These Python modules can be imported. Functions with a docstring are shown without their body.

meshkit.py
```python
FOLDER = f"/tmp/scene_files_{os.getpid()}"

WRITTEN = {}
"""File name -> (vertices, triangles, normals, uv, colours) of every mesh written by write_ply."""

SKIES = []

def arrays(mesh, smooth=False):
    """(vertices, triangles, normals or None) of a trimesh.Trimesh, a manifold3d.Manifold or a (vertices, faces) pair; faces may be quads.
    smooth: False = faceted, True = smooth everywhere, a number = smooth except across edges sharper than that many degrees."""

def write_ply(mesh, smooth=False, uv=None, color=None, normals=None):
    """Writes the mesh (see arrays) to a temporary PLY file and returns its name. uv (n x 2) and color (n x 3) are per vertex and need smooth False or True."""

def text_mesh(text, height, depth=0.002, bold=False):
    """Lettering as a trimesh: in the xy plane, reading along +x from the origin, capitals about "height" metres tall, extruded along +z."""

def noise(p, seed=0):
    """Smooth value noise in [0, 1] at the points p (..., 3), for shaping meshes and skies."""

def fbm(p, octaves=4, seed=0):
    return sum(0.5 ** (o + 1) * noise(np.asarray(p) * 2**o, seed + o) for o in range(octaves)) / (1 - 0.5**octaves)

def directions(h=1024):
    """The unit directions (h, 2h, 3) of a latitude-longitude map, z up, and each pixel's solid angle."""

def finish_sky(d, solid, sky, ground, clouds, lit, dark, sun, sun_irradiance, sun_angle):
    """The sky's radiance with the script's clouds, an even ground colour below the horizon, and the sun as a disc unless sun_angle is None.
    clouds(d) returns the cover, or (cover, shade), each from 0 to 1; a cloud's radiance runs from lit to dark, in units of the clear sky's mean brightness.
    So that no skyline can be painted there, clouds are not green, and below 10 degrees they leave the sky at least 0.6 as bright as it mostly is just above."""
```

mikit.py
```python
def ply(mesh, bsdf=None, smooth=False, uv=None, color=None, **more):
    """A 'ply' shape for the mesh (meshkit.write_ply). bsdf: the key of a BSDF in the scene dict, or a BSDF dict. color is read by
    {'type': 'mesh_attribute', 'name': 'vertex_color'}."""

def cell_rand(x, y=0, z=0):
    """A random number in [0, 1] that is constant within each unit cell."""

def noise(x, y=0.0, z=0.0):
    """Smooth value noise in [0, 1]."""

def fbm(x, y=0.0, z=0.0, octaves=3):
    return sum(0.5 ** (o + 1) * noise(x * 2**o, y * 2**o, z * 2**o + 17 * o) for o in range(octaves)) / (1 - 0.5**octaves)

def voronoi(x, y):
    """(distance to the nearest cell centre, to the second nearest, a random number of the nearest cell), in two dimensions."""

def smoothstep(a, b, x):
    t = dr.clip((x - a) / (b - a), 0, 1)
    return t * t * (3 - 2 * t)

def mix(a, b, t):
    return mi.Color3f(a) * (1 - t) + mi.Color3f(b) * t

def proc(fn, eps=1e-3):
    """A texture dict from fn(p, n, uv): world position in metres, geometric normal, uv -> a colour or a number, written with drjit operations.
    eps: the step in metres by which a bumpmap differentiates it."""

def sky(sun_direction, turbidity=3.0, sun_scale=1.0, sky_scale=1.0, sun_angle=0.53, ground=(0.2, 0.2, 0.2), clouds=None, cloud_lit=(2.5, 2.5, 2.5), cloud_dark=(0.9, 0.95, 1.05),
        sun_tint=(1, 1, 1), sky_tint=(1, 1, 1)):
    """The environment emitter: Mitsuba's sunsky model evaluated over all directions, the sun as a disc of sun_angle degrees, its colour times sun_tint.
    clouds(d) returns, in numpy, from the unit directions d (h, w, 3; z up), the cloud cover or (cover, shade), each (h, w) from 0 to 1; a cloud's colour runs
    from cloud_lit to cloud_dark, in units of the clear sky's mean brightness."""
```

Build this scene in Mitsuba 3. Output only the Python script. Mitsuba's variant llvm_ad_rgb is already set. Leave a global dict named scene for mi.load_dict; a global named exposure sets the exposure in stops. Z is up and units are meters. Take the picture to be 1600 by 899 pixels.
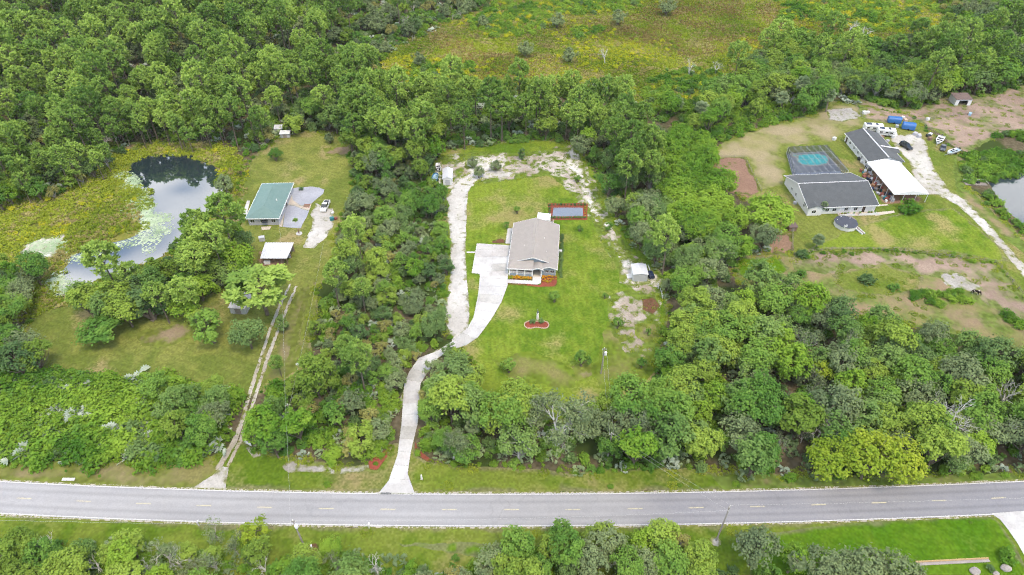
"""Aerial view over a wooded country road: a grey-roofed house in a clearing, neighbours to either side, a pond, pine woods and a marsh behind."""
import math
import numpy as np
import trimesh, shapely
from shapely.geometry import Polygon, LineString, Point, MultiPolygon
from shapely.ops import unary_union
from scipy.spatial import Delaunay, cKDTree
import drjit as dr
import mitsuba as mi
import mikit, meshkit
from mikit import noise, fbm, smoothstep, mix, proc

T = mi.ScalarTransform4f
scene, labels = {}, {}

# ------------------------------------------------------------------ camera, sky, exposure
PITCH = math.radians(40)
scene['camera'] = dict(type='perspective', fov=73.7, fov_axis='x', near_clip=1.0, far_clip=6000.0, medium={'type': 'ref', 'id': 'air'},
    to_world=T().look_at(origin=[0, 0, 121], target=[0, math.cos(PITCH), 121 - math.sin(PITCH)], up=[0, 0, 1]))
exposure = 3.15

def cloud_cover(d):
    """Broken cloud all over the sky: pale sheets with blue gaps."""
    q = d / np.maximum(d[..., 2:], 0.12)
    n = meshkit.fbm(np.stack([q[..., 0] * 1.5 + 3.1, q[..., 1] * 1.5 + 0.7, q[..., 2] * 0], -1), 5, 4)
    cover = np.clip((n - 0.42) / 0.14, 0, 1)
    shade = np.clip((meshkit.fbm(np.stack([q[..., 0] * 1.3, q[..., 1] * 1.3, q[..., 2] * 0 + 9], -1), 4, 8) - 0.45) / 0.35, 0, 1)
    return cover, 0.7 * shade

scene['sky_light'] = mikit.sky((0.25, -0.35, 0.9), turbidity=3, sun_scale=0.2, sky_scale=1.0, sun_angle=14, ground=(0.1, 0.12, 0.06),
    clouds=cloud_cover, cloud_lit=(3.3, 3.3, 3.3), cloud_dark=(2.0, 2.03, 2.1))

# thin humid air: one closed box round the camera and the whole scene
scene['air'] = {'type': 'homogeneous', 'albedo': {'type': 'rgb', 'value': [.95, .95, .95]}, 'sigma_t': {'type': 'rgb', 'value': [.00005, .00005, .00005]}}
scene['haze'] = {'type': 'cube', 'to_world': T().translate([0, 1750, 62]).scale([2700, 2150, 63.5]), 'bsdf': {'type': 'null'}, 'interior': {'type': 'ref', 'id': 'air'}}
labels['haze'] = {'kind': 'stuff'}

# ------------------------------------------------------------------ materials
def material(name, colour, rough=0.8, spec=0.3, two=True, bump=None, **more):
    c = colour if isinstance(colour, dict) else {'type': 'rgb', 'value': list(map(float, colour))}
    b = {'type': 'principled', 'base_color': c, 'roughness': rough, 'specular': spec, **more}
    if two:
        b = {'type': 'twosided', 'bsdf': b}
    scene['mat_' + name] = b

def diffuse(name, colour):
    c = colour if isinstance(colour, dict) else {'type': 'rgb', 'value': list(map(float, colour))}
    scene['mat_' + name] = {'type': 'twosided', 'bsdf': {'type': 'diffuse', 'reflectance': c}}

def C(r, g, b):
    return mi.Color3f(r, g, b)

def leaf(name, a, b, trans=0.5, f1=0.09, f2=0.9):
    """Foliage: two leaf colours that drift from tree to tree and from spray to spray."""
    a, b = [1.14 * c for c in a], [1.14 * c for c in b]
    def fn(p, n, uv):
        t = 0.6 * noise(p.x * f1 + 11.3, p.y * f1, 0.0) + 0.4 * noise(p.x * f2, p.y * f2, p.z * f2)
        return mix(C(*a), C(*b), smoothstep(0.2, 0.8, t))
    scene['mat_' + name] = {'type': 'principledthin', 'base_color': proc(fn), 'roughness': 0.75, 'diff_trans': trans, 'spec_trans': 0.0, 'eta': 1.3}

leaf('pine_needles', (.145, .25, .052), (.31, .43, .090), .5)
leaf('pine_needles_deep', (.11, .21, .045), (.23, .35, .07), .5)
leaf('oak_leaves', (.115, .160, .078), (.205, .26, .115), .35)
leaf('oak_leaves_dark', (.070, .130, .048), (.145, .225, .07), .35)
leaf('bright_leaves', (.10, .215, .026), (.235, .36, .045), .5)
leaf('mid_leaves', (.085, .19, .036), (.185, .305, .055), .5)
leaf('yellow_leaves', (.18, .27, .028), (.33, .39, .042), .5)
leaf('olive_leaves', (.13, .21, .035), (.26, .36, .06), .45)
leaf('blue_leaves', (.095, .18, .045), (.19, .285, .078), .4)
leaf('russet_leaves', (.20, .20, .065), (.29, .29, .09), .35)
leaf('fan_leaves', (.15, .22, .10), (.31, .38, .21), .3)
leaf('pale_fan_leaves', (.25, .32, .24), (.44, .49, .41), .2)
leaf('thicket_leaves', (.060, .155, .020), (.19, .30, .036), .5)
leaf('marsh_leaves', (.14, .21, .022), (.30, .35, .04), .5, .05)
leaf('marsh_gold', (.32, .36, .022), (.46, .45, .03), .5, .05)
leaf('marsh_dry', (.23, .205, .075), (.36, .325, .13), .3, .05)
leaf('marsh_rust', (.17, .12, .05), (.27, .19, .075), .3, .05)
leaf('lily_leaves', (.26, .35, .20), (.44, .51, .36), .2, .3)
leaf('flower_leaves', (.18, .24, .03), (.60, .28, .02), .3, .5, 3.0)
diffuse('bark', proc(lambda p, n, uv: mix(C(.11, .085, .065), C(.21, .18, .15), noise(p.x * 3, p.y * 3, p.z * 1.2))))
diffuse('dead_wood', proc(lambda p, n, uv: mix(C(.30, .28, .26), C(.50, .48, .45), noise(p.x * 2, p.y * 2, p.z))))
diffuse('pale_limbs', proc(lambda p, n, uv: mix(C(.46, .45, .42), C(.66, .65, .60), noise(p.x * 2, p.y * 2, p.z))))
diffuse('palm_trunk', (.24, .20, .16))

# ------------------------------------------------------------------ helpers
def number(name):
    k, n = name, 0
    while k in labels or k in scene:
        n += 1
        k = f'{name}_{n:03d}'
    return k

def thing(name, label=None, cat=None, group=None, kind=None):
    """Reserves the key of a thing; its parts' keys start with it."""
    k = number(name)
    labels[k] = {}
    if label: labels[k]['label'] = label
    if cat: labels[k]['category'] = cat
    if group: labels[k]['group'] = group
    if kind: labels[k]['kind'] = kind
    return k

def part(parent, name, mesh, bsdf, label=None, smooth=False, **more):
    k0 = f'{parent}__{name}'
    k, n = k0, 0
    while k in scene:
        n += 1
        k = f'{k0}_{n:03d}'
    scene[k] = mikit.ply(mesh, 'mat_' + bsdf, smooth=smooth, **more)
    if label:
        labels[k] = {'label': label}
    return k

def solo(key, mesh, bsdf, smooth=False, **more):
    scene[key] = mikit.ply(mesh, 'mat_' + bsdf, smooth=smooth, **more)
    return key

def struct(key, label=None):
    labels.setdefault(key, {})['kind'] = 'structure'
    if label: labels[key]['label'] = label

def cat_mesh(ms):
    vs, fs, at = [], [], 0
    for v, f in ms:
        v, f = np.asarray(v, float), np.asarray(f, int)
        if f.shape[1] == 4:
            f = np.vstack([f[:, [0, 1, 2]], f[:, [0, 2, 3]]])
        vs.append(v); fs.append(f + at); at += len(v)
    return np.vstack(vs), np.vstack(fs)

def box(x0, x1, y0, y1, z0, z1):
    v = np.array([[x, y, z] for x in (x0, x1) for y in (y0, y1) for z in (z0, z1)], float)
    f = np.array([[0, 1, 3], [0, 3, 2], [4, 6, 7], [4, 7, 5], [0, 4, 5], [0, 5, 1], [2, 3, 7], [2, 7, 6], [0, 2, 6], [0, 6, 4], [1, 5, 7], [1, 7, 3]])
    return v, f

def boxes(*bs):
    return cat_mesh([box(*b) for b in bs])

def slab(pts, t):
    """A flat panel through the coplanar points pts, thickness t measured straight down."""
    p = np.asarray(pts, float); n = len(p)
    v = np.vstack([p, p - [0, 0, t]])
    f = [[0, i, i + 1] for i in range(1, n - 1)] + [[n, n + i + 1, n + i] for i in range(1, n - 1)]
    for i in range(n):
        j = (i + 1) % n
        f += [[i, i + n, j + n], [i, j + n, j]]
    return v, np.array(f)

def prism_y(profile, y0, y1):
    """A profile in x, z pulled along y."""
    poly = Polygon(profile)
    m = trimesh.creation.extrude_polygon(poly, y1 - y0, engine='earcut')
    v = np.array(m.vertices)
    return np.stack([v[:, 0], v[:, 2] * -1 + y1, v[:, 1]], 1), np.array(m.faces)

def extrude(poly, z0, z1):
    m = [trimesh.creation.extrude_polygon(g, z1 - z0, engine='earcut') for g in getattr(poly, 'geoms', [poly])]
    return cat_mesh([(np.array(g.vertices) + [0, 0, z0], np.array(g.faces)) for g in m])

def tube(pts, radii, sides=6, cap=True):
    p = np.asarray(pts, float)
    r = np.broadcast_to(np.asarray(radii, float), (len(p),))
    t = np.gradient(p, axis=0); t /= np.linalg.norm(t, axis=1, keepdims=True) + 1e-9
    a = np.cross(t, np.where(np.abs(t[:, 2:]) < 0.9, [0, 0, 1.0], [1.0, 0, 0])); a /= np.linalg.norm(a, axis=1, keepdims=True) + 1e-9
    b = np.cross(t, a)
    g = np.arange(sides) * 2 * np.pi / sides
    v = (p[:, None] + r[:, None, None] * (np.cos(g)[None, :, None] * a[:, None] + np.sin(g)[None, :, None] * b[:, None])).reshape(-1, 3)
    f = []
    for i in range(len(p) - 1):
        for j in range(sides):
            k = (j + 1) % sides
            f += [[i * sides + j, i * sides + k, (i + 1) * sides + k], [i * sides + j, (i + 1) * sides + k, (i + 1) * sides + j]]
    if cap:
        e = (len(p) - 1) * sides
        f += [[e, e + j, e + j + 1] for j in range(1, sides - 1)] + [[0, j + 1, j] for j in range(1, sides - 1)]
    return v, np.array(f)

def lathe(profile, n=16):
    """(radius, z) pairs turned round the z axis."""
    pr = np.array(profile, float); m = len(pr)
    g = np.arange(n) * 2 * np.pi / n
    v = np.stack([pr[None, :, 0] * np.cos(g)[:, None], pr[None, :, 0] * np.sin(g)[:, None], np.broadcast_to(pr[None, :, 1], (n, m))], -1).reshape(-1, 3)
    f = []
    for i in range(n):
        j = (i + 1) % n
        for k in range(m - 1):
            f += [[i * m + k, j * m + k, j * m + k + 1], [i * m + k, j * m + k + 1, i * m + k + 1]]
    return v, np.array(f)

def put(mesh, x, y, yaw=0.0, z=0.0, s=1.0):
    """The mesh turned by yaw degrees and moved to x, y."""
    v, f = mesh
    v = np.asarray(v, float) * s
    c, n = math.cos(math.radians(yaw)), math.sin(math.radians(yaw))
    return np.stack([v[:, 0] * c - v[:, 1] * n + x, v[:, 0] * n + v[:, 1] * c + y, v[:, 2] + z], 1), f

class Place:
    """Builds one thing in its own frame: x to the right, y away, turned by yaw degrees about its origin."""
    def __init__(self, key, origin, yaw=0.0, z=0.0):
        self.k, self.o, self.yaw, self.z = key, origin, yaw, z
    def add(self, name, mesh, bsdf, under=None, label=None, smooth=False):
        return part(under or self.k, name, put(mesh, self.o[0], self.o[1], self.yaw, self.z), bsdf, label, smooth)


# ------------------------------------------------------------------ ground: one base sheet, thinner sheets on it
def wiggle(pts, amp, scale=0.25, seed=0):
    p = np.column_stack([pts, np.zeros(len(pts))])
    d = np.stack([meshkit.fbm(p * scale, 3, seed + 1), meshkit.fbm(p * scale, 3, seed + 7)], 1) - 0.5
    return pts + 3.0 * amp * d

def soften(poly, amp, step=0.7, seed=0):
    """The outline drawn with an uneven hand: resampled and pushed about by up to amp metres."""
    if amp <= 0:
        return poly
    def ring(r):
        n = max(8, int(r.length / step))
        pts = np.array([r.interpolate(i / n, normalized=True).coords[0] for i in range(n)])
        return wiggle(pts, amp, 0.3, seed)
    gs = []
    for g in getattr(poly, 'geoms', [poly]):
        q = Polygon(ring(g.exterior)).buffer(0)
        for h in g.interiors:
            q = q.difference(Polygon(ring(h)).buffer(0))
        gs.append(q)
    return unary_union(gs)

FIELDS = {}
def sheet(key, poly, z, bsdf, step=2.0, ragged=0.6, seed=1, minus=None, second=None, kind='structure', round_=0.0):
    """A sheet of ground at height z. u: metres to its edge, v: metres to the line 'second'."""
    poly = Polygon(poly) if isinstance(poly, list) else poly
    poly = poly.buffer(0)
    if round_:
        poly = poly.buffer(round_, quad_segs=4).buffer(-round_, quad_segs=4)
    poly = soften(poly, ragged, seed=seed)
    if minus is not None:
        poly = poly.difference(minus)
    rng = np.random.default_rng(seed)
    V, F, U = [], [], []
    at = 0
    for g in getattr(poly, 'geoms', [poly]):
        if g.area < 0.5 or g.geom_type != 'Polygon':
            continue
        rings = [g.exterior, *g.interiors]
        b = []
        for r in rings:
            cs = np.array(r.segmentize(step).coords)[:-1]
            b.append(cs)
        b = np.vstack(b)
        x0, y0, x1, y1 = g.bounds
        gx, gy = np.meshgrid(np.arange(x0, x1, step), np.arange(y0, y1, step))
        q = np.column_stack([gx.ravel(), gy.ravel()]) + rng.uniform(-.3, .3, (gx.size, 2)) * step
        inner = g.buffer(-0.35 * step)
        q = q[shapely.contains_xy(inner, q[:, 0], q[:, 1])] if not inner.is_empty else q[:0]
        pts = np.vstack([b, q])
        tri = Delaunay(pts).simplices
        c = pts[tri].mean(1)
        tri = tri[shapely.contains_xy(g, c[:, 0], c[:, 1])]
        e = pts[tri]
        area = (e[:, 1, 0] - e[:, 0, 0]) * (e[:, 2, 1] - e[:, 0, 1]) - (e[:, 1, 1] - e[:, 0, 1]) * (e[:, 2, 0] - e[:, 0, 0])
        tri = np.where(area[:, None] < 0, tri[:, ::-1], tri)[np.abs(area) > 1e-6]
        sp = shapely.points(pts)
        u = shapely.distance(sp, g.boundary)
        v = shapely.distance(sp, second) if second is not None else np.zeros(len(pts))
        V.append(np.column_stack([pts, np.full(len(pts), z)])); F.append(tri + at); U.append(np.column_stack([u, v])); at += len(pts)
    scene[key] = mikit.ply((np.vstack(V), np.vstack(F)), 'mat_' + bsdf, smooth=True, uv=np.vstack(U))
    if kind and '__' not in key: labels[key] = {'kind': kind}
    FIELDS[key] = poly
    return poly

def litter(p):
    a = fbm(p.x * 0.12, p.y * 0.12, 3.0, 3)
    b = noise(p.x * 1.7, p.y * 1.7)
    c = mix(C(.075, .062, .036), C(.15, .125, .08), b)
    return mix(c, C(.045, .068, .018), smoothstep(.42, .62, a))

def grass_material(name, deep, light, dry, dry_at, stripes=0.0, dirt=(.20, .165, .11), edge=1.2, ang=0.0):
    ca, sa = math.cos(ang), math.sin(ang)
    def fn(p, n, uv):
        a = fbm(p.x * 0.055 + 5.1, p.y * 0.055, 0.0, 4)
        b = fbm(p.x * 0.35, p.y * 0.35, 2.0, 3)
        f = noise(p.x * 2.6, p.y * 2.6)
        t = 0.55 * a + 0.45 * b
        col = mix(C(*deep), C(*light), smoothstep(.32, .66, t))
        if stripes:
            s = dr.sin((p.x * ca + p.y * sa) * (2 * math.pi / 1.9) + 1.5 * noise(p.x * .06, p.y * .06) * 3)
            col = col * (1 + stripes * s)
        d = fbm(p.x * 0.09 + 31, p.y * 0.09, 7.0, 4)
        col = mix(col, C(*dry), smoothstep(dry_at, dry_at + .30, d + .10 * (f - .5) + 0.12 * (b - .5)))
        col = col * (0.80 + 0.40 * f)
        k = smoothstep(edge, 0.0, uv.x + 1.6 * (b - .5) * edge)
        return mix(col, C(*dirt) * (0.7 + .6 * f), 0.55 * k)
    diffuse(name, proc(fn))

def patchy_material(name, bare, bare2, grass, at, edge=3.0, scale=0.45, soft=.10, grain=.16):
    """Bare soil that grass breaks into, more so towards the edge of the sheet."""
    def fn(p, n, uv):
        a = fbm(p.x * scale, p.y * scale, 1.0, 4)
        f = noise(p.x * 3.1, p.y * 3.1)
        w = fbm(p.x * 0.16 + 3, p.y * 0.16, 5.0, 3)
        col = mix(C(*bare2), C(*bare), smoothstep(.3, .7, w)) * (1 - grain + 2 * grain * f)
        g = C(*grass) * (0.7 + .6 * noise(p.x * 1.3, p.y * 1.3, 4.0))
        k = a - at + 0.30 * smoothstep(edge, 0.0, uv.x) + .12 * (f - .5)
        return mix(col, g, smoothstep(-soft, soft, k))
    diffuse(name, proc(fn))

diffuse('forest_floor', proc(lambda p, n, uv: litter(p)))
grass_material('lawn_fresh', (.095, .165, .016), (.170, .225, .028), (.26, .23, .09), .555, .05, ang=0.05)
grass_material('lawn_olive', (.125, .160, .032), (.195, .210, .052), (.28, .23, .11), .56, .04, ang=1.2)
grass_material('lawn_emerald', (.062, .150, .008), (.095, .175, .012), (.14, .165, .04), .68, .04, ang=1.5)
grass_material('verge_grass', (.090, .150, .014), (.150, .190, .03), (.24, .20, .095), .56, .04, ang=1.5)
grass_material('yard_grass', (.105, .155, .022), (.165, .190, .042), (.27, .21, .105), .54, .05, ang=0.3)
grass_material('marsh_mud', (.10, .145, .02), (.19, .19, .04), (.20, .155, .075), .50, .0, edge=4.0)
patchy_material('dry_turf', (.23, .20, .09), (.20, .195, .065), (.125, .175, .022), .50, 4.0, .20, .30)
patchy_material('dry_verge', (.24, .20, .11), (.20, .185, .07), (.14, .165, .035), .54, 2.2, .25, .25)
patchy_material('worn_soil', (.24, .18, .12), (.27, .21, .14), (.15, .18, .035), .54, 2.5, .35, .22)
patchy_material('white_sand', (.54, .525, .50), (.45, .43, .40), (.20, .20, .09), .80, 1.4, .9, .22, .12)
patchy_material('broken_sand', (.62, .60, .57), (.48, .44, .40), (.15, .185, .04), .66, 2.0, .55, .16, .14)
patchy_material('sandy_lawn', (.50, .46, .42), (.32, .27, .22), (.125, .175, .03), .60, 5.0, .50, .14)
patchy_material('track_sand', (.46, .43, .38), (.36, .32, .26), (.17, .18, .05), .84, .35, 1.4, .14)
patchy_material('bare_earth', (.27, .20, .16), (.33, .25, .20), (.13, .165, .045), .65, 4.0, .22, .2)
patchy_material('dry_paddock', (.27, .20, .13), (.23, .205, .09), (.12, .17, .035), .50, 3.0, .20, .25)
patchy_material('pen_earth', (.24, .15, .11), (.28, .18, .13), (.13, .14, .04), .72, 1.5, .4)
patchy_material('shell_drive', (.50, .485, .45), (.40, .375, .34), (.18, .19, .06), .70, 1.2, .7, .20, .10)
patchy_material('grey_ash', (.40, .385, .365), (.32, .30, .27), (.16, .18, .05), .70, 1.2, .8, .2)
patchy_material('red_mulch', (.27, .075, .05), (.20, .065, .042), (.12, .10, .03), .80, .2, .9)
patchy_material('brown_mulch', (.19, .085, .05), (.14, .075, .045), (.10, .12, .03), .74, .5, .8)

def concrete(name, base, stain, rough=.85):
    def fn(p, n, uv):
        a = fbm(p.x * .25, p.y * .25, 0.0, 4); f = noise(p.x * 4, p.y * 4)
        return mix(C(*base), C(*stain), smoothstep(.36, .66, a)) * (0.92 + .16 * f)
    material(name, proc(fn), rough, .2, two=True)

patchy_material('yard_soil', (.31, .26, .16), (.28, .25, .12), (.15, .18, .04), .60, 4.0, .16, .3)
concrete('concrete_new', (.52, .51, .50), (.42, .40, .385))
concrete('concrete_worn', (.46, .45, .43), (.37, .36, .34))
concrete('concrete_grey', (.36, .37, .41), (.31, .32, .36))
concrete('pad_blue', (.20, .235, .30), (.16, .19, .25))
concrete('concrete_pale', (.50, .44, .36), (.42, .37, .31))
concrete('concrete_white', (.55, .545, .54), (.45, .44, .43))

def asphalt(p, n, uv):
    v = uv.y                                        # metres from the middle of the road
    worn = dr.exp(-dr.square((v - 0.95) / .42)) + dr.exp(-dr.square((v - 2.55) / .42)) - 1.1 * dr.exp(-dr.square((v - 1.75) / .3))
    a = fbm(p.x * .05, p.y * .35, 0.0, 4)
    old = smoothstep(20.0, 34.0, p.x + 3 * fbm(p.x * .4, p.y * .4))
    f = noise(p.x * 5, p.y * 5)
    col = mix(C(.295, .293, .303), C(.335, .332, .34), smoothstep(.3, .7, a))
    col = mix(col, C(.185, .185, .215), .55 * old)
    seal = smoothstep(.02, .006, dr.abs(fbm(p.x * .16, p.y * .16, 8.0, 4) - .5)) * smoothstep(.52, .6, noise(p.x * .11 + 4, p.y * .11))
    col = mix(col, C(.15, .15, .155), .14 * seal)
    return (col * (1.0 + .09 * worn)) * (.94 + .12 * f)
material('asphalt', proc(asphalt), .9, .2)
def worn_paint(name, c, under=(.24, .235, .24), at=.62):
    def fn(p, n, uv):
        return mix(C(*c), C(*under), smoothstep(at, at + .1, fbm(p.x * 3, p.y * 3, 0.0, 3)))
    material(name, proc(fn), .7, .3)
worn_paint('paint_white', (.56, .555, .54), (.42, .41, .40), .74)
worn_paint('paint_yellow', (.54, .47, .31), (.36, .35, .33), .66)
worn_paint('gravel_shoulder', (.40, .37, .31), (.17, .18, .05), .42)

def water(name, deep, rough=.02, eta=3.4):
    scene['mat_' + name] = {'type': 'plastic', 'diffuse_reflectance': {'type': 'rgb', 'value': deep}, 'int_ior': eta, 'nonlinear': False}
water('pond_water', [.010, .016, .022])
water('canal_water', [.03, .045, .06], .02, 2.1)

# base sheet out to the horizon
solo('ground', (np.array([[-2600, -300, 0], [2600, -300, 0], [2600, 3800, 0], [-2600, 3800, 0]], float), np.array([[0, 1, 2], [0, 2, 3]])), 'forest_floor')
struct('ground')

# --- the road
top = [(-147.1, 84.8), (-105.2, 81.7), (-78.4, 80.6), (-52, 79.7), (-25.9, 79.2), (0, 79.1), (25.9, 79.2), (52, 79.7), (78.6, 80.9), (105.5, 82.2), (147, 84.7)]
low = [(-141.9, 78.3), (-101.2, 74.8), (-75.4, 73.5), (-50, 72.8), (-24.9, 72.3), (0, 72), (24.9, 72.1), (50, 72.7), (75.4, 73.7), (101.3, 75), (141.1, 77.2)]
tx = np.polyfit([a[0] for a in top], [a[1] for a in top], 4); lx = np.polyfit([a[0] for a in low], [a[1] for a in low], 4)
xs = np.linspace(-150, 150, 121)
north, south = np.column_stack([xs, np.polyval(tx, xs)]), np.column_stack([xs, np.polyval(lx, xs)])
mid = (north + south) / 2
across = (north - south) / np.linalg.norm(north - south, axis=1, keepdims=True)
half = np.linalg.norm(north - south, axis=1).mean() / 2
def strip(a, b, i0=0, i1=None):
    """The band of road between a and b metres north of its middle line."""
    m, n = mid[i0:i1], across[i0:i1]
    return Polygon(np.vstack([m + n * a, (m + n * b)[::-1]]))
def midline(x):
    return np.array([x, np.interp(x, mid[:, 0], mid[:, 1])])
MID = LineString(mid)
road_poly = strip(-half - .25, half + .25)
sheet('road', road_poly, .035, 'asphalt', 1.1, 0.06, second=MID)
for s in (-1, 1):
    k = sheet('gravel_shoulder' if s < 0 else 'gravel_shoulder_001', strip(s * (half + .12), s * (half + .62)), .028, 'gravel_shoulder', 1.5, .10, seed=5 + s)
    solo('road__edge_line' if s < 0 else 'road__edge_line_001', extrude(soften(strip(s * (half - .02), s * (half + .16)), .02), .036, .042), 'paint_white')
dash_x = [-55.9 + 12.19 * k for k in range(-6, 16)]
dash_x = [-98.27 + 12.27 * k for k in range(0, 18)]
for k, x in enumerate(dash_x):
    a, b = midline(x - 1.5), midline(x + 1.5)
    t = (b - a) / np.linalg.norm(b - a); n = np.array([-t[1], t[0]]) * .075
    solo('road__centre_dash' + (f'_{k:03d}' if k else ''), extrude(Polygon([a - n, b - n, b + n, a + n]), .036, .043), 'paint_yellow')

# --- mown strips either side of the road
nv = Polygon(list(map(tuple, north + across * .3)) + [(147.1, 84.8), (106.3, 83.7), (79.8, 83.7), (53.2, 83.7), (26.9, 85.9), (13.3, 84.3), (0, 85.6), (-13.5, 86.2), (-19.7, 87.8), (-21.4, 92.2), (-25.6, 92.2), (-27.3, 88.8), (-30.3, 85.9), (-35, 85.9), (-43.4, 87.5), (-49.1, 88.5), (-53.6, 90.2), (-56.9, 91.8), (-59.5, 92.2), (-61.9, 90.2), (-64.1, 88.5), (-73, 86.9), (-91.9, 86.9), (-108.2, 86.9), (-149.5, 87.8)])
sheet('verge_north', nv.buffer(0), .010, 'verge_grass', 1.6, .5, seed=2)
sheet('verge_north_dry', [(-121.9, 87.2), (-91.9, 86.9), (-71.7, 86.9), (-63.4, 88.5), (-60.7, 84.3), (-65.4, 80.6), (-78.5, 80.8), (-105.4, 82), (-119, 82.8)], .018, 'dry_verge', 1.5, .6, seed=3)
sheet('verge_east_bare', [(41.1, 83.2), (58.5, 83.7), (79.4, 82.8), (106.7, 84.3), (127.6, 85.6), (126.3, 83.7), (105.5, 82.3), (78.7, 81.2), (58.6, 80), (44.2, 79.7)], .018, 'dry_paddock', 1.5, .6, seed=4)
sv = Polygon(list(map(tuple, south - across * .3)) + [(139.4, 75.1), (111.5, 62.1), (91.8, 58.4), (45.9, 58.4), (0, 58.4), (-23, 58.4), (-57.4, 58.4), (-105.6, 62), (-139.4, 75.1)])
sheet('verge_south', sv.buffer(0), .010, 'verge_grass', 1.8, .5, seed=6)
sheet('lawn_south', [(48.1, 70.3), (62.3, 72.2), (75.3, 73.3), (88.2, 74.1), (94.3, 74.2), (95.2, 72.6), (95.7, 68.3), (95.3, 64.4), (94.4, 55), (39.3, 55)], .020, 'lawn_emerald', 1.6, .25, seed=7)
sheet('lawn_middle_south', [(-22, 68.9), (-4.9, 68.5), (12.1, 67), (7.2, 64.4), (-2.4, 64.7), (-12.1, 66.7)], .020, 'lawn_emerald', 1.5, .8, seed=8, round_=2)

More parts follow.
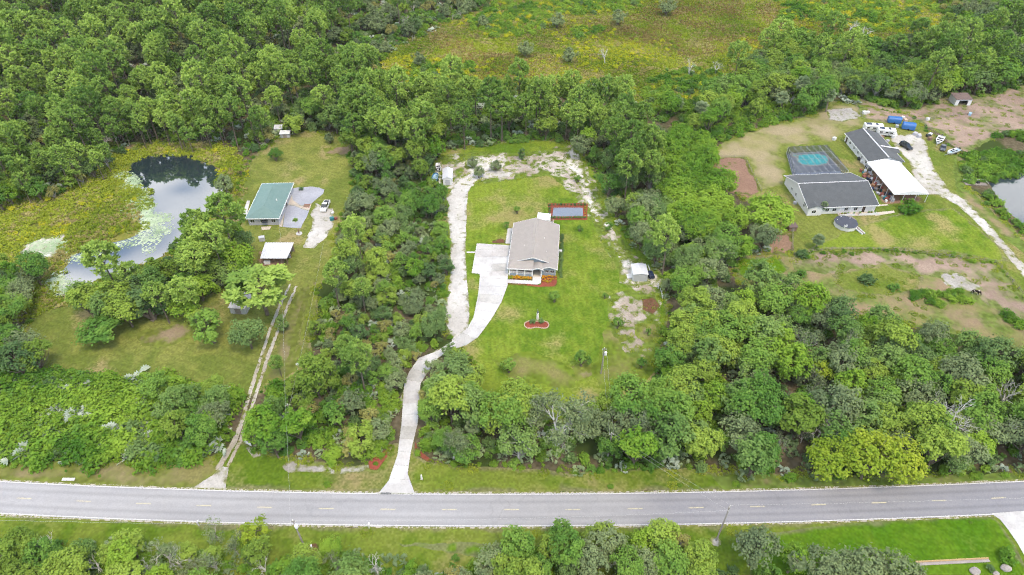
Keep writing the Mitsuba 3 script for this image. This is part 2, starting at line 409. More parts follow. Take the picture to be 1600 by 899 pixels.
# --- the clearing of the middle house
clear = Polygon([(-25.5, 221.1), (-9.4, 225.9), (7.1, 229.8), (22.9, 227.9), (26.3, 216.9), (30.2, 199.5), (32.6, 182), (36.3, 164.9), (40.1, 158.6), (42.8, 146.8), (40.4, 131.1), (36.8, 121.7), (34.7, 108.8), (26.2, 101.1), (11.4, 97.4), (-8, 101.1), (-9.8, 108.8), (-10.2, 117.2), (-12.5, 122.1), (-16.4, 126.3), (-18.8, 136.1), (-19.9, 164.9), (-23.3, 193.4), (-28.6, 209.3)])
sheet('lawn_middle', clear, .010, 'lawn_fresh', 1.7, .6, seed=9)
sheet('sandy_ground', [(-25.2, 217.8), (-13.8, 220.2), (0, 219.2), (11.6, 221.1), (22.3, 225.9), (25.3, 213.7), (28.8, 193.4), (31.4, 174.9), (35, 161.7), (41, 146.8), (40.5, 137.4), (36.7, 131.1), (31.9, 138.7), (30.1, 152.6), (26.8, 164.9), (23.4, 182), (19.1, 193.4), (13.1, 203.7), (0, 200.7), (-13.9, 197.4), (-21.2, 193.4), (-28.6, 209.3)], .018, 'sandy_lawn', 1.3, .8, seed=10)
sheet('sandy_ground_east', [(26.1, 140.8), (35.2, 143.5), (39.6, 138.7), (37.9, 126.3), (33.3, 117.2), (29, 117.2), (25.3, 126.3)], .022, 'sandy_lawn', 1.3, .8, seed=21, round_=2)
sheet('dry_grass_patch', [(25, 131.1), (37.6, 126.3), (35.4, 113), (28.4, 106.9), (20.9, 106.9), (18.6, 114), (22.4, 121.7)], .016, 'dry_turf', 1.2, 1.0, seed=22, round_=3)
sheet('dry_grass_patch_001', [(-3.9, 116.8), (4.8, 119), (12.4, 115.1), (16.9, 111.9), (13.5, 107.8), (0, 108.8)], .016, 'dry_turf', 1.2, 1.0, seed=23, round_=3)
sand_track = sheet('sand_track', [(-19, 199.1), (-12.8, 200.3), (-14.6, 192.7), (-14.3, 178.4), (-13.8, 164.9), (-13.1, 152.6), (-12.3, 144.1), (-11.1, 133.6), (-11.4, 128.2), (-12.5, 122.1), (-15.1, 119.9), (-15.2, 124.4), (-17.1, 129.9), (-18.1, 134.3), (-17.5, 142.7), (-17.5, 152.6), (-18.4, 164.9), (-20.1, 178.4), (-21.5, 189.5)], .030, 'white_sand', 1.0, .22, seed=11)
sheet('sand_track_bend', [(-19, 199.1), (-15.3, 203.7), (-7.8, 207.5), (0, 206.7), (0, 203.2), (-6.5, 202.4), (-11.9, 200.3), (-13.3, 196.6)], .034, 'white_sand', 1.2, .4, seed=12)
sheet('sand_by_shed', [(-14.8, 216.4), (-2.3, 219.2), (0, 211), (-6.6, 206.7), (-14.3, 204.9), (-17.4, 209.3)], .026, 'broken_sand', 1.0, .8, seed=13)
sheet('sand_by_pool', [(-27.7, 209.3), (-24.9, 213.7), (-22.7, 197.4), (-23.4, 194.2), (-26.1, 196.6)], .026, 'broken_sand', 1.0, .4, seed=14)
sheet('sand_path_east', [(22.3, 224.9), (24.2, 219.2), (26.5, 193.4), (27.9, 176.7), (26.7, 174.2), (24, 188.8), (18.1, 214.6)], .026, 'broken_sand', 1.0, .9, seed=15)
sheet('sand_path_south', [(27.6, 176.7), (30.8, 174.9), (31.6, 164.9), (33.9, 158), (32.6, 156.8), (29.9, 162.3), (28.3, 170.8)], .028, 'broken_sand', 1.0, .6, seed=16)
sheet('sand_by_grey_shed', [(31.3, 158), (34.8, 156.1), (38.7, 152.6), (42.2, 149.7), (41.5, 143.5), (37.5, 144.6), (32.8, 145.2), (30.3, 146.8)], .028, 'broken_sand', 1.0, .8, seed=17)
sheet('red_soil', [(35.1, 139.2), (39.1, 140.8), (39.3, 136.6), (36.7, 133.1), (34.7, 134.6)], .027, 'brown_mulch', .9, .5, seed=18)
sheet('bare_patch', [(26.9, 125.3), (29, 125.8), (29, 123.2), (26.7, 122.6)], .024, 'worn_soil', .9, .4, seed=19)
sheet('bare_patch_001', [(31.9, 129.1), (36.9, 129.9), (37.4, 125.1), (33.8, 122.8), (31.2, 125.1)], .024, 'worn_soil', .9, .4, seed=20)
sheet('bare_patch_002', [(30, 116.1), (33.2, 116.6), (32.8, 113.8), (30, 113.8)], .026, 'worn_soil', .9, .4, seed=24)
sheet('bare_patch_003', [(14.4, 114.6), (19, 115.9), (19.1, 111.3), (15.2, 109.7)], .024, 'worn_soil', .9, .5, seed=25)
sheet('pine_straw', [(-19.7, 152.6), (-20.5, 193.4), (-22.1, 197.4), (-22.8, 182), (-20.8, 152.6), (-19.8, 136.1), (-18.4, 131.1), (-17.8, 138.7)], .022, 'worn_soil', 1.0, .5, seed=26)
sheet('driveway_shoulder', [(-25.4, 99.3), (-26.1, 103), (-25.3, 110.5), (-23.1, 115.9), (-17.9, 121), (-17.2, 120.1), (-21.8, 115.7), (-24.1, 110.9), (-24.9, 104.9)], .020, 'grey_ash', 1.0, .4, seed=27)
sheet('verge_sand', [(-48.4, 85.9), (-46.5, 87.8), (-43.2, 86.6), (-34.9, 85.6), (-29.6, 86.2), (-28.8, 85), (-34.6, 84.2), (-40, 84.3), (-46.7, 84.3)], .022, 'grey_ash', 1.0, .35, seed=28)
sheet('verge_sand_001', [(-57.3, 90.5), (-55.7, 91.5), (-53.5, 88.5), (-54.6, 87.8)], .022, 'grey_ash', .9, .3, seed=29)
sheet('mulch_bed_west', [(-30.6, 86.9), (-28.9, 88.7), (-27.1, 90.2), (-26.4, 88.8), (-27.3, 86.6), (-28.1, 84.7), (-29.9, 85)], .026, 'red_mulch', .8, .12, seed=30)
sheet('mulch_bed_east', [(-21, 92.2), (-20.3, 90.5), (-18.7, 88.8), (-16.8, 87.2), (-17.9, 86.9), (-19.6, 88.2), (-20.9, 89.8)], .026, 'red_mulch', .8, .12, seed=31)

# --- the west neighbour
sheet('lawn_west', [(-86.8, 230.8), (-77.6, 236.5), (-59.3, 231.9), (-53, 197.4), (-53.2, 168.1), (-51.3, 158.6), (-52.9, 144.1), (-50.4, 126.3), (-48.3, 108.8), (-60, 104.9), (-68.5, 105.9), (-98.9, 110.5), (-115.4, 113), (-124.3, 120.5), (-126.2, 136.1), (-119, 138.7), (-102.3, 136.1), (-87.9, 138.7), (-77.5, 144.1), (-78.4, 158.6), (-86.3, 182), (-91.8, 197.4), (-92.1, 219.2)], .010, 'lawn_olive', 1.8, .6, seed=32)
sheet('bare_soil_west', [(-97.3, 126.3), (-91.2, 127.5), (-83.5, 131.1), (-80.9, 123.9), (-87.7, 120.5), (-92.1, 121.7)], .018, 'worn_soil', 1.2, 1.0, seed=33)
sheet('bare_soil_west_001', [(-93.2, 136.6), (-85.3, 136.1), (-82, 131.6), (-88.5, 131.1)], .018, 'worn_soil', 1.2, .8, seed=34)
sheet('bare_soil_west_002', [(-68.7, 223), (-58.8, 226.4), (-57.6, 216.9), (-66.3, 216.9)], .018, 'worn_soil', 1.2, .8, seed=35)
sheet('bare_soil_west_003', [(-61.3, 109.3), (-58.1, 117.2), (-58.9, 126.3), (-59.5, 138.7), (-57.4, 146.8), (-55, 142.7), (-54, 126.3), (-52, 113), (-55.9, 108.8)], .014, 'dry_verge', 1.2, .8, seed=43)
sheet('sand_drive_west', [(-63.2, 186.5), (-58.9, 183.5), (-57.5, 183.5), (-55.1, 174.9), (-56, 167.5), (-58.3, 162.3), (-61.8, 162.6), (-61.8, 167.5), (-61.9, 174.9), (-63.5, 181.3)], .026, 'white_sand', 1.0, .4, seed=36)
sheet('wheel_track', Polygon([(-62.4, 84.7), (-60.8, 84.7), (-59.5, 92.2), (-59.7, 98.3), (-60.5, 108.2), (-61.2, 118.8), (-61.5, 126.3), (-61.4, 136.9), (-61.1, 146), (-61.9, 146.3), (-62.6, 137.4), (-62.6, 127), (-62.3, 119.4), (-61.8, 108.8), (-61, 98.9), (-61, 92.5)]).buffer(-.14), .022, 'track_sand', .6, .10, seed=37)
sheet('wheel_track_001', Polygon([(-60.4, 84.3), (-59.4, 84.3), (-58.4, 92.2), (-58.7, 98.3), (-59, 106.5), (-59.3, 116.6), (-59.5, 127.5), (-59.2, 137.4), (-59.1, 145.2), (-60.1, 145.4), (-60.3, 138.7), (-60.6, 127.9), (-60.6, 117.2), (-60.1, 107.3), (-59.8, 98.9), (-59.6, 92.2)]).buffer(-.14), .023, 'track_sand', .6, .10, seed=38)
sheet('sand_track_mouth', [(-65.5, 80.3), (-62.4, 83.4), (-61.2, 85.9), (-59.6, 85.6), (-58.4, 80), (-61.2, 80)], .026, 'white_sand', 1.0, .3, seed=39)
sheet('faint_track', [(-52.9, 116.6), (-53.8, 125.6), (-54.6, 136.1), (-55, 144.9), (-56, 152.6), (-55.2, 152.6), (-54.2, 144.6), (-53.7, 136.1), (-53, 125.6), (-52.1, 116.6)], .016, 'worn_soil', .9, .3, seed=40)
sheet('faint_track_001', [(-54.8, 116.6), (-55.6, 126.3), (-56.3, 136.1), (-56.6, 144.9), (-56.1, 144.9), (-55.6, 136.1), (-54.8, 125.8), (-54.1, 116.6)], .016, 'dry_verge', .9, .3, seed=41)

# --- the pond with its marshy shore, and the canal
pond_poly = Polygon([(-133.8, 209.3), (-132.9, 214.6), (-130.2, 217.8), (-122.3, 218.8), (-114.6, 217.8), (-107.8, 214.6), (-102.2, 207.9), (-97.9, 199.5), (-94, 189.5), (-94.1, 183.5), (-96.2, 176.7), (-94, 174.2), (-96.5, 167.5), (-100.9, 159.8), (-104.5, 154.9), (-108.4, 150.2), (-113.2, 146.8), (-117.2, 144.1), (-118.9, 139.2), (-125.2, 141.3), (-129, 147.4), (-127.6, 149.7), (-127.4, 154.9), (-129.1, 157.7), (-123.4, 162.9), (-115.5, 166.8), (-112.1, 171.5), (-115.5, 174.9), (-119.2, 179.1), (-117, 182), (-115.8, 186.5), (-121.7, 193.4), (-127.3, 196.6), (-132.1, 203.2)])
sheet('pond_shore', pond_poly.buffer(9).union(Polygon([(-182.1, 193.4), (-161, 201.6), (-142.7, 219.2), (-129, 205.8), (-115.5, 185.7), (-112.7, 171.5), (-130.7, 158.6), (-131.9, 146.8), (-153.3, 146.8)]).buffer(3)), .008, 'marsh_mud', 2.0, 1.2, seed=44)
sheet('pale_mud', [(-145.4, 162.9), (-143.2, 167.5), (-136, 168.8), (-132.3, 161.1), (-134.9, 156.8), (-141.6, 157.3)], .016, 'broken_sand', 1.2, 1.0, seed=120)
sheet('pond_back_shore', [(-145.9, 226.4), (-111.8, 229.8), (-105.5, 221.6), (-114.9, 218.8), (-130.4, 220.2), (-136.3, 212.4)], .014, 'dry_paddock', 1.5, 1.0, seed=46)
sheet('pond', pond_poly, .030, 'pond_water', 2.0, .35, seed=45)
canal_poly = Polygon([(160.5, 198.7), (168.8, 203.2), (178.4, 209.3), (211.8, 226.4), (208.8, 201.6), (172.1, 164.9), (158.3, 174.2), (157.3, 181.3)])
sheet('canal', canal_poly, .030, 'canal_water', 2.0, .4, seed=47)

# --- the marsh behind
marsh_poly = Polygon([(-58.9, 309), (-49.9, 333.3), (-32.8, 355.9), (-7, 386.3), (8.4, 483.6), (285.5, 483.6), (227, 370.6), (205.9, 333.3), (169.9, 329), (137.7, 324.9), (116.3, 324.9), (98.7, 280.5), (78.2, 261.6), (55.5, 250), (42.4, 267.6), (26.9, 273.9), (8.1, 273.9), (-16.2, 273.9), (-29.1, 267.6), (-40.4, 273.9), (-55.2, 292.8)])
sheet('marsh', marsh_poly, .010, 'marsh_mud', 3.0, 2.0, seed=48)

# --- the east neighbour
sheet('yard_east', [(70.2, 219.2), (84, 232.9), (98.4, 241.2), (116.5, 250), (130.7, 262.8), (140.6, 258), (156.9, 251.1), (157.7, 239.1), (161.1, 219.2), (152.3, 197.4), (154.4, 167.5), (160.4, 146.8), (147.1, 126.3), (137.9, 138.7), (140.6, 155.5), (127.2, 159.2), (113.1, 161.1), (91.7, 159.2), (80.7, 157.1), (73.7, 158.6), (79.4, 182), (70.8, 197.4)], .010, 'yard_grass', 2.0, .8, seed=49)
sheet('yard_dirt', [(71.3, 221.1), (83.7, 231.9), (98.4, 241.2), (116.2, 248.8), (130.3, 261.6), (141.4, 256.8), (137.5, 241.7), (127.2, 232.9), (118.2, 227.9), (110.8, 226.9), (99.7, 223), (95, 209.3), (90.5, 197.4), (83, 195), (83.4, 205.8), (84, 216.4), (71.3, 213.7)], .016, 'yard_soil', 1.8, 1.0, seed=50)
sheet('yard_sand', [(125.2, 254.5), (136.3, 256.8), (137, 248.8), (128.2, 243.3), (123.9, 246.6)], .022, 'grey_ash', 1.2, .8, seed=51)
sheet('pen_ground', [(71.3, 216), (83.4, 216), (82.3, 194.2), (76, 188.8), (72, 193.4), (70.6, 205.8)], .020, 'pen_earth', 1.2, .4, seed=52)
sheet('back_paddock', [(139.9, 267.6), (153, 256.8), (164.6, 256.8), (176, 264.6), (190.8, 267.6), (224.8, 280.5), (263.2, 280.5), (229.3, 231.4), (200.4, 239.1), (181.6, 231.4), (163.9, 220.2), (161.7, 224.9), (160.1, 239.1), (153.2, 245.5), (149.9, 246.6), (144.8, 243.3), (137.4, 246.6)], .018, 'bare_earth', 1.8, .8, seed=53)
sheet('lower_paddock', [(65.7, 160.1), (74.4, 161.1), (81.4, 159.2), (92.3, 161.1), (113.1, 161.1), (126.9, 158.6), (139.9, 154.9), (139.1, 140.8), (144.2, 121.7), (135.9, 108.8), (125.6, 117.2), (111.2, 126.3), (99.1, 128.7), (84.4, 133.6), (74.1, 138.7), (62.4, 146.8)], .016, 'dry_paddock', 1.8, .8, seed=54)
sheet('lower_paddock_bare', [(81.4, 159.2), (92.1, 160.4), (112.9, 160.8), (126.6, 158), (139.2, 154.3), (138.7, 140), (140.4, 128.7), (130.9, 132.3), (125.8, 138.7), (124.8, 146.8), (115.4, 149.7), (110.7, 155.5), (98.5, 152.6), (88.3, 149.7), (80.2, 152.6)], .022, 'bare_earth', 1.5, 1.0, seed=55)
sheet('ash_ground', [(121.1, 150.2), (125.1, 151.1), (128.3, 146.8), (129.5, 144.1), (125.7, 142.4), (121.3, 143.5), (120, 146.3)], .026, 'grey_ash', 1.0, .6, seed=56)
sheet('pen_soil', [(66.3, 162.3), (77.8, 169.5), (85.2, 169.5), (82.5, 161.1), (73.7, 158.6)], .020, 'pen_earth', 1.2, .6, seed=57)
sheet('green_hollow', [(64.7, 157.3), (77.5, 158.6), (79.3, 152.6), (71.3, 146.8), (63.1, 149.7)], .018, 'lawn_emerald', 1.4, .6, seed=58)
sheet('paddock_grass', [(90.3, 150.2), (107, 155.5), (115.4, 149.7), (112.2, 142.7), (100.9, 140.8), (89.4, 142.7)], .024, 'yard_grass', 1.4, 1.2, seed=59)
sheet('lawn_east', [(107.8, 174.2), (126.2, 182), (141.3, 183.9), (144.7, 165.5), (143.3, 156.1), (127.7, 160.1), (113.6, 162.3), (94.5, 161.7), (84.5, 160.1), (96.5, 167.5)], .014, 'lawn_fresh', 1.6, .8, seed=60)
sheet('shell_drive', [(141.1, 232.9), (154.5, 234.9), (150.1, 219.2), (146.4, 206.7), (145.4, 194.2), (147.9, 188), (147.6, 176), (147.4, 164.9), (147.2, 154.9), (150.4, 126.3), (144, 123.9), (143.7, 148.8), (144.5, 161.4), (144.3, 173.5), (143.5, 185), (139.7, 191.1), (134.8, 191.9), (135.7, 199.5), (140.7, 214.6), (139.7, 223)], .026, 'shell_drive', 1.1, .3, seed=61)
sheet('canal_bank', [(158.8, 219.2), (161.8, 216.9), (152.5, 199.5), (151.5, 187.6), (153.8, 174.9), (154, 160.1), (158.6, 144.1), (156, 140), (149.8, 156.1), (148.5, 170.8), (146, 185), (148.5, 197.4)], .020, 'dry_paddock', 1.3, .7, seed=62)


# ------------------------------------------------------------------ plants: prototypes (each a group of parts), placed as instances
def unit(v):
    return v / (np.linalg.norm(v, axis=-1, keepdims=True) + 1e-9)

def leaf_mesh(c, n, size, rng, aspect=0.62, droop=0.0):
    """Kite-shaped leaf sprays at c facing n."""
    t = unit(np.cross(n, rng.normal(size=n.shape)))
    b = np.cross(n, t)
    s = np.asarray(size).reshape(-1, 1) * np.ones((len(c), 1))
    tip = c + t * s; tip[:, 2] -= droop * s[:, 0]
    v = np.stack([c - t * s, c + b * s * aspect + n * s * .12, tip, c - b * s * aspect + n * s * .12], 1).reshape(-1, 3)
    i = np.arange(len(c))[:, None] * 4
    return v, np.vstack([i + [0, 1, 2], i + [0, 2, 3]])

def needle_mesh(c, d, length, width, rng):
    """Slender tufts from c along d."""
    side = unit(np.cross(d, rng.normal(size=d.shape) * .45 + [0, 0, 1]))
    L = np.asarray(length).reshape(-1, 1); W = np.asarray(width).reshape(-1, 1)
    v = np.stack([c + d * L * .55 - side * W, c + d * L, c + d * L * .55 + side * W, c], 1).reshape(-1, 3)
    i = np.arange(len(c))[:, None] * 4
    return v, np.vstack([i + [0, 1, 2], i + [0, 2, 3]])

def limbs(start, ends, r0, r1, rng, sides=4, sag=0.15):
    ms = []
    for e in ends:
        m = (start + e) / 2 + rng.normal(size=3) * .06 * np.linalg.norm(e - start); m[2] -= sag * np.linalg.norm(e[:2] - start[:2])
        ms.append(tube([start, m, e], [r0, (r0 + r1) / 2, r1], sides, cap=False))
    return ms

def pine(seed, h=17.0, R=4.0, nclump=62, per=34, leafsize=1.0, base=.50, flat=.75):
    rng = np.random.default_rng(seed)
    lean = rng.normal(size=2) * .35
    axis = lambda z: np.array([lean[0] * (z / h) ** 2 * 1.2, lean[1] * (z / h) ** 2 * 1.2, z])
    zs = np.linspace(0, h * .96, 6)
    trunk = [tube([axis(z) for z in zs], np.linspace(.27, .06, 6) * (h / 17), 6)]
    C_, D_ = [], []
    zb = h * base
    lop = rng.uniform(0, 6.28)
    for k in range(nclump):
        t = 1 - (k + rng.uniform()) / nclump                       # 1 = top
        prof = math.sqrt(max(0.0, 1 - max(0, (t - .32) / .68) ** 2)) * (0.55 + .45 * min(1, t / .32)) if t < 1 else 0
        a = k * 2.4 + rng.normal() * .5
        r = R * prof * (0.45 + .62 * math.sqrt(rng.uniform())) * (1 + .22 * math.cos(a - lop))
        z = zb + (h - zb) * (t ** flat)
        C_.append(axis(z * .98) + np.array([r * math.cos(a), r * math.sin(a), rng.normal() * .35]))
    C_ = np.array(C_)
    limb_ends = C_[rng.permutation(len(C_))[:24]]
    for e in limb_ends:
        z0 = max(zb * .9, e[2] - np.hypot(e[0], e[1]) * .45 - .3)
        trunk += limbs(axis(z0), [e], .085, .03, rng, 3, .02)
    n = rng.integers(int(per * .6), int(per * 1.4), len(C_))
    cc = np.repeat(C_, n, 0)
    d = unit(rng.normal(size=(len(cc), 3)) * [1, 1, .75] + [0, 0, .55])
    L = rng.uniform(.75, 1.35, len(cc)) * leafsize * (h / 17) ** .3
    cr = needle_mesh(cc + rng.normal(size=cc.shape) * .18, d, L, L * .24, rng)
    return {'trunk': (cat_mesh(trunk), 'bark'), 'crown': (cr, None)}

def broad(seed, R=4.2, h=9.5, base=.28, lobes=9, clumps=60, per=30, size=.36, squash=.72, gap=.25, twigs=0, bark='bark'):
    rng = np.random.default_rng(seed)
    zc = h * (base + 1) / 2 + .2
    half = h * (1 - base) / 2
    cs, rs = [], []
    for k in range(lobes):
        a, u = k * 2.4 + rng.normal() * .4, rng.uniform(-.55, .75)
        rr = .60 * math.sqrt(1 - u * u) * rng.uniform(.75, 1.15)
        cs.append([R * rr * math.cos(a), R * rr * math.sin(a), zc + half * .55 * u]); rs.append(R * rng.uniform(.36, .54))
    cs.append([0, 0, zc + half * .45]); rs.append(R * .5)
    cs, rs = np.array(cs), np.array(rs)
    pts = []
    while len(pts) < clumps:
        i = rng.integers(len(cs))
        d = unit(rng.normal(size=3) + [0, 0, .35])
        p = cs[i] + d * rs[i] * np.array([1, 1, squash]) * rng.uniform(.78, 1.06)
        inside = (np.linalg.norm((p - cs) / [1, 1, squash], axis=1) < rs * .72).any()
        if not inside and p[2] > h * base * .7:
            pts.append(p)
    pts = np.array(pts)
    n = rng.integers(int(per * .5), int(per * 1.5), clumps)
    cc = np.repeat(pts, n, 0)
    out = unit(cc - [0, 0, zc - half * .4])
    q = rng.normal(size=cc.shape)
    cc = cc + q * R * .105
    nn = unit(out * .8 + q * .35 + rng.normal(size=cc.shape) * .5 + [0, 0, .8])
    cr = leaf_mesh(cc, nn, rng.uniform(.65, 1.3, len(cc)) * size, rng)
    trunk = [tube([[0, 0, 0], [rng.normal() * .2, rng.normal() * .2, h * base * .7], [rng.normal() * .3, rng.normal() * .3, zc]], [.3, .22, .12], 6)]
    fork = np.array([0, 0, h * base * .6])
    trunk += limbs(fork, pts[rng.permutation(clumps)[:14]], .12, .03, rng, 3, -.05)
    if twigs:
        trunk += limbs(np.array([0, 0, zc]), pts[rng.permutation(clumps)[:twigs]] * 1.07 + [0, 0, .3], .09, .02, rng, 3, 0)
    return {'trunk': (cat_mesh(trunk), bark), 'crown': (cr, None)}

def bush(seed, R=1.5, h=1.8, clumps=16, per=22, size=.26):
    rng = np.random.default_rng(seed)
    d = unit(rng.normal(size=(clumps, 3)) + [0, 0, .5]); d[:, 2] = np.abs(d[:, 2])
    pts = d * np.array([R, R, h * .8]) * rng.uniform(.55, .9, (clumps, 1)) + [0, 0, .2]
    n = rng.integers(int(per * .5), int(per * 1.5), clumps)
    cc = np.repeat(pts, n, 0); q = rng.normal(size=cc.shape)
    cc = cc + q * R * .17; cc[:, 2] = np.abs(cc[:, 2])
    nn = unit(unit(cc + [0, 0, .3]) * .7 + rng.normal(size=cc.shape) * .5 + [0, 0, .7])
    st = limbs(np.array([0, 0, 0.0]), pts[:6], .05, .02, rng, 3, 0)
    return {'stem': (cat_mesh(st), 'bark'), 'crown': (leaf_mesh(cc, nn, rng.uniform(.6, 1.3, len(cc)) * size, rng), None)}

def fan(rng, o, d, L, wid, fingers=9, droop=.25):
    """One fan leaf: a stalk and a spread of pointed fingers with gaps between them."""
    side = unit(np.cross(d, [0, 0, 1.0])); up = np.cross(side, d)
    hub = o + d * L * .45
    v, f = [], []
    for k in range(fingers):
        a = (k / (fingers - 1) - .5) * 2 * wid
        e = d * math.cos(a) + side * math.sin(a)
        q = np.cross(up, e)
        tip = hub + e * L * .62 * (1 - .18 * abs(a)); tip[2] -= droop * L * .35
        m = hub + e * L * .36
        i = len(v)
        v += [hub, m + q * L * .075 + up * .03, tip, m - q * L * .075]
        f += [[i, i + 1, i + 2], [i, i + 2, i + 3]]
    i = len(v)
    v += [o - side * .02, o + side * .02, hub]
    f += [[i, i + 1, i + 2]]
    return np.array(v), np.array(f)

def palmetto(seed, R=1.2, fans=15):
    rng = np.random.default_rng(seed)
    ms = []
    for k in range(fans):
        a = k * 2.4 + rng.normal() * .3; e = rng.uniform(.25, 1.2)
        d = np.array([math.cos(a) * math.cos(e), math.sin(a) * math.cos(e), math.sin(e)])
        o = np.array([rng.normal() * .35 * R, rng.normal() * .35 * R, .05])
        ms.append(fan(rng, o, d, R * rng.uniform(.9, 1.3), 1.15, 7, .3))
    return {'fronds': (cat_mesh(ms), None)}

def cabbage_palm(seed, h=6.0, L=2.0, fans=30):
    rng = np.random.default_rng(seed)
    ms = []
    lean = rng.normal(size=2) * .3
    topp = np.array([lean[0], lean[1], h])
    for k in range(fans):
        a = k * 2.4; e = math.radians(75 - 125 * (k / fans) ** .8) + rng.normal() * .1
        d = np.array([math.cos(a) * math.cos(e), math.sin(a) * math.cos(e), math.sin(e)])
        ms.append(fan(rng, topp, d, L * rng.uniform(.9, 1.15), 1.25, 11, .55))
    tr = tube([[0, 0, 0], [lean[0] * .4, lean[1] * .4, h * .5], topp], [.24, .2, .22], 7)
    return {'trunk': (tr, 'palm_trunk'), 'fronds': (cat_mesh(ms), None)}

def bare_tree(seed, h=9.0, spread=1.0, depth=4, r=.17, leaves=0, splits=3, wood='dead_wood'):
    rng = np.random.default_rng(seed)
    ms, tips = [], []
    def grow(p, d, L, r, k):
        m = p + d * L * .5 + rng.normal(size=3) * L * .05
        e = p + d * L + rng.normal(size=3) * L * .08
        ms.append(tube([p, m, e], [r, r * .85, r * .62], 5 if k > 2 else 3, cap=False))
        if k == 0:
            tips.append(e); return
        for i in range(splits if k < depth else splits + 1):
            nd = unit(d + unit(rng.normal(size=3)) * spread * .75 + [0, 0, .12])
            grow(p + d * L * rng.uniform(.55, 1.0), nd, L * rng.uniform(.55, .8), r * .52, k - 1)
    grow(np.zeros(3), unit(np.array([rng.normal() * .12, rng.normal() * .12, 1])), h * .36, r, depth)
    out = {'branches': (cat_mesh(ms), wood)}
    if leaves:
        t = np.array(tips); cc = np.repeat(t, leaves, 0) + rng.normal(size=(len(t) * leaves, 3)) * .35
        out['crown'] = (leaf_mesh(cc, unit(rng.normal(size=cc.shape) + [0, 0, .6]), rng.uniform(.12, .3, len(cc)), rng), None)
    return out

def tussock(seed, R=3.4, n=26, blades=9, tall=.9, size=.5):
    """A patch of marsh growth: many small upright tufts."""
    rng = np.random.default_rng(seed)
    a, r = rng.uniform(0, 6.28, n), R * np.sqrt(rng.uniform(size=n))
    c = np.repeat(np.column_stack([r * np.cos(a), r * np.sin(a), np.zeros(n)]), blades, 0)
    d = unit(rng.normal(size=c.shape) * [1, 1, .35] + [0, 0, .55])
    L = np.repeat(rng.uniform(.5, 1.2, n), blades) * tall
    return {'blades': (needle_mesh(c + rng.normal(size=c.shape) * [.2, .2, 0], d, L, L * .22 * size * 2, rng), None)}

PROTO = {}
def proto(kind, foliage, made, far=False):
    """Registers a prototype of a kind as a shapegroup; its parts are the children."""
    k = f'group_{kind}_{len(PROTO)}'
    g = {'type': 'shapegroup'}
    for name, (mesh, bs) in made.items():
        g[name] = mikit.ply(mesh, 'mat_' + (bs or foliage))
    scene[k] = g
    PROTO.setdefault(kind + ('_far' if far else ''), []).append(k)
    PROTO[k] = sum(len(m[0][1]) for m in made.values())

for i in range(5):
    proto('pine', 'pine_needles' if i < 4 else 'pine_needles_deep', pine(10 + i, h=16 + i, R=3.5 + .25 * i, nclump=64, per=40, leafsize=.82, base=.56))
for i in range(4):
    proto('pine', 'pine_needles' if i < 3 else 'pine_needles_deep', pine(30 + i, h=16.5 + i, R=3.8 + .2 * i, nclump=52, per=26, leafsize=1.05, base=.58), far=True)
for i in range(3):
    proto('slim_pine', 'pine_needles', pine(40 + i, h=11 + i, R=2.3, nclump=40, per=26, leafsize=.8, base=.55))
for i in range(4):
    proto('oak', ('oak_leaves', 'oak_leaves', 'oak_leaves_dark', 'mid_leaves')[i], broad(50 + i, R=4.3, h=8.5 + .5 * i, clumps=75, per=34, size=.30, twigs=10))
for i in range(2):
    proto('oak', ('oak_leaves', 'oak_leaves_dark')[i], broad(60 + i, R=4.6, h=10, clumps=46, per=20, size=.46), far=True)
for i in range(4):
    proto('scrub', ('oak_leaves', 'oak_leaves', 'oak_leaves_dark', 'mid_leaves')[i], broad(70 + i, R=2.6, h=4.6 + .3 * i, base=.15, lobes=6, clumps=44, per=26, size=.26, twigs=6))
for i in range(5):
    proto('broad', ('bright_leaves', 'mid_leaves', 'mid_leaves', 'bright_leaves', 'olive_leaves')[i], broad(80 + i, R=3.7, h=9.0 + .7 * i, base=.2, lobes=10, clumps=80, per=32, size=.31, squash=.85))
for i in range(3):
    proto('broad', ('olive_leaves', 'blue_leaves', 'olive_leaves')[i], broad(250 + i, R=3.4 + .4 * i, h=8.5 + i, base=.25, lobes=8, clumps=66, per=28, size=.32, squash=.85, twigs=5))
proto('oak', 'blue_leaves', broad(255, R=4.0, h=8.5, clumps=66, per=30, size=.30, twigs=14, bark='dead_wood'))
proto('scrub', 'olive_leaves', broad(256, R=2.5, h=4.2, base=.12, lobes=6, clumps=44, per=26, size=.26, twigs=6))
proto('scrub', 'russet_leaves', broad(257, R=2.0, h=3.4, base=.12, lobes=5, clumps=34, per=22, size=.24, twigs=6, bark='dead_wood'))
for i in range(3):
    proto('broad', ('bright_leaves', 'mid_leaves', 'mid_leaves')[i], broad(90 + i, R=4.2, h=10.5, base=.2, lobes=8, clumps=48, per=20, size=.48, squash=.85), far=True)
for i in range(2):
    proto('lobed', 'bright_leaves', broad(100 + i, R=4.6, h=9.5, base=.12, lobes=13, clumps=120, per=34, size=.33, squash=.9))
proto('yellow', 'yellow_leaves', broad(110, R=5.2, h=10.5, base=.2, lobes=12, clumps=95, per=26, size=.33, twigs=14))
proto('yellow', 'yellow_leaves', broad(111, R=3.2, h=8, base=.3, lobes=8, clumps=50, per=22, size=.3, twigs=8))
for i in range(4):
    proto('shrub', ('mid_leaves', 'bright_leaves', 'thicket_leaves', 'oak_leaves_dark')[i], bush(120 + i))
for i in range(3):
    proto('thicket', 'thicket_leaves' if i < 2 else 'bright_leaves', bush(130 + i, R=1.9, h=1.7, clumps=20, per=26, size=.25))
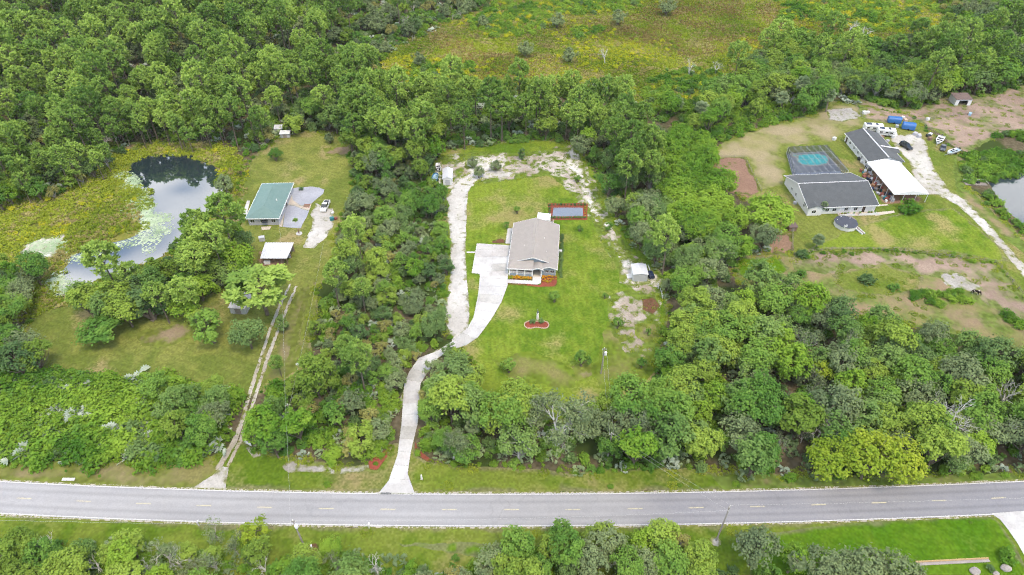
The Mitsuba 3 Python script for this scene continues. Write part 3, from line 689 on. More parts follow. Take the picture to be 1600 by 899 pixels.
for i in range(4):
    proto('palmetto', ('fan_leaves', 'fan_leaves', 'pale_fan_leaves', 'mid_leaves')[i], palmetto(140 + i))
proto('pale_palmetto', 'pale_fan_leaves', palmetto(150, 1.3, 14))
for i in range(3):
    proto('cabbage', 'fan_leaves', cabbage_palm(160 + i, 4.0 + i * 1.3))
for i in range(3):
    proto('dead', 'oak_leaves', bare_tree(170 + i, 9.5, 1.1, r=.24, wood='pale_limbs'))
for i in range(2):
    proto('sparse', 'oak_leaves', bare_tree(180 + i, 9.0, 1.15, leaves=4))
proto('small_tree', 'mid_leaves', broad(190, R=1.7, h=3.4, base=.2, lobes=5, clumps=36, per=24, size=.2, squash=1.0))
proto('conifer', 'oak_leaves_dark', broad(191, R=1.5, h=4.0, base=.06, lobes=6, clumps=48, per=26, size=.2, squash=1.5))
for i in range(2): proto('tussock', 'marsh_leaves', tussock(200 + i))
for i in range(2): proto('tussock_gold', 'marsh_gold', tussock(203 + i, 2.2, 20, 9, .8))
proto('tussock_rust', 'marsh_rust', tussock(209))
for i in range(2): proto('tussock_dry', 'marsh_dry', tussock(206 + i))
proto('greylimb', 'oak_leaves', bare_tree(240, 12.5, .95, 5, .42, leaves=9, wood='pale_limbs')); proto('greylimb', 'oak_leaves', bare_tree(241, 11.5, 1.0, 5, .40, leaves=9, wood='pale_limbs'))
proto('bare_shrub', 'oak_leaves', bare_tree(242, 4.0, 1.3, 3, .10))
for i in range(2):
    proto('marsh_bush', ('marsh_gold', 'marsh_leaves')[i], bush(210 + i, R=1.3, h=1.3, clumps=12, per=14, size=.28))
proto('flower', 'flower_leaves', bush(220, R=.35, h=.4, clumps=7, per=10, size=.12))
proto('low_shrub', 'oak_leaves_dark', bush(221, R=.5, h=.7, clumps=10, per=14, size=.14))

def at(kind_key, x, y, s=1.0, yaw=0.0, z=0.0, sz=None):
    return {'type': 'instance', 'to_world': T().translate([x, y, z]).rotate([0, 0, 1], yaw).scale([s, s, sz or s]), 'shapegroup': {'type': 'ref', 'id': kind_key}}

NAME = dict(pine='pine_tree', slim_pine='pine_tree', oak='oak_tree', scrub='scrub_oak', broad='broadleaf_tree', lobed='broadleaf_tree', yellow='yellow_tree', shrub='shrub', thicket='shrub',
    palmetto='saw_palmetto', pale_palmetto='saw_palmetto', cabbage='cabbage_palm', dead='bare_tree', sparse='bare_tree', greylimb='bare_tree', small_tree='young_tree', conifer='conifer', flower='flowering_plant', low_shrub='shrub')
CAT = dict(pine_tree='pine tree', oak_tree='oak tree', scrub_oak='scrub oak', broadleaf_tree='tree', yellow_tree='tree', shrub='shrub', saw_palmetto='palmetto', cabbage_palm='palm tree', bare_tree='bare tree',
    young_tree='young tree', conifer='conifer', flowering_plant='plant')
MASS = dict(pine_tree='pine_woods', oak_tree='oak_woods', scrub_oak='oak_scrub', broadleaf_tree='broadleaf_woods', shrub='undergrowth', saw_palmetto='palmetto_scrub')
PRNG = np.random.default_rng(77)

def plant(kind, xy, s=1.0, label=None, v=None, yaw=None, group=None, sz=None):
    """One plant that stands out, with a label of its own."""
    ks = PROTO[kind]
    k = number(NAME[kind])
    scene[k] = at(ks[(v if v is not None else int(PRNG.integers(len(ks)))) % len(ks)], xy[0], xy[1], s, PRNG.uniform(0, 360) if yaw is None else yaw, sz=sz)
    labels[k] = {'label': label, 'category': CAT[NAME[kind]]}
    if group: labels[k]['group'] = group
    COUNT[NAME[kind]] = COUNT.get(NAME[kind], 0) + 1
    TAKEN.append((xy[0], xy[1], s * RAD.get(kind, 0)))
    return k

RAD = dict(pine=2.6, oak=2.8, broad=2.8, lobed=3.2, yellow=3.4, greylimb=4.4, dead=2.2, sparse=2.4, conifer=1.2, scrub=1.6, cabbage=2.6)
COUNT, TAKEN, WILD, STUFF = {}, [], [], {}
keep = unary_union([FIELDS[k].buffer(-1.0) for k in ('lawn_middle', 'lawn_west', 'yard_east', 'pond', 'canal', 'lower_paddock', 'back_paddock', 'verge_north', 'yard_dirt', 'lawn_south')]
                   + [road_poly.buffer(2.5), Polygon([(-109, 75.1), (0, 73), (107.3, 76.5), (100, 64.4), (73.9, 63.2), (73.1, 68.3), (65.3, 70.3), (54.1, 69.9), (47.5, 68.3), (41.4, 63.2), (36.8, 63.8), (35.3, 68.3), (25.8, 69.9), (12.3, 69.9), (7.3, 68.3), (-1.2, 68), (-2.4, 64.4), (-19.2, 65.4), (-28.9, 66.2), (-37.4, 66.7), (-40.1, 68), (-45.2, 68.8), (-61.4, 69.6), (-73.8, 69.9), (-99.2, 71.2), (-106.9, 71.6)]).buffer(0)] + [FIELDS[k].buffer(b_) for k, b_ in (('wheel_track', 1.8), ('wheel_track_001', 1.8), ('sand_track', .5), ('sand_track_mouth', 1.5), ('driveway_shoulder', .5))])

def scatter(poly, spacing, seed, jitter=.42, skip=0.0, clump=0.0, avoid=None, cs=.03):
    poly = Polygon(poly).buffer(0) if isinstance(poly, list) else poly
    rng = np.random.default_rng(seed)
    x0, y0, x1, y1 = poly.bounds
    gx, gy = np.meshgrid(np.arange(x0, x1, spacing), np.arange(y0, y1, spacing * .87))
    gx = gx + (np.arange(gx.shape[0]) % 2)[:, None] * spacing / 2
    p = np.column_stack([gx.ravel(), gy.ravel()]) + rng.uniform(-jitter, jitter, (gx.size, 2)) * spacing
    ok = shapely.contains_xy(poly, p[:, 0], p[:, 1])
    if avoid is not None: ok &= ~shapely.contains_xy(avoid, p[:, 0], p[:, 1])
    if skip: ok &= rng.uniform(size=len(p)) > skip
    if clump: ok &= meshkit.fbm(np.column_stack([p * cs, np.full(len(p), seed)]), 3, seed) > clump
    return p[ok], rng

def wild(poly, spacing, mix_, place, seed, size=(.8, 1.2), skip=.05, clump=0.0, avoid=True):
    """Plants that grow in a stand: kinds drawn from mix_, each a thing of its own later on."""
    p, rng = scatter(poly, spacing, seed, skip=skip, clump=clump, avoid=keep if avoid is True else (None if avoid is False else avoid))
    kinds, w = list(mix_), np.array(list(mix_.values()), float)
    for (x, y) in p:
        k = kinds[rng.choice(len(kinds), p=w / w.sum())]
        WILD.append((k, x, y, rng.uniform(*size), rng.uniform(0, 360), int(rng.integers(99)), place))

def stuff(key, poly, spacing, mix_, seed, size=(.7, 1.3), skip=.1, clump=0.0, avoid=True, cs=.03):
    """Growth nobody could count: one object of many instances."""
    a = keep if avoid is True else (None if avoid is False else avoid)
    p, rng = scatter(poly, spacing, seed, skip=skip, clump=clump, avoid=a, cs=cs)
    kinds, w = list(mix_), np.array(list(mix_.values()), float)
    for (x, y) in p:
        k = kinds[rng.choice(len(kinds), p=w / w.sum())]; s = rng.uniform(*size)
        add_stuff(key, PROTO[k][int(rng.integers(len(PROTO[k])))], x, y, s, rng.uniform(0, 360))

def add_stuff(key, g, x, y, s, yaw):
    n = STUFF[key] = STUFF.get(key, 0) + 1
    scene[f'{key}__{n:04d}'] = at(g, x, y, s, yaw)
    if key not in labels: labels[key] = {'kind': 'stuff'}


hard = unary_union([road_poly.buffer(1.2), Polygon([(-27.1, 79.2), (-25.4, 82.2), (-24.4, 88.5), (-24.6, 97.4), (-25.4, 108.8), (-24.7, 112.5), (-22.9, 117.2), (-18.6, 119.6), (-15.3, 122.8), (-13.1, 125.8), (-11.5, 127.9), (-10.1, 131.8), (-9.2, 141.3), (-9, 150.2), (-11.4, 150.5), (-10.5, 164.6), (-0.6, 163.6), (0, 180.2), (14.6, 180.2), (13.8, 144.1), (-1.2, 144.1), (-2.9, 137.9), (-5.5, 131.1), (-8.6, 124.6), (-11.5, 121.7), (-15.9, 119.6), (-18.2, 117.2), (-20.4, 112.3), (-21.6, 108.8), (-21, 97.4), (-21.7, 88.8), (-21.7, 83.9), (-19.7, 79.2)]).buffer(.6)] + [FIELDS[k_].buffer(.2) for k_ in ('sand_track', 'wheel_track', 'wheel_track_001', 'sand_track_mouth', 'shell_drive')])
drive_keep = hard.buffer(.9)

# --- stands of trees (outlines in metres, of where the crowns are)
NW = [(-306.7, 418.1), (-9.1, 418.1), (-18.3, 372.5), (-40.4, 341.9), (-54.2, 317.6), (-59.8, 291.4), (-55.5, 257.6), (-44.5, 238.9), (-39.9, 227.2), (-55.1, 229.2), (-56.1, 215.8), (-72.6, 215.8), (-83, 222.1), (-94.4, 215.3), (-104.9, 227.2), (-141.6, 230.3), (-138.6, 206.5), (-148.2, 188.4), (-171.2, 186.8)]
wild(NW, 10.4, dict(pine=.86, oak=.04, broad=.07, dead=.03), 'in the woods', 301, (.85, 1.25), .06, .37)
wild([(-147.2, 238.8), (-108.4, 233.4), (-102, 217.5), (-138, 220.3)], 4.2, dict(slim_pine=1), 'along the far bank of the lily pond', 302, (.85, 1.15), .1)
wild([(-162.6, 211.4), (-139.3, 220.8), (-133.2, 206.9), (-141.6, 195.4), (-154.3, 184.4), (-166.1, 180.7), (-178, 200.4)], 5.5, dict(slim_pine=.7, broad=.3), 'at the edge of the marsh west of the lily pond', 303, (.8, 1.2), .15)
wild([(-61.7, 245.6), (-39.2, 250.3), (-24.8, 253.8), (-9.7, 247.9), (14.7, 250.3), (33.3, 240), (48.5, 230.3), (43.2, 209.8), (23.3, 217.3), (6.7, 217.3), (-8.7, 211.6), (-21.4, 207.1), (-42.9, 207.1), (-55.5, 211.6)], 6.6, dict(pine=.80, broad=.16, dead=.04), 'in the row of pines between the marsh and the clearing', 304, (.85, 1.1), .05)
wild([(-60.1, 223.7), (-46.2, 223.7), (-25, 218.9), (-22.3, 212), (-30.5, 205.3), (-43.3, 203.2), (-56.4, 209.7)], 4.5, dict(scrub=.35, broad=.3, pine=.15, palmetto=.2), 'at the north end of the wooded strip west of the clearing', 305, (.8, 1.15))
STRIP = [(-55.8, 214.7), (-36.2, 216.6), (-26.6, 210.6), (-21.8, 187.8), (-19.1, 160.1), (-17.8, 142.6), (-17.1, 127.8), (-22, 120.8), (-25.5, 110.7), (-26.4, 105.7), (-29, 103.4), (-37.9, 104.5), (-45.5, 105.7), (-47.5, 109.7), (-49.2, 122.6), (-49.9, 142.6), (-50.1, 160.1), (-52.4, 187.8)]
wild(STRIP, 3.7, dict(scrub=.66, oak=.04, pine=.015, broad=.035, palmetto=.25), 'in the scrubby strip west of the sand track', 306, (.6, .98))
wild([(-51.5, 171.9), (-39.6, 168.5), (-34.6, 146.8), (-34.8, 116.9), (-37.8, 108.5), (-44.5, 112.6), (-47.5, 135.9)], 12.0, dict(pine=.8, broad=.2), 'standing above the scrub west of the sand track', 307, (.62, .85))
wild([(-81.8, 105.2), (-58.4, 105.2), (-51.1, 99.6), (-44, 87.5), (-50.6, 87.5), (-56.4, 96), (-60.5, 89.1), (-69, 86.7)], 4.6, dict(oak=.1, broad=.75, scrub=.15), 'beside the wheel tracks near the road', 308, (.6, .9))
wild([(-60, 107), (-49.6, 109.5), (-35.8, 108), (-27.6, 107.8), (-25.3, 95.8), (-26.2, 90.7), (-29.7, 86.7), (-34.8, 86.4), (-44.4, 87.7), (-50.1, 88.7), (-55, 90.7)], 2.5, dict(shrub=.28, thicket=.30, palmetto=.28, scrub=.10, broad=.04), 'in the thicket between the wheel tracks and the driveway', 309, (.8, 1.25))
SE = [(-21, 105.4), (-8.1, 108.3), (-5.3, 99.7), (8.4, 98.8), (18.1, 97.5), (28.7, 103.5), (35.5, 111.4), (40.5, 129.4), (52.5, 139.6), (69.5, 139.6), (81.9, 131.8), (95.2, 124.6), (108.2, 118.9), (125.5, 116.7), (141.7, 111.4), (122.3, 82.9), (102.8, 82.6), (77.1, 82.6), (56.5, 82.6), (25.7, 82.6), (18.1, 84.1), (0, 86), (-17.8, 87.6), (-20.3, 94.3)]
wild(SE, 5.0, dict(broad=.56, oak=.31, dead=.02, sparse=.05, scrub=.04, greylimb=.015, yellow=.005), 'in the oak wood east of the driveway', 310, (.62, 1.2))
wild([(-21.8, 110.2), (-15.5, 117.5), (-8.4, 114.3), (-6.6, 106.2), (-14.2, 98.6), (-20.6, 98.6)], 3.6, dict(scrub=.7, palmetto=.3), 'in the corner between the driveway and the lawn', 311, (.75, 1.1))
wild([(20.7, 105.5), (31.6, 109.5), (40.3, 115.8), (37.3, 99.8), (22.8, 98)], 2.6, dict(thicket=.7, shrub=.3), 'at the south end of the lawn', 312, (.8, 1.3))
EAST = [(23.8, 219.9), (46.1, 224.7), (53.4, 227.2), (50, 199.7), (48.4, 173), (57.4, 161.4), (67.9, 159.2), (82.5, 167.9), (80.2, 160.4), (63.2, 155.2), (58.9, 145), (50.8, 139.6), (40.8, 135.6), (38.8, 149.3), (30.1, 157.3), (27.1, 173), (23.2, 197.6)]
wild(EAST, 5.4, dict(oak=.46, scrub=.30, pine=.07, broad=.17), 'in the wood between the clearing and the east neighbour', 313, (.75, 1.1))
wild([(52.9, 225.8), (66.7, 225.8), (67.8, 200.4), (67.2, 180.7), (68.4, 170), (56.7, 160.1), (49.4, 170), (50.1, 196.2)], 5.6, dict(lobed=1), 'along the west side of the small brown pen', 314, (.75, 1.05))
wild([(41.8, 222.2), (49.7, 222.2), (46.8, 191), (37.6, 191)], 8, dict(pine=1), 'north east of the clearing', 315, (.8, 1.0))
NE = [(89.1, 271), (105.2, 291.7), (121.8, 315), (141.5, 308.5), (172.6, 306.9), (203.7, 323.3), (242.5, 350.7), (288.2, 384.1), (345.6, 407.6), (247.9, 265.9), (212.5, 267.1), (181.4, 267.1), (163.5, 256.6), (142.6, 260.8), (114.7, 253.6), (102.4, 262.7), (86.6, 260.8)]
wild(NE, 6.0, dict(broad=.62, oak=.22, pine=.14, dead=.02), 'in the wood behind the east neighbour', 316, (.8, 1.2), .04)
wild([(127.7, 263.2), (164.3, 269.4), (174.6, 263.2), (165.8, 250.3), (151.8, 252.6), (140.7, 263.2)], 3.2, dict(shrub=.5, thicket=.3, broad=.2), 'at the foot of the wood behind the east neighbour', 317, (.9, 1.4))
wild([(50.8, 253.7), (78.5, 264.3), (104.7, 264.3), (120.4, 264.3), (126.1, 258.3), (111.8, 245.8), (83.5, 232), (71.7, 222.2), (62.8, 236.1)], 3.4, dict(thicket=.6, shrub=.3, broad=.1), 'in the green thicket north west of the yard', 318, (.9, 1.4))
wild([(-101, 140.1), (-95, 149.6), (-86.7, 160.4), (-78.4, 162.3), (-72.3, 155.5), (-68.5, 145), (-60, 135.6), (-62.7, 124.6), (-69, 127), (-76.3, 129.8), (-86.8, 131.8), (-96.2, 127), (-109.6, 128.2), (-115, 133.8), (-111.8, 139.6)], 4.5, dict(pine=.42, slim_pine=.14, broad=.30, oak=.14), 'between the lily pond and the west lawn', 319, (.75, 1.1))
wild([(-150.3, 146.3), (-137, 150.6), (-127.2, 143.5), (-119.3, 130.5), (-116.7, 118.8), (-111.4, 112.4), (-115.7, 109.3), (-127.5, 109.3)], 4.8, dict(oak=.5, broad=.5), 'west of the mown lawn', 320, (.7, 1.0))
wild([(-99.9, 67.5), (-82.9, 66.9), (-70.9, 66.5), (-59.3, 67), (-43.6, 66), (-37.1, 63.3), (-27.6, 61.8), (-26.1, 53.2), (-97.8, 53.2)], 3.4, dict(broad=.38, shrub=.2, scrub=.14, sparse=.14, dead=.05, palmetto=.09), 'south of the road in the west', 321, (.55, .9))
wild([(-2.9, 65.5), (7.1, 68.3), (12, 70.4), (25.3, 70.4), (33.9, 68.5), (35.9, 64.2), (30.1, 52.7), (-4.3, 52.7)], 4.6, dict(broad=.6, oak=.3, scrub=.1), 'south of the road between the two verge lawns', 322, (.65, .95))
wild([(44.8, 66), (52.3, 67.5), (63, 67.5), (72.7, 65.3), (72.6, 59.9), (69.5, 53.2), (35.8, 53.2)], 4.4, dict(oak=.7, scrub=.2, broad=.1), 'beside the emerald lawn south of the road', 323, (.7, .95))
wild([(-30.5, 63.6), (-18.9, 64.4), (-2.3, 62.8), (-2.2, 54.1), (-28.7, 54.1)], 3.0, dict(shrub=.4, palmetto=.3, scrub=.3), 'in the hollow south of the verge', 324, (.7, 1.1))
wild([(159.6, 217.4), (174.8, 220.2), (189.2, 221.2), (186.9, 209.7), (167.2, 202.4), (159.6, 198.2), (153.6, 197), (154.6, 205.4)], 3.0, dict(thicket=.7, shrub=.3), 'on the near bank of the canal', 325, (.9, 1.5))
wild([(150.2, 193.5), (156.6, 192.3), (156.2, 182.1), (157.1, 173.2), (154.2, 168.1), (152.2, 178.4), (149.4, 184.6)], 3.0, dict(shrub=.8, thicket=.2), 'along the canal beside the shell drive', 326, (.8, 1.3))
wild([(180.4, 244.1), (186.9, 242.5), (193.1, 236.1), (188.8, 228.5), (178.3, 231)], 3.2, dict(shrub=.8, thicket=.2), 'on the hummock in the bare paddock', 327, (.9, 1.4))
wild([(116.8, 142.3), (122.1, 142.3), (123.1, 137.6), (115.5, 136), (108.2, 138.6), (108.1, 142.3)], 2.2, dict(thicket=.8, shrub=.2), 'in the green hollow of the lower paddock', 328, (.7, 1.0), avoid=False)
wild([(129.5, 133.7), (132.4, 130), (131.3, 125.2), (125.8, 130)], 2.2, dict(thicket=1), 'in the corner of the lower paddock', 329, (.7, 1.0), avoid=False)

wild([(-29.3, 107.8), (-26.2, 107), (-25.6, 96.5), (-25.9, 90.6), (-28.6, 87.6), (-31.8, 88.9), (-30.2, 100.1)], 2.2, dict(shrub=.4, thicket=.4, palmetto=.2), 'left of the driveway', 330, (.7, 1.1), avoid=drive_keep)
wild([(-20.3, 107.8), (-15.2, 110.8), (-13.6, 88.8), (-17.9, 88.6), (-20, 91.3), (-19.9, 100.1)], 2.3, dict(shrub=.5, thicket=.2, palmetto=.3), 'right of the driveway', 331, (.7, 1.1), avoid=drive_keep)
wild([(-32.3, 113.2), (-25.2, 119.1), (-17.7, 123.6), (-15.6, 120.8), (-21.8, 116.4), (-24.4, 111.4), (-25.6, 106.9), (-29.7, 105.8)], 2.0, dict(shrub=.35, palmetto=.45, scrub=.2), 'left of the bend', 332, (.6, 1.0), avoid=drive_keep)
wild([(-116, 137.6), (-101.6, 138.6), (-80.3, 140.8), (-74.5, 131), (-87.7, 129), (-97, 128.1), (-108.8, 129)], 5.6, dict(pine=.45, broad=.55), 'between the pond and the west lawn', 333, (.75, 1.1), avoid=drive_keep)
# --- plants that stand out
plant('broad', (-102.21, 123.48), 1.45, 'large round bright green bush alone on the west lawn beside the pines', 1, sz=.72)
plant('conifer', (-93.82, 131.09), 3.2, 'dark green dense tree at the edge of the west lawn', 0, sz=2.2)
plant('conifer', (-58.54, 126.98), 1.1, 'dark egg shaped conifer beside the wheel tracks', 0)
plant('pine', (-64.31, 133.07), 2.0, 'very broad bright pine beside the small white roof on the west lawn', 1, sz=.82)
plant('oak', (-64.7, 120.53), .95, 'round dark oak below the broad pine beside the wheel tracks', 2)
plant('scrub', (-74.86, 122.79), 1.8, 'clump of glossy shrubs at the edge of the west lawn', 3)
plant('slim_pine', (-54.73, 110.88), .62, 'young pine standing alone between the wheel tracks and the scrub', 0)
plant('scrub', (-83.25, 213.71), .95, 'round palmetto edged bush on the lawn behind the green roofed house', 3)
plant('scrub', (-66.94, 226.88), .8, 'pale shrub clump at the far right corner of the west lawn', 0)
plant('scrub', (-94.2, 193.44), 1.3, 'grey green round tree on the pond bank by the green roofed house', 0)
plant('yellow', (-92.43, 203.66), .55, 'thin yellow green tree behind the pond bank', 1)
plant('broad', (-76.26, 149.67), 1.25, 'light green tree left of the white roofed carport', 0)
plant('yellow', (-79.7, 157.96), .7, 'yellow green bushy tree behind the light green one by the carport', 1)
plant('broad', (-78.8, 126.27), .8, 'light green tree with a pale trunk beside the small white roof', 5)
plant('broad', (-84.43, 157.05), 1.1, 'bushy tree between the pond and the green roofed house', 3)
plant('shrub', (-67.48, 176.66), .55, 'small round shrub on the grey paved patio', 0)
plant('low_shrub', (-69.92, 194.63), 1.6, 'dark low shrub at the rear edge of the grey paved patio', 0)
plant('greylimb', (9.35, 90.16), 1.45, 'wide grey branched oak with pale bare limbs south of the lawn', 0)
plant('greylimb', (4.45, 92.19), 1.0, 'smaller grey branched oak beside the wide one south of the lawn', 1)
plant('yellow', (72.09, 82.78), 1.12, 'big yellow green tree overhanging the north edge of the road, middle of three', 0)
plant('yellow', (64.37, 83.4), .9, 'yellow green tree overhanging the north edge of the road, left of three', 0)
plant('yellow', (78.43, 83.09), .95, 'yellow green tree overhanging the north edge of the road, right of three', 0)
plant('yellow', (71.72, 108.85), .85, 'pale yellow tree rising out of the oak wood', 1)
plant('dead', (94.26, 92.19), 1.5, 'bare grey tree in the oak wood near the road', 0)
plant('dead', (64.21, 89.66), 1.15, 'bare pale branches left of the big yellow green tree', 1)
plant('dead', (166.77, 324.86), 1.25, 'tall dead pine at the edge of the marsh', 2)
plant('dead', (165.46, 337.63), 1.0, 'slanting dead snag beside the tall dead pine at the marsh', 1)
plant('small_tree', (11.35, 138.18), .95, 'small round tree on the lawn in front of the house', 0)
plant('small_tree', (16.75, 114.64), 1.15, 'young tree with a grey trunk on the lawn near the power pole', 0)
plant('small_tree', (-0.77, 112.54), 1.1, 'dark green young tree at the south edge of the lawn', 0)
plant('small_tree', (27.17, 127.93), .85, 'bright young tree on the yellowed grass', 0)
plant('small_tree', (25.08, 139.49), .5, 'tiny dark sapling on the lawn west of the grey shed', 0)
plant('small_tree', (34.55, 125.57), .5, 'grey green sapling on bare soil at the east edge of the lawn', 0)
plant('small_tree', (31.24, 114), .8, 'grey young tree at the south east corner of the lawn', 0)
plant('small_tree', (-1.77, 172.5), .6, 'small tree at the rear left corner of the house', 0)
plant('small_tree', (1.62, 180.58), .7, 'round dark bush on the back lawn', 0)
plant('conifer', (3.64, 215.07), 1.0, 'dark upright conifer on the sand behind the back lawn', 0)
plant('small_tree', (22.25, 199.49), .7, 'yellow green bush at the east edge of the back lawn', 0)
plant('small_tree', (29.59, 171.48), .75, 'bright green bush on the sandy path', 0)
plant('small_tree', (20.52, 170.81), .55, 'small bush beside the rear right corner of the house', 0)
plant('scrub', (-11.34, 202.4), .85, 'spreading grey green oak on the sand beside the white shed', 0)
plant('scrub', (-5.53, 206.65), .8, 'second spreading oak on the sand behind the back lawn', 1)
plant('scrub', (-13.83, 209.26), .8, 'oak on the sand behind the white shed', 0)
plant('lobed', (77.39, 171.48), 1.5, 'very large bright rounded tree west of the east yard', 0, sz=1.15)
plant('cabbage', (89.94, 162.32), .9, 'fan palm at the top of the lower paddock', 0)
plant('cabbage', (97.99, 180.58), .75, 'fan palm with yellowed fronds by the front corner of the grey roofed house', 0)
plant('shrub', (126.17, 182.03), 2.3, 'big round green bush in front of the white carport roof', 2)
plant('shrub', (98.57, 146.84), 1.5, 'rounded bush alone in the lower paddock', 3)
plant('shrub', (104.81, 143.52), 1.0, 'smaller upright bush in the lower paddock', 0)
plant('shrub', (84.37, 158.58), 1.3, 'dark bush beside the fan palm of the lower paddock', 3)
plant('shrub', (81.48, 149.67), 1.0, 'grey green bush at the west end of the lower paddock', 0)
plant('cabbage', (114.63, 257.41), 1.55, 'tall cabbage palm at the back of the yard, middle of three', 2)
plant('cabbage', (118.95, 260.36), 1.35, 'cabbage palm at the back of the yard, right of the tall one', 1)
plant('cabbage', (107.32, 254.51), 1.35, 'pale cabbage palm at the back of the yard, left of the tall one', 0)
plant('cabbage', (124.6, 252.79), 1.42, 'cabbage palm beside the sandy patch behind the yard', 1)
plant('cabbage', (64.53, 251.09), 1.35, 'cabbage palm at the marsh edge north of the clearing', 0)
plant('cabbage', (71.82, 241.2), 1.35, 'round headed cabbage palm in the thicket by the marsh', 1)
plant('cabbage', (-48.92, 90.5), .75, 'fan palm in the thicket beside the leaning power pole', 0)
plant('cabbage', (-8.62, 92.19), .85, 'fan palm in the oak wood right of the driveway', 1)
plant('cabbage', (-0.68, 88.51), .85, 'yellowed fan palm at the roadside edge of the oak wood', 0)
plant('cabbage', (50.64, 62.58), .9, 'fan palm at the bottom edge beside the emerald lawn', 1)
plant('sparse', (-56.27, 68.93), .75, 'spindly sapling leaning over the road in the west', 0)
plant('yellow', (-47.77, 68.27), .85, 'thin tree with yellow tufts in front of the road', 1)
plant('dead', (-24.44, 62.21), .7, 'bare grey tree in the hollow south of the verge', 0)
plant('sparse', (-31.8, 62.58), .7, 'pale forked tree right of the green bush south of the road', 1)
plant('broad', (-33.65, 65.95), .55, 'bright green bush beside the power pole south of the road', 0)
plant('shrub', (92.03, 65.44), 1.3, 'glossy green shrub beside the concrete driveway south of the road', 1)
plant('low_shrub', (88.07, 63.19), 1.5, 'low dark shrub among the boulders', 0)

plant('dead', (90.98, 96.55), 1.35, 'second bare grey tree in the oak wood, left of the larger one', 1)
plant('dead', (110.52, 101.1), 1.2, 'bare branched tree at the right edge of the oak wood', 2)
plant('sparse', (70.64, 117.22), 1.2, 'thinly leaved pale tree standing in a gap of the oak wood', 0)
plant('oak', (62.08, 60.17), 1.0, 'big grey green oak at the bottom edge left of the emerald lawn, middle of three', 0)
plant('oak', (56.7, 61.36), .85, 'grey green oak at the bottom edge left of the emerald lawn, left of three', 1)
plant('oak', (68.45, 59.57), .9, 'grey green oak at the bottom edge left of the emerald lawn, right of three', 0)
plant('broad', (51.62, 63.44), .7, 'bright green tree behind the fan palm at the bottom edge', 0)
plant('broad', (45.84, 60.17), .6, 'bright green tree at the bottom edge right of the bare ringed pole', 1)

for q_, s_, lb_ in (((-60.97, 63.44), .75, 'pale leafless tree at the bottom edge, first right of the lone sapling'), ((-65.31, 62.46), .7, 'pale leafless tree at the bottom edge, second from the west mailbox'), ((-75.54, 62.95), .65, 'pale leafless tree at the bottom edge below the dry verge'), ((-86.35, 64.43), .6, 'grey leafless tree near the bottom left corner'), ((-44.62, 62.09), .65, 'grey leafless tree at the bottom edge below the thin roadside pole')):
    plant('dead', q_, s_, lb_)

# --- far trees and what is over the limit of 300 of a kind become woods; the rest are things
WILD.sort(key=lambda w: w[1] ** 2 + w[2] ** 2)
LIMIT = 295
ADJ = dict(pine='tall round topped pine', slim_pine='slender pine', oak='grey green oak', scrub='low scrub oak', broad='bushy green tree', lobed='lobed bright green tree', yellow='yellow green tree',
    shrub='leafy green shrub', thicket='bright tangled shrub', palmetto='saw palmetto clump', dead='bare grey tree', greylimb='grey limbed tree', sparse='thinly leaved grey tree')
MARKS = [('the white shed', (-21.6, 199.49)), ('the grey shed', (35.85, 148.25)), ('the red kidney bed', (6.3, 129.38)), ('the lawn power pole', (21.31, 112.12)), ('the driveway mouth', (-23.47, 80.19)), ('the driveway bend', (-21.76, 115.06)),
    ('the green roofed house', (-78.35, 182.03)), ('the small carport', (-69.07, 158.58)), ('the pale hutch', (-86.39, 232.87)), ('the pond tip', (-124.26, 144.07)), ('the pond', (-114.49, 199.49)), ('the thicket pole', (-47.75, 88.02)), ('the white sign', (-56.79, 91)),
    ('the big yellow trees', (71.61, 83.24)), ('the horse', (126.02, 141.35)), ('the canal landing', (155.98, 198.26)), ('the paddock shelter', (182.4, 261.56)), ('the blue tarps', (147.89, 239.08)), ('the screened pool', (106.18, 214.62)),
    ('the round pool', (102.77, 173.87)), ('the brown hutch', (85.23, 171.48)), ('the brown pen', (76.09, 205.79)), ('the roadside pole', (20.22, 87.53)), ('the pole south of the road', (39.02, 68.93)), ('the thin roadside pole', (-39.15, 67.36)),
    ('the emerald lawn', (73.12, 68.27)), ('the blue grey pad', (17.86, 181.31)), ('the west mailbox', (-60.91, 72.02)), ('the boulders', (88.53, 62.95)), ('the tall dead pine', (166.77, 324.86)), ('the sand track', (-15.87, 158.58)), ('the marsh tip', (-51.08, 305.17)),
    ('the first marsh corner', (8.22, 280.46)), ('the tall cabbage palm', (114.63, 257.41)), ('the lower paddock bush', (98.57, 146.84)), ('the bright bush on the lawn', (-102.47, 124.4)), ('the dark conifer', (-58.54, 126.98)), ('the pickup', (-59.81, 183.87))]
MXY = np.array([m[1] for m in MARKS])
def where(x, y):
    i = int(np.argmin(np.hypot(MXY[:, 0] - x, MXY[:, 1] - y)))
    dx, dy = x - MXY[i, 0], y - MXY[i, 1]; d = math.hypot(dx, dy)
    a = int(((math.degrees(math.atan2(dy, dx)) + 22.5) % 360) // 45)
    far = '' if d < 22 else 'well ' if d < 60 else 'far '
    return f"{far}{('right of', 'behind and right of', 'behind', 'behind and left of', 'left of', 'in front and left of', 'in front of', 'in front and right of')[a]} {MARKS[i][0]}"
TK = np.array(TAKEN)
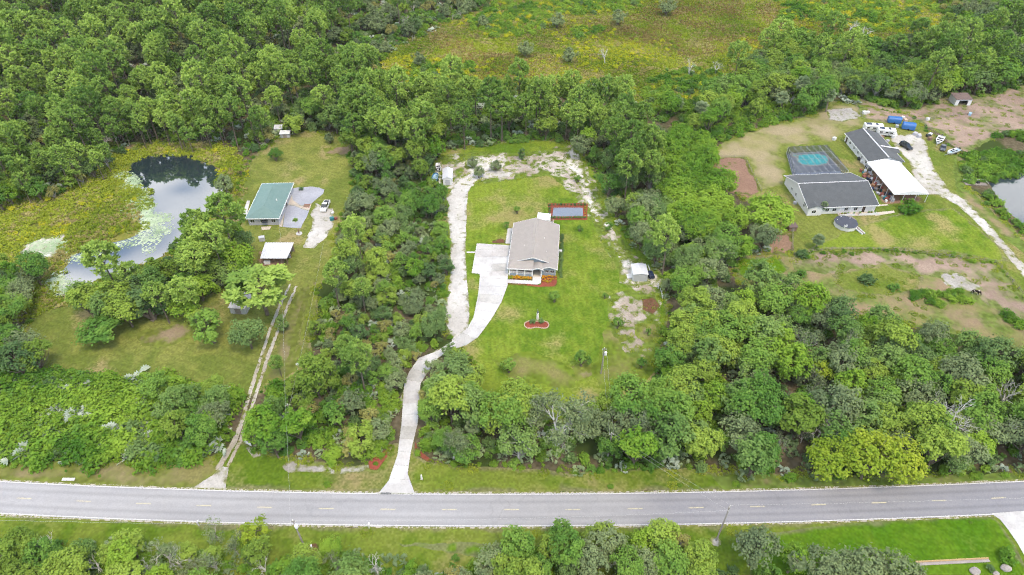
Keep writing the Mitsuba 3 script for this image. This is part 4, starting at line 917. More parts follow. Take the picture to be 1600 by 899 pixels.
for (k, x, y, s, yaw, v, place) in WILD:
    if (np.hypot(TK[:, 0] - x, TK[:, 1] - y) < TK[:, 2] * (.5 if k in ('shrub', 'thicket', 'palmetto') else 1)).any(): continue
    name = NAME[k]
    far = math.hypot(x, y) > 330
    ks = PROTO.get(k + '_far') if far and k + '_far' in PROTO else PROTO[k]
    if COUNT.get(name, 0) < LIMIT:
        COUNT[name] = COUNT.get(name, 0) + 1
        key = number(name)
        scene[key] = at(ks[v % len(ks)], x, y, s, yaw, sz=s * (.86 + .34 * ((yaw * 7.13) % 1)))
        lb = f"{('big ', '', 'small ')[0 if s > 1.03 else 2 if s < .86 else 1]}{ADJ[k]}, {where(x, y)}"
        labels[key] = {'label': lb, 'category': CAT[name], 'group': lb.replace(',', 's,', 1)}
    else:
        add_stuff(MASS[name], ks[v % len(ks)], x, y, s, yaw)

# --- undergrowth and marsh growth
for poly, seed in ((NW, 401), (STRIP, 402), (SE, 403), (EAST, 404), (NE, 405)):
    far = seed in (401, 405)
    stuff('undergrowth', poly, 3.6 if far else 3.0, dict(shrub=.40, palmetto=.28, scrub=.22, thicket=.04, bare_shrub=.06) if far else dict(shrub=.5, palmetto=.4, thicket=.1), seed, (1.0, 1.7) if far else (.7, 1.3), .15)
stuff('undergrowth', [(-70, 282.5), (37.7, 275.8), (53.8, 257.2), (46.3, 222.7), (-59, 222.7)], 3.2, dict(shrub=.6, palmetto=.4), 406, (.9, 1.5), .1)
stuff('undergrowth', [(264.3, 475.6), (412.9, 475.6), (306.9, 327.8), (279.9, 364.5), (216.4, 343.6)], 3.4, dict(shrub=.5, thicket=.3, scrub=.2), 430, (1.0, 1.8), .1)
stuff('undergrowth', [(-111.7, 158.8), (-83.7, 176.9), (-62.6, 141.5), (-65.9, 128.8), (-113.2, 131.2), (-123.7, 145.6)], 3.0, dict(shrub=.7, palmetto=.3), 407, (.7, 1.2), .1)
stuff('undergrowth', [(-105.2, 69.7), (-28.8, 66.4), (78, 69), (70.3, 52.4), (-94.5, 52.4)], 2.8, dict(shrub=.6, palmetto=.3, thicket=.1), 408, (.6, 1.1), .1, avoid=unary_union([keep, FIELDS['lawn_south']]))
stuff('thicket', [(-135.1, 113.6), (-112.5, 111.5), (-82.6, 109.1), (-61.4, 105.9), (-58.2, 99.8), (-61.1, 91), (-62.6, 87.4), (-72.5, 86.8), (-91.1, 86.4), (-107.4, 86.8), (-118.1, 86.8)], 2.2, dict(thicket=.56, shrub=.28, pale_palmetto=.16), 409, (.7, 1.9), .02)
stuff('thicket', [(-122.1, 112.5), (-113, 112.5), (-98.3, 107.4), (-97.6, 99.8), (-104.3, 96.2), (-113.8, 97.9)], 1.9, dict(pale_palmetto=1), 410, (.9, 1.4), .15)
stuff('thicket', [(-87.3, 102.6), (-72.8, 102.6), (-66.8, 97.9), (-75.5, 91), (-84.4, 92.7), (-89.6, 97.9)], 2.2, dict(pale_palmetto=1), 411, (.9, 1.4), .3)
shore = FIELDS['pond_shore'].difference(FIELDS['pond'].buffer(.3))
stuff('shore_growth', shore, 2.6, dict(tussock=.72, tussock_gold=.05, tussock_dry=.18, marsh_bush=.05), 412, (.5, 1.1), .1, avoid=FIELDS['lawn_west'].union(FIELDS['pale_mud']))
stuff('marsh_growth', FIELDS['marsh'], 3.2, dict(tussock=.76, tussock_dry=.24), 413, (.8, 1.3), .05, avoid=False)
stuff('marsh_growth', FIELDS['marsh'], 4.0, dict(tussock_dry=1), 416, (.8, 1.3), .05, .52, avoid=False, cs=.014)
stuff('marsh_growth', FIELDS['marsh'], 3.0, dict(tussock_gold=.75, marsh_bush=.25), 415, (.8, 1.3), .1, .55, avoid=False, cs=.022)
stuff('marsh_growth', FIELDS['marsh'], 3.6, dict(marsh_bush=.3, thicket=.5, shrub=.2), 414, (.9, 1.6), .1, .56, avoid=False, cs=.025)
plant('dead', (76.72, 287.21), 1.0, 'small bare tree in the marsh, right of the pale shrubs', 0); plant('dead', (41.93, 301.44), .95, 'bare sapling in the middle of the marsh', 1); plant('dead', (89.03, 288.59), .9, 'bare leaning sapling at the right of the marsh', 2)
for i, (px, lb) in enumerate((((22.51, 346.57), 'grey green round bush at the back of the marsh, left'), ((53.93, 351.18), 'pale bush at the back of the marsh, middle'), ((80.45, 365.59), 'pale tall bush at the back of the marsh, right'), ((26.03, 301.44), 'grey bush in the left half of the marsh'), ((5.89, 308.96), 'dark green bush near the left edge of the marsh'), ((-41.55, 297.79), 'grey green bush at the left tip of the marsh'), ((-14.47, 346.57), 'round bush at the upper left edge of the marsh'))):
    plant('scrub', px, (1.6, 1.5, 1.9, 1.4, 1.5, 1.3, 1.3)[i], lb, i % 2)
stuff('marsh_growth', FIELDS['marsh'], 3.0, dict(tussock_rust=1), 417, (.7, 1.2), .1, .57, avoid=False, cs=.02)
# lily pads
def pads(seed, R=2.6, n=60):
    rng = np.random.default_rng(seed); a, r = rng.uniform(0, 6.28, n), R * np.sqrt(rng.uniform(size=n)); s = rng.uniform(.16, .34, n)
    g = np.arange(6) * math.pi / 3
    v = np.stack([(r * np.cos(a))[:, None] + s[:, None] * np.cos(g), (r * np.sin(a))[:, None] + s[:, None] * np.sin(g), .02 + .03 * rng.uniform(size=(n, 6))], -1).reshape(-1, 3)
    f = (np.arange(n)[:, None, None] * 6 + np.array([[0, 1, 2], [0, 2, 3], [0, 3, 4], [0, 4, 5]])[None]).reshape(-1, 3)
    return {'pads': ((v, f), None)}
for i in range(2): proto('pads', 'lily_leaves', pads(230 + i))
pond_in = FIELDS['pond'].buffer(1.2)
for q, sp, sd in (([(-135.7, 204.9), (-132.7, 209.3), (-125.3, 197.4), (-114.8, 182), (-116.8, 176.7), (-122.3, 180.2), (-126, 193.4)], 2.0, 421), ([(-115.4, 176.7), (-112.8, 179.1), (-107.8, 177.7), (-105.3, 172.2), (-106.3, 161.1), (-108.9, 159.2), (-111.6, 167.5)], 3.0, 422), ([(-127.9, 154.9), (-122.6, 161.4), (-114, 165.5), (-113.2, 166.8), (-111.9, 165.5), (-115.8, 162.9), (-122.9, 158)], 2.4, 423), ([(-129.6, 148), (-126.9, 149.7), (-123.7, 146.8), (-121.2, 140.8), (-125.1, 140.6)], 1.9, 424), ([(-120.3, 180.2), (-115, 182), (-107.8, 176.7), (-111.8, 174.2)], 2.6, 426), ([(-143.7, 165.5), (-135.1, 167.5), (-132.4, 160.1), (-141.5, 158)], 2.3, 427)):
    stuff('lily_pads', q, sp, dict(pads=1), sd, (.8, 1.2), .1, avoid=False)
for k_ in [k for k in scene if k.startswith('lily_pads__')]:
    scene[k_]['to_world'] = T().translate([0, 0, .035]) @ scene[k_]['to_world']
import collections
_t = sum(PROTO[d['shapegroup']['id']] for d in scene.values() if d.get('type') == 'instance')
print('instances', sum(d.get('type') == 'instance' for d in scene.values()), 'tris', _t, COUNT, STUFF)

# taller growth along the edges of the mown ground
erng = np.random.default_rng(500)
for key_, st_ in (('lawn_middle', 1.3), ('lawn_west', 1.6), ('yard_east', 2.0), ('verge_north', 1.6), ('lower_paddock', 2.0), ('verge_south', 2.2)):
    for g_ in getattr(FIELDS[key_], 'geoms', [FIELDS[key_]]):
        d_ = 0.0
        while d_ < g_.exterior.length:
            q = g_.exterior.interpolate(d_); d_ += st_ * erng.uniform(.4, 1.6)
            x_, y_ = q.x + erng.normal() * .6, q.y + erng.normal() * .6
            if y_ > 55 and not hard.contains(Point(x_, y_)):
                if erng.uniform() < .55: add_stuff('tall_grass', PROTO['tussock'][int(erng.integers(2))], x_, y_, erng.uniform(.22, .5), erng.uniform(0, 360))
                else: add_stuff('tall_grass', PROTO['thicket'][int(erng.integers(3))], x_, y_, erng.uniform(.18, .5), erng.uniform(0, 360))
for (x_, y_) in scatter(FIELDS['sandy_ground'].union(FIELDS['sandy_ground_east']), 2.6, 501, avoid=hard)[0]:
    add_stuff('sand_weeds', PROTO['tussock'][int(erng.integers(2))], x_, y_, erng.uniform(.12, .3), erng.uniform(0, 360))
for (x_, y_) in scatter(FIELDS['lower_paddock'].union(FIELDS['back_paddock']), 4.2, 502, clump=.42)[0]:
    add_stuff('paddock_weeds', PROTO['tussock'][int(erng.integers(2))], x_, y_, erng.uniform(.15, .4), erng.uniform(0, 360))


# ------------------------------------------------------------------ materials of built things
def mottled(name, a, b, scale=1.2, rough=.8, spec=.3, **kw):
    material(name, proc(lambda p, n, uv: mix(C(*a), C(*b), .6 * fbm(p.x * scale, p.y * scale, p.z * scale, 3) + .4 * noise(p.x * scale * 6, p.y * scale * 6, p.z * scale * 6))), rough, spec, **kw)

mottled('shingle_taupe', (.27, .245, .225), (.37, .34, .315), 1.0, .95, .1)
mottled('shingle_grey', (.072, .078, .084), (.122, .13, .136), .8, .95, .1)
mottled('shingle_green', (.12, .20, .19), (.19, .275, .26), .9, .95, .1)
mottled('shingle_brown', (.13, .095, .085), (.20, .15, .14), 1.0, .95, .1)
mottled('siding_blue', (.22, .28, .33), (.27, .33, .38), .7, .7)
mottled('siding_white', (.56, .56, .57), (.66, .66, .66), .5, .7)
mottled('siding_grey', (.36, .36, .40), (.42, .42, .46), .5, .7)
mottled('trim_white', (.68, .68, .68), (.76, .76, .76), .8, .6)
mottled('metal_white', (.66, .66, .68), (.74, .74, .76), .3, .45, .5)
mottled('metal_old', (.44, .45, .48), (.62, .62, .64), .5, .5, .5)
mottled('metal_rusty_white', (.70, .69, .68), (.44, .38, .33), .9, .7, .3)
mottled('metal_shed', (.40, .41, .43), (.48, .49, .51), .5, .5, .5)
mottled('wood_grey', (.20, .17, .15), (.30, .27, .24), 1.5)
mottled('wood_brown', (.16, .10, .07), (.24, .16, .11), 1.5)
mottled('wood_orange', (.36, .25, .11), (.45, .33, .17), 1.5)
mottled('pole_wood', (.22, .20, .18), (.32, .30, .28), 1.5)
mottled('tarp_blue', (.02, .10, .32), (.04, .16, .42), 1.0, .5, .5)
mottled('rock', (.22, .19, .18), (.42, .39, .37), 1.6, .95, .1)
mottled('stone_edge', (.42, .30, .22), (.56, .42, .34), 2.0)
material('glass_dark', (.02, .025, .03), .08, .8, two=True)
material('black_paint', (.012, .014, .018), .25, .6, clearcoat=.6)
material('white_paint', (.66, .66, .66), .3, .5, clearcoat=.5)
material('grey_paint', (.10, .11, .12), .3, .5, clearcoat=.5)
material('silver_paint', (.36, .37, .39), .3, .5, clearcoat=.5)
material('dark_blue_paint', (.015, .025, .06), .35, .5)
material('gelcoat_blue', (.03, .13, .26), .3, .5)
material('gelcoat_pale', (.30, .44, .54), .4, .5)
material('rubber', (.02, .02, .02), .8, .2)
material('door_dark', (.05, .035, .03), .5, .4)
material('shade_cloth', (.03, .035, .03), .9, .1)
material('pool_cover', (.06, .065, .085), .6, .3)
material('terracotta', (.30, .11, .07), .8, .2)
material('teal_plastic', (.03, .16, .18), .5, .4)
material('red_plastic', (.21, .06, .05), .5, .4)
material('orange_plastic', (.27, .14, .08), .5, .4)
material('cable', (.45, .45, .45), .5, .3)
material('porcelain', (.66, .64, .60), .4, .5)
scene['mat_pool_screen'] = {'type': 'mask', 'opacity': .38, 'bsdf': {'type': 'twosided', 'bsdf': {'type': 'diffuse', 'reflectance': {'type': 'rgb', 'value': [.05, .055, .06]}}}}
water('pool_water', [.06, .58, .62], .03, 1.33)

def window(pl, x0, x1, y, z0, z1, under=None, face='y', s=-1):
    """A window on a wall plane at y (or x, for face='x'); s: the side it looks to. A frame of four bars and a pane set back between them."""
    t, d = .09, .07
    def b(a0, a1, c0, c1, e0, e1):
        q = sorted((y + s * e0, y + s * e1))
        return box(a0, a1, q[0], q[1], c0, c1) if face == 'y' else box(q[0], q[1], a0, a1, c0, c1)
    f = pl.add('window', cat_mesh([b(x0 - t, x1 + t, z1, z1 + t, -.02, d), b(x0 - t, x1 + t, z0 - t, z0, -.02, d), b(x0 - t, x0, z0, z1, -.02, d), b(x1, x1 + t, z0, z1, -.02, d), b((x0 + x1) / 2 - .03, (x0 + x1) / 2 + .03, z0, z1, -.02, d - .02)]), 'trim_white', under)
    pl.add('pane', b(x0, x1, z0, z1, -.02, .02), 'glass_dark', f)
    return f

def flat_patch(pl, name, pts, z, bsdf, t=.08, under=None):
    return pl.add(name, extrude(Polygon(pts).buffer(0), z - t, z), bsdf, under)

# ------------------------------------------------------------------ the house in the clearing
HO, HY = (-1.25, 149.33), -4.6
def house_xy(x, y):
    c, s = math.cos(math.radians(HY)), math.sin(math.radians(HY))
    return HO[0] + x * c - y * s, HO[1] + x * s + y * c
h = Place(thing('house', 'blue grey house with a long pale taupe shingle roof in the middle of the clearing', 'house'), HO, HY)
W, L, E, R = 13.9, 22.2, 2.75, 5.0
sl = (R - E) / (W / 2)
w1 = h.add('wall', cat_mesh([box(.5, W - .5, 3.0, L - .5, 0, E - .02), prism_y([(.5, E - .02), (W - .5, E - .02), (W / 2, R - .25)], 3.0, L - .5)]), 'siding_blue')
h.add('wall', box(9.5, W - .45, .9, 3.0 - .003, 0, E - .02), 'siding_blue', label='blue grey front wall of the projecting right room')
roof = h.add('roof', cat_mesh([slab([(0, 2.5, E), (0, L, E), (W / 2, L, R), (W / 2, 2.5, R)], .16), slab([(W / 2, 2.5, R), (W / 2, L, R), (W, L, E), (W, 2.5, E)], .16)]), 'shingle_taupe')
h.add('ridge_cap', prism_y([(W / 2 - .22, R - .06), (W / 2, R + .035), (W / 2 + .22, R - .06), (W / 2, R - .02)], 2.5, L), 'shingle_taupe', roof)
h.add('porch_roof', cat_mesh([slab([(-.02, -.1, E - .02), (-.02, 3.1, E + .0), (1.2, 3.1, E + .9), (2.2, -.1, E - .02)], .12), slab([(-.02, -.1, E - .02), (7.2, -.1, E - .02), (7.2, 3.15, E + 1.05), (1.2, 3.1, E + .9)], .12)]), 'shingle_taupe')
h.add('entry_roof', cat_mesh([slab([(6.9, -.15, E + .02), (8.5, -.15, E + .62), (8.5, 4.6, E + .62), (6.9, 4.6, E + .02)], .1), slab([(8.5, -.15, E + .62), (10.1, -.15, E + .02), (10.1, 4.6, E + .02), (8.5, 4.6, E + .62)], .1)]), 'shingle_taupe')
h.add('entry_gable', prism_y([(7.2, E - .1), (9.8, E - .1), (8.5, E + .48)], -.05, .1), 'siding_blue')
h.add('bay_roof', cat_mesh([slab([(9.2, .35, E + .03), (11.6, .35, E + .78), (11.6, 5.0, E + .78), (9.2, 5.0, E + .03)], .12), slab([(11.6, .35, E + .78), (W + .02, .35, E + .03), (W + .02, 5.0, E + .03), (11.6, 5.0, E + .78)], .12)]), 'shingle_taupe')
h.add('bay_gable', prism_y([(9.55, E - .05), (W - .5, E - .05), (11.6, E + .64)], .9, 1.2), 'siding_blue')
fa = [slab([(0, 2.45, E - .01), (W / 2, 2.45, R - .01), (W / 2, 2.52, R - .01), (0, 2.52, E - .01)], .2), slab([(W / 2, 2.45, R - .01), (W, 2.45, E - .01), (W, 2.52, E - .01), (W / 2, 2.52, R - .01)], .2),
      slab([(0, L, E), (W / 2, L, R), (W / 2, L + .07, R), (0, L + .07, E)], .2), slab([(W / 2, L, R), (W, L, E), (W, L + .07, E), (W / 2, L + .07, R)], .2),
      box(-.09, -.003, -.15, L, E - .22, E + .02), box(W + .003, W + .09, .3, L, E - .22, E + .02), box(-.09, 7.2, -.19, -.103, E - .24, E),
      slab([(9.15, .27, E + .05), (11.6, .27, E + .82), (11.6, .347, E + .82), (9.15, .347, E + .05)], .2), slab([(11.6, .27, E + .82), (W + .08, .27, E + .05), (W + .08, .347, E + .05), (11.6, .347, E + .82)], .2),
      slab([(6.85, -.24, E + .05), (8.5, -.24, E + .67), (8.5, -.155, E + .67), (6.85, -.155, E + .05)], .18), slab([(8.5, -.24, E + .67), (10.15, -.24, E + .05), (10.15, -.155, E + .05), (8.5, -.155, E + .67)], .18)]
h.add('fascia', cat_mesh(fa), 'trim_white')
h.add('porch_floor', box(.3, 9.45, .1, 2.99, 0, .22), 'concrete_pale')
h.add('porch_wall', box(.35, 7.05, .12, .28, .22, .95), 'siding_blue', label='low blue grey wall under the porch railing')
for x in (.35, 2.5, 4.65, 6.8, 9.3):
    h.add('porch_column', cat_mesh([box(x, x + .28, .06, .34, .955, E - .2), box(x - .06, x + .34, .02, .40, .225, .95)]), 'trim_white')
for x in (.65, 2.8, 4.95):
    rail = [box(x, x + 1.85, .14, .24, 1.48, 1.56), box(x, x + 1.85, .14, .24, 1.0, 1.06), box(x, x + 1.85, .12, .26, 2.3, E - .21)] + [box(x + .08 + .2 * i, x + .13 + .2 * i, .17, .21, 1.06, 1.48) for i in range(9)]
    h.add('railing', cat_mesh(rail), 'trim_white')
d = h.add('front_door', box(7.95, 8.95, 2.90, 2.996, .22, 2.35), 'door_dark')
h.add('door_frame', boxes((7.82, 7.95, 2.86, 2.996, .22, 2.45), (8.95, 9.08, 2.86, 2.996, .22, 2.45), (7.95, 8.95, 2.86, 2.996, 2.35, 2.45)), 'trim_white', d)
for x in (1.2, 3.3, 5.4):
    window(h, x, x + 1.2, 3.0, 1.0, 2.2)
window(h, 10.5, 11.5, .9, 1.15, 2.05); window(h, 11.95, 12.95, .9, 1.15, 2.05)
h.add('corner_board', boxes((W - .52, W - .42, .86, 1.0, 0, E - .1), (9.44, 9.56, .86, 1.0, 0, E - .1)), 'trim_white')
for y in (6, 10, 14, 18):
    window(h, y, y + 1.2, W - .5, 1.0, 2.1, face='x', s=1)
    if y > 10: window(h, y, y + 1.2, .5, 1.0, 2.1, face='x', s=-1)
for y in (4.2, 7.4):
    h.add('garage_door', box(.44, .496, y, y + 2.7, .02, 2.2), 'trim_white')
window(h, 3, 4.4, L - .5, 1, 2.1, s=1); window(h, 9, 10.4, L - .5, 1, 2.1, s=1)
for (x, y) in ((4.2, 9.0), (9.8, 13.0), (10.6, 7.0)):
    z = E + (x if x < W / 2 else W - x) * sl
    h.add('vent_pipe', put(lathe([(.0, .4), (.06, .4), (.06, -.1)], 8), x, y, 0, z), 'trim_white')
h.add('air_conditioner', box(W + .25, W + 1.1, 11.4, 12.25, .05, .95), 'siding_white')

lan = Place(thing('patio_canopy', 'white flat canopy over the patio behind the house in the clearing', 'canopy'), (7.64, 173.55), HY)
lan.add('canopy', slab([(0, -.2, 2.75), (4.0, -.2, 2.6), (4.2, 3.4, 2.6), (.1, 3.6, 2.75)], .08), 'metal_white')
for (x, y) in ((.25, 3.3), (3.95, 3.1), (.2, 0.05), (3.8, 0.05)):
    lan.add('post', box(x - .05, x + .05, y - .05, y + .05, .06, 2.52), 'trim_white')
lan.add('patio_floor', box(-1.5, 5.2, -.4, 4.0, .02, .06), 'concrete_pale')
for i, (x, y, b) in enumerate(((4.6, 1.2, 'silver_paint'), (4.9, 2.4, 'wood_brown'))):
    k = Place(thing('patio_chair', ('pale chair', 'brown chair')[i] + ' at the right edge of the patio canopy', 'chair'), ((7.64, 173.55)[0] + x, (7.64, 173.55)[1] + y), 30 * i)
    k.add('seat', box(-.3, .3, -.3, .3, .42, .48), b); k.add('backrest', box(-.3, .3, .25, .31, .48, .95), b)
    for a in (-.25, .22):
        for c_ in (-.25, .22): k.add('leg', box(a, a + .05, c_, c_ + .05, .06, .42), b)

def walk(key, pts, z=.05, bsdf='concrete_new', label=None):
    solo(key, extrude(Polygon(pts).buffer(0), 0, z), bsdf); struct(key)
walk('front_walk', [house_xy(*q) for q in ((-.6, -3.2), (8.6, -3.2), (9.5, -2.5), (9.5, .1), (7.1, .1), (7.1, -1.7), (-.6, -1.7))], .10, 'concrete_white')
walk('side_walk', [(-1.3, 172.5), (0.1, 172.5), (-0.5, 164.6), (-2, 164.6)], .07, 'concrete_white')
walk('narrow_path', [(-13.3, 160.6), (-10.3, 160.6), (-10.3, 159.9), (-13.3, 159.9)], .06, 'concrete_white')
sheet('mulch_strip', [house_xy(*q) for q in ((-.6, -3.25), (9.6, -3.25), (9.6, -2.3), (13.8, -2.9), (14.0, -3.6), (9.0, -4.1), (-.6, -3.7))], .032, 'red_mulch', .7, .08, seed=91)
sheet('flower_bed', [house_xy(*q) for q in ((.3, -1.65), (7.0, -1.65), (7.0, .05), (.3, .05))], .034, 'brown_mulch', .6, .05, seed=92)
sheet('flower_bed_001', [house_xy(*q) for q in ((9.6, -2.6), (13.9, -3.0), (13.9, .85), (9.6, .85))], .036, 'red_mulch', .6, .08, seed=93)
sheet('mulch_by_garage', [(-6, 166.2), (-3.5, 167.2), (-1.5, 165.8), (-1.5, 164.6), (-5.9, 164.6)], .026, 'brown_mulch', .8, .3, seed=94)
sheet('mulch_by_house', [(0.1, 172.5), (0.6, 174.2), (-0.2, 164.6), (-0.5, 164.6)], .030, 'brown_mulch', .7, .1, seed=95)
rs = np.random.default_rng(5)
for i in range(24):
    x, y = .7 + (i % 12) * .53 + rs.normal() * .08, (-.5 if i < 12 else -1.15) + rs.normal() * .12
    plant('flower', house_xy(x, y), rs.uniform(.8, 1.25), 'low orange and yellow flowering plant in the bed below the porch railing', group='flowering plants below the porch')
for i in range(16):
    x, y = 10.0 + (i % 6) * .7 + rs.normal() * .1, .4 - (i // 6) * 1.1 + rs.normal() * .15
    plant('flower', house_xy(x, y), rs.uniform(.8, 1.3), 'orange flowering plant in the red mulch bed under the twin window', group='flowering plants under the twin window')
for i in range(22):
    plant('low_shrub', house_xy(W + .9 + rs.normal() * .12, .5 + i * .95), rs.uniform(.8, 1.35), 'clipped dark shrub in the row along the right hand wall of the house', group='shrubs along the right wall of the house')

# the driveway: poured slabs with joints between them
drive = Polygon([(-27.1, 79.2), (-25.4, 82.2), (-24.4, 88.5), (-24.6, 97.4), (-25.4, 108.8), (-24.7, 112.5), (-22.9, 117.2), (-18.6, 119.6), (-15.3, 122.8), (-13.1, 125.8), (-11.5, 127.9), (-10.1, 131.8), (-9.2, 141.3), (-9, 150.2), (-11.4, 150.5), (-10.5, 164.6), (-0.6, 163.6), (-1.1, 152.6), (-1.2, 145.2), (-2.9, 137.9), (-5.5, 131.1), (-8.6, 124.6), (-11.5, 121.7), (-15.9, 119.6), (-18.2, 117.2), (-20.4, 112.3), (-21.6, 108.8), (-21, 97.4), (-21.7, 88.8), (-21.7, 83.9), (-19.7, 79.2)]).buffer(.8).buffer(-.8)
path = LineString([(-23.5, 79.2), (-23.5, 82.2), (-23.1, 88.5), (-22.9, 97.4), (-23.4, 108.8), (-22.6, 112.5), (-20.6, 117.2), (-17.3, 119.6), (-13.5, 122.3), (-10.8, 126.3), (-7.7, 131.6), (-5.6, 141.3), (-5.1, 150.2), (-5.7, 164.6)])
cuts, s_ = [], 0.0
i = 0
labels['driveway'] = {'kind': 'structure'}
rest = drive
lines = []
while s_ < path.length:
    a, b = np.array(path.interpolate(s_).coords[0]), np.array(path.interpolate(min(s_ + .5, path.length)).coords[0])
    t = (b - a) / (np.linalg.norm(b - a) + 1e-9); n_ = np.array([-t[1], t[0]])
    lines.append(LineString([a - n_ * 9, a + n_ * 9]).buffer(.035, cap_style='flat')); s_ += 3.4
pieces = drive.difference(unary_union(lines + [LineString([(-5.6, 141.3), (-1.8, 141.9)]).buffer(.02), LineString([(-5.7, 163.9), (-5.8, 149.7)]).buffer(.02)])).buffer(0)
n = 0
for g in sorted(pieces.geoms, key=lambda g: g.centroid.y):
    if g.area < .6: continue
    scene['driveway__slab' + (f'_{n:03d}' if n else '')] = mikit.ply(extrude(g, 0.0, .10 + .004 * rs.uniform()), 'mat_' + ('concrete_white', 'concrete_new', 'concrete_white', 'concrete_worn', 'concrete_new')[n * 7 % 5])
    n += 1
sheet('driveway_bed', drive.buffer(.06), .045, 'grey_ash', 1.2, .03, seed=96)

# the blue grey pad with its planted border
sheet('pad_border', [(11.4, 177), (23.4, 177), (24.4, 186.5), (11.6, 186.5)], .028, 'red_mulch', .8, .15, seed=97)
sheet('blue_grey_pad', [(12.7, 179), (22.4, 179.1), (22.7, 183.9), (13.3, 183.9)], .038, 'pad_blue', 1.0, .05, seed=98)
for i in range(11):
    plant('low_shrub', (13.03, 177.72) if i < 0 else tuple(np.array((12.44, 178.07)) * (1 - i / 10) + np.array((22.87, 178.07)) * (i / 10)), rs.uniform(.8, 1.1), 'small dark shrub in the mulch along the near edge of the blue grey pad', group='shrubs along the near edge of the pad')
    plant('low_shrub', tuple(np.array((12.36, 185.55)) * (1 - i / 10) + np.array((23.47, 185.36)) * (i / 10)), rs.uniform(.5, 1.0), 'small shrub in the mulch along the far edge of the blue grey pad', group='shrubs along the far edge of the pad')
for i in range(5):
    plant('flower', tuple(np.array((23.38, 184.24)) * (1 - i / 4) + np.array((22.93, 178.78)) * (i / 4)), 1.0, 'reddish plant in the mulch at the right end of the blue grey pad', group='plants at the right end of the pad')
    plant('low_shrub', tuple(np.array((12.03, 184.99)) * (1 - i / 4) + np.array((11.78, 179.14)) * (i / 4)), .8, 'small shrub in the mulch at the left end of the blue grey pad', group='shrubs at the left end of the pad')

# the kidney shaped bed on the front lawn
kc = (6.37, 129.14)
ang = np.linspace(0, 2 * math.pi, 40, endpoint=False)
kid = Polygon([(kc[0] + 3.05 * math.cos(a) * (1 if True else 1), kc[1] + (1.75 + .35 * math.cos(2 * a)) * math.sin(a) - .55 * math.exp(-(math.cos(a) / .45) ** 2) * (-1 if math.sin(a) < 0 else .3)) for a in ang]).buffer(.1)
sheet('kidney_bed', kid, .030, 'red_mulch', .5, .03, seed=99)
ring_ = LineString(list(kid.exterior.coords))
for i in range(44):
    q = ring_.interpolate(i / 44, normalized=True)
    solo('kidney_bed__edge_stone' + (f'_{i:03d}' if i else ''), put(box(-.20, .20, -.10, .10, 0, .13 + .03 * rs.uniform()), q.x, q.y, math.degrees(math.atan2(q.y - kc[1], q.x - kc[0])) + 90), 'stone_edge')
plant('low_shrub', (kc[0] - 1.0, kc[1] + .9), 1.6, 'rounded shrub at the left in the red kidney shaped bed')
plant('low_shrub', (kc[0] + 1.35, kc[1] + .9), 1.6, 'rounded shrub at the right in the red kidney shaped bed')
o = Place(thing('garden_ornament', 'slim white tapering tower ornament behind the red kidney shaped bed', 'ornament'), (6.69, 131.46))
o.add('tower', lathe([(0, 0), (.42, 0), (.40, .15), (.33, .9), (.26, 1.9), (.30, 1.95), (.30, 2.05), (0, 2.05)], 14), 'porcelain', smooth=40)
o.add('lantern', lathe([(.19, 2.05), (.19, 2.45), (.27, 2.47), (.05, 2.85), (0, 2.9)], 10), 'grey_paint', smooth=40)
o.add('finial', lathe([(.03, 2.85), (.03, 3.5), (0, 3.52)], 6), 'silver_paint')

# ------------------------------------------------------------------ sheds of the clearing
g = Place(thing('shed', 'light grey metal shed on pale sand at the east edge of the clearing', 'shed'), (33.56, 146.84), 0)
g.add('wall', cat_mesh([box(0, 4.05, 0, 4.6, 0, 2.5), prism_y([(0, 2.5), (4.05, 2.5), (2.02, 2.78)], 0, 4.6)]), 'metal_shed')
g.add('roof', cat_mesh([slab([(-.12, -.15, 2.50), (2.02, -.15, 2.86), (2.02, 4.75, 2.86), (-.12, 4.75, 2.50)], .06), slab([(2.02, -.15, 2.86), (4.17, -.15, 2.50), (4.17, 4.75, 2.50), (2.02, 4.75, 2.86)], .06)]), 'metal_old')
for i in range(1, 9): g.add('wall_rib', box(i * .45 - .02, i * .45 + .02, -.035, -.002, 0, 2.45), 'metal_shed')
g.add('door', box(-.05, -.003, 1.4, 3.2, 0, 2.1), 'siding_white')
g.add('wall_lamp', box(1.75, 1.95, -.14, -.036, 2.2, 2.34), 'trim_white')
g.add('ramp', slab([(-1.3, 1.3, .08), (-.06, 1.3, .28), (-.06, 3.2, .28), (-1.3, 3.2, .08)], .07), 'concrete_white')
ws = Place(thing('shed', 'tall white shed with a pale roof among oaks at the back of the clearing', 'shed'), (-23.06, 197.44), 3)
ws.add('wall', cat_mesh([box(0, 3.1, 0, 6.6, 0, 2.5), prism_y([(0, 2.5), (3.1, 2.5), (1.55, 3.2)], 0, 6.6)]), 'siding_white')
ws.add('roof', cat_mesh([slab([(-.2, -.15, 2.48), (1.55, -.15, 3.28), (1.55, 6.75, 3.28), (-.2, 6.75, 2.48)], .07), slab([(1.55, -.15, 3.28), (3.3, -.15, 2.48), (3.3, 6.75, 2.48), (1.55, 6.75, 3.28)], .07)]), 'metal_old')
ws.add('door', box(.8, 2.3, -.05, -.003, .05, 2.1), 'siding_grey')
window(ws, 2.2, 3.1, 3.1, 1.2, 1.9, face='x', s=1)

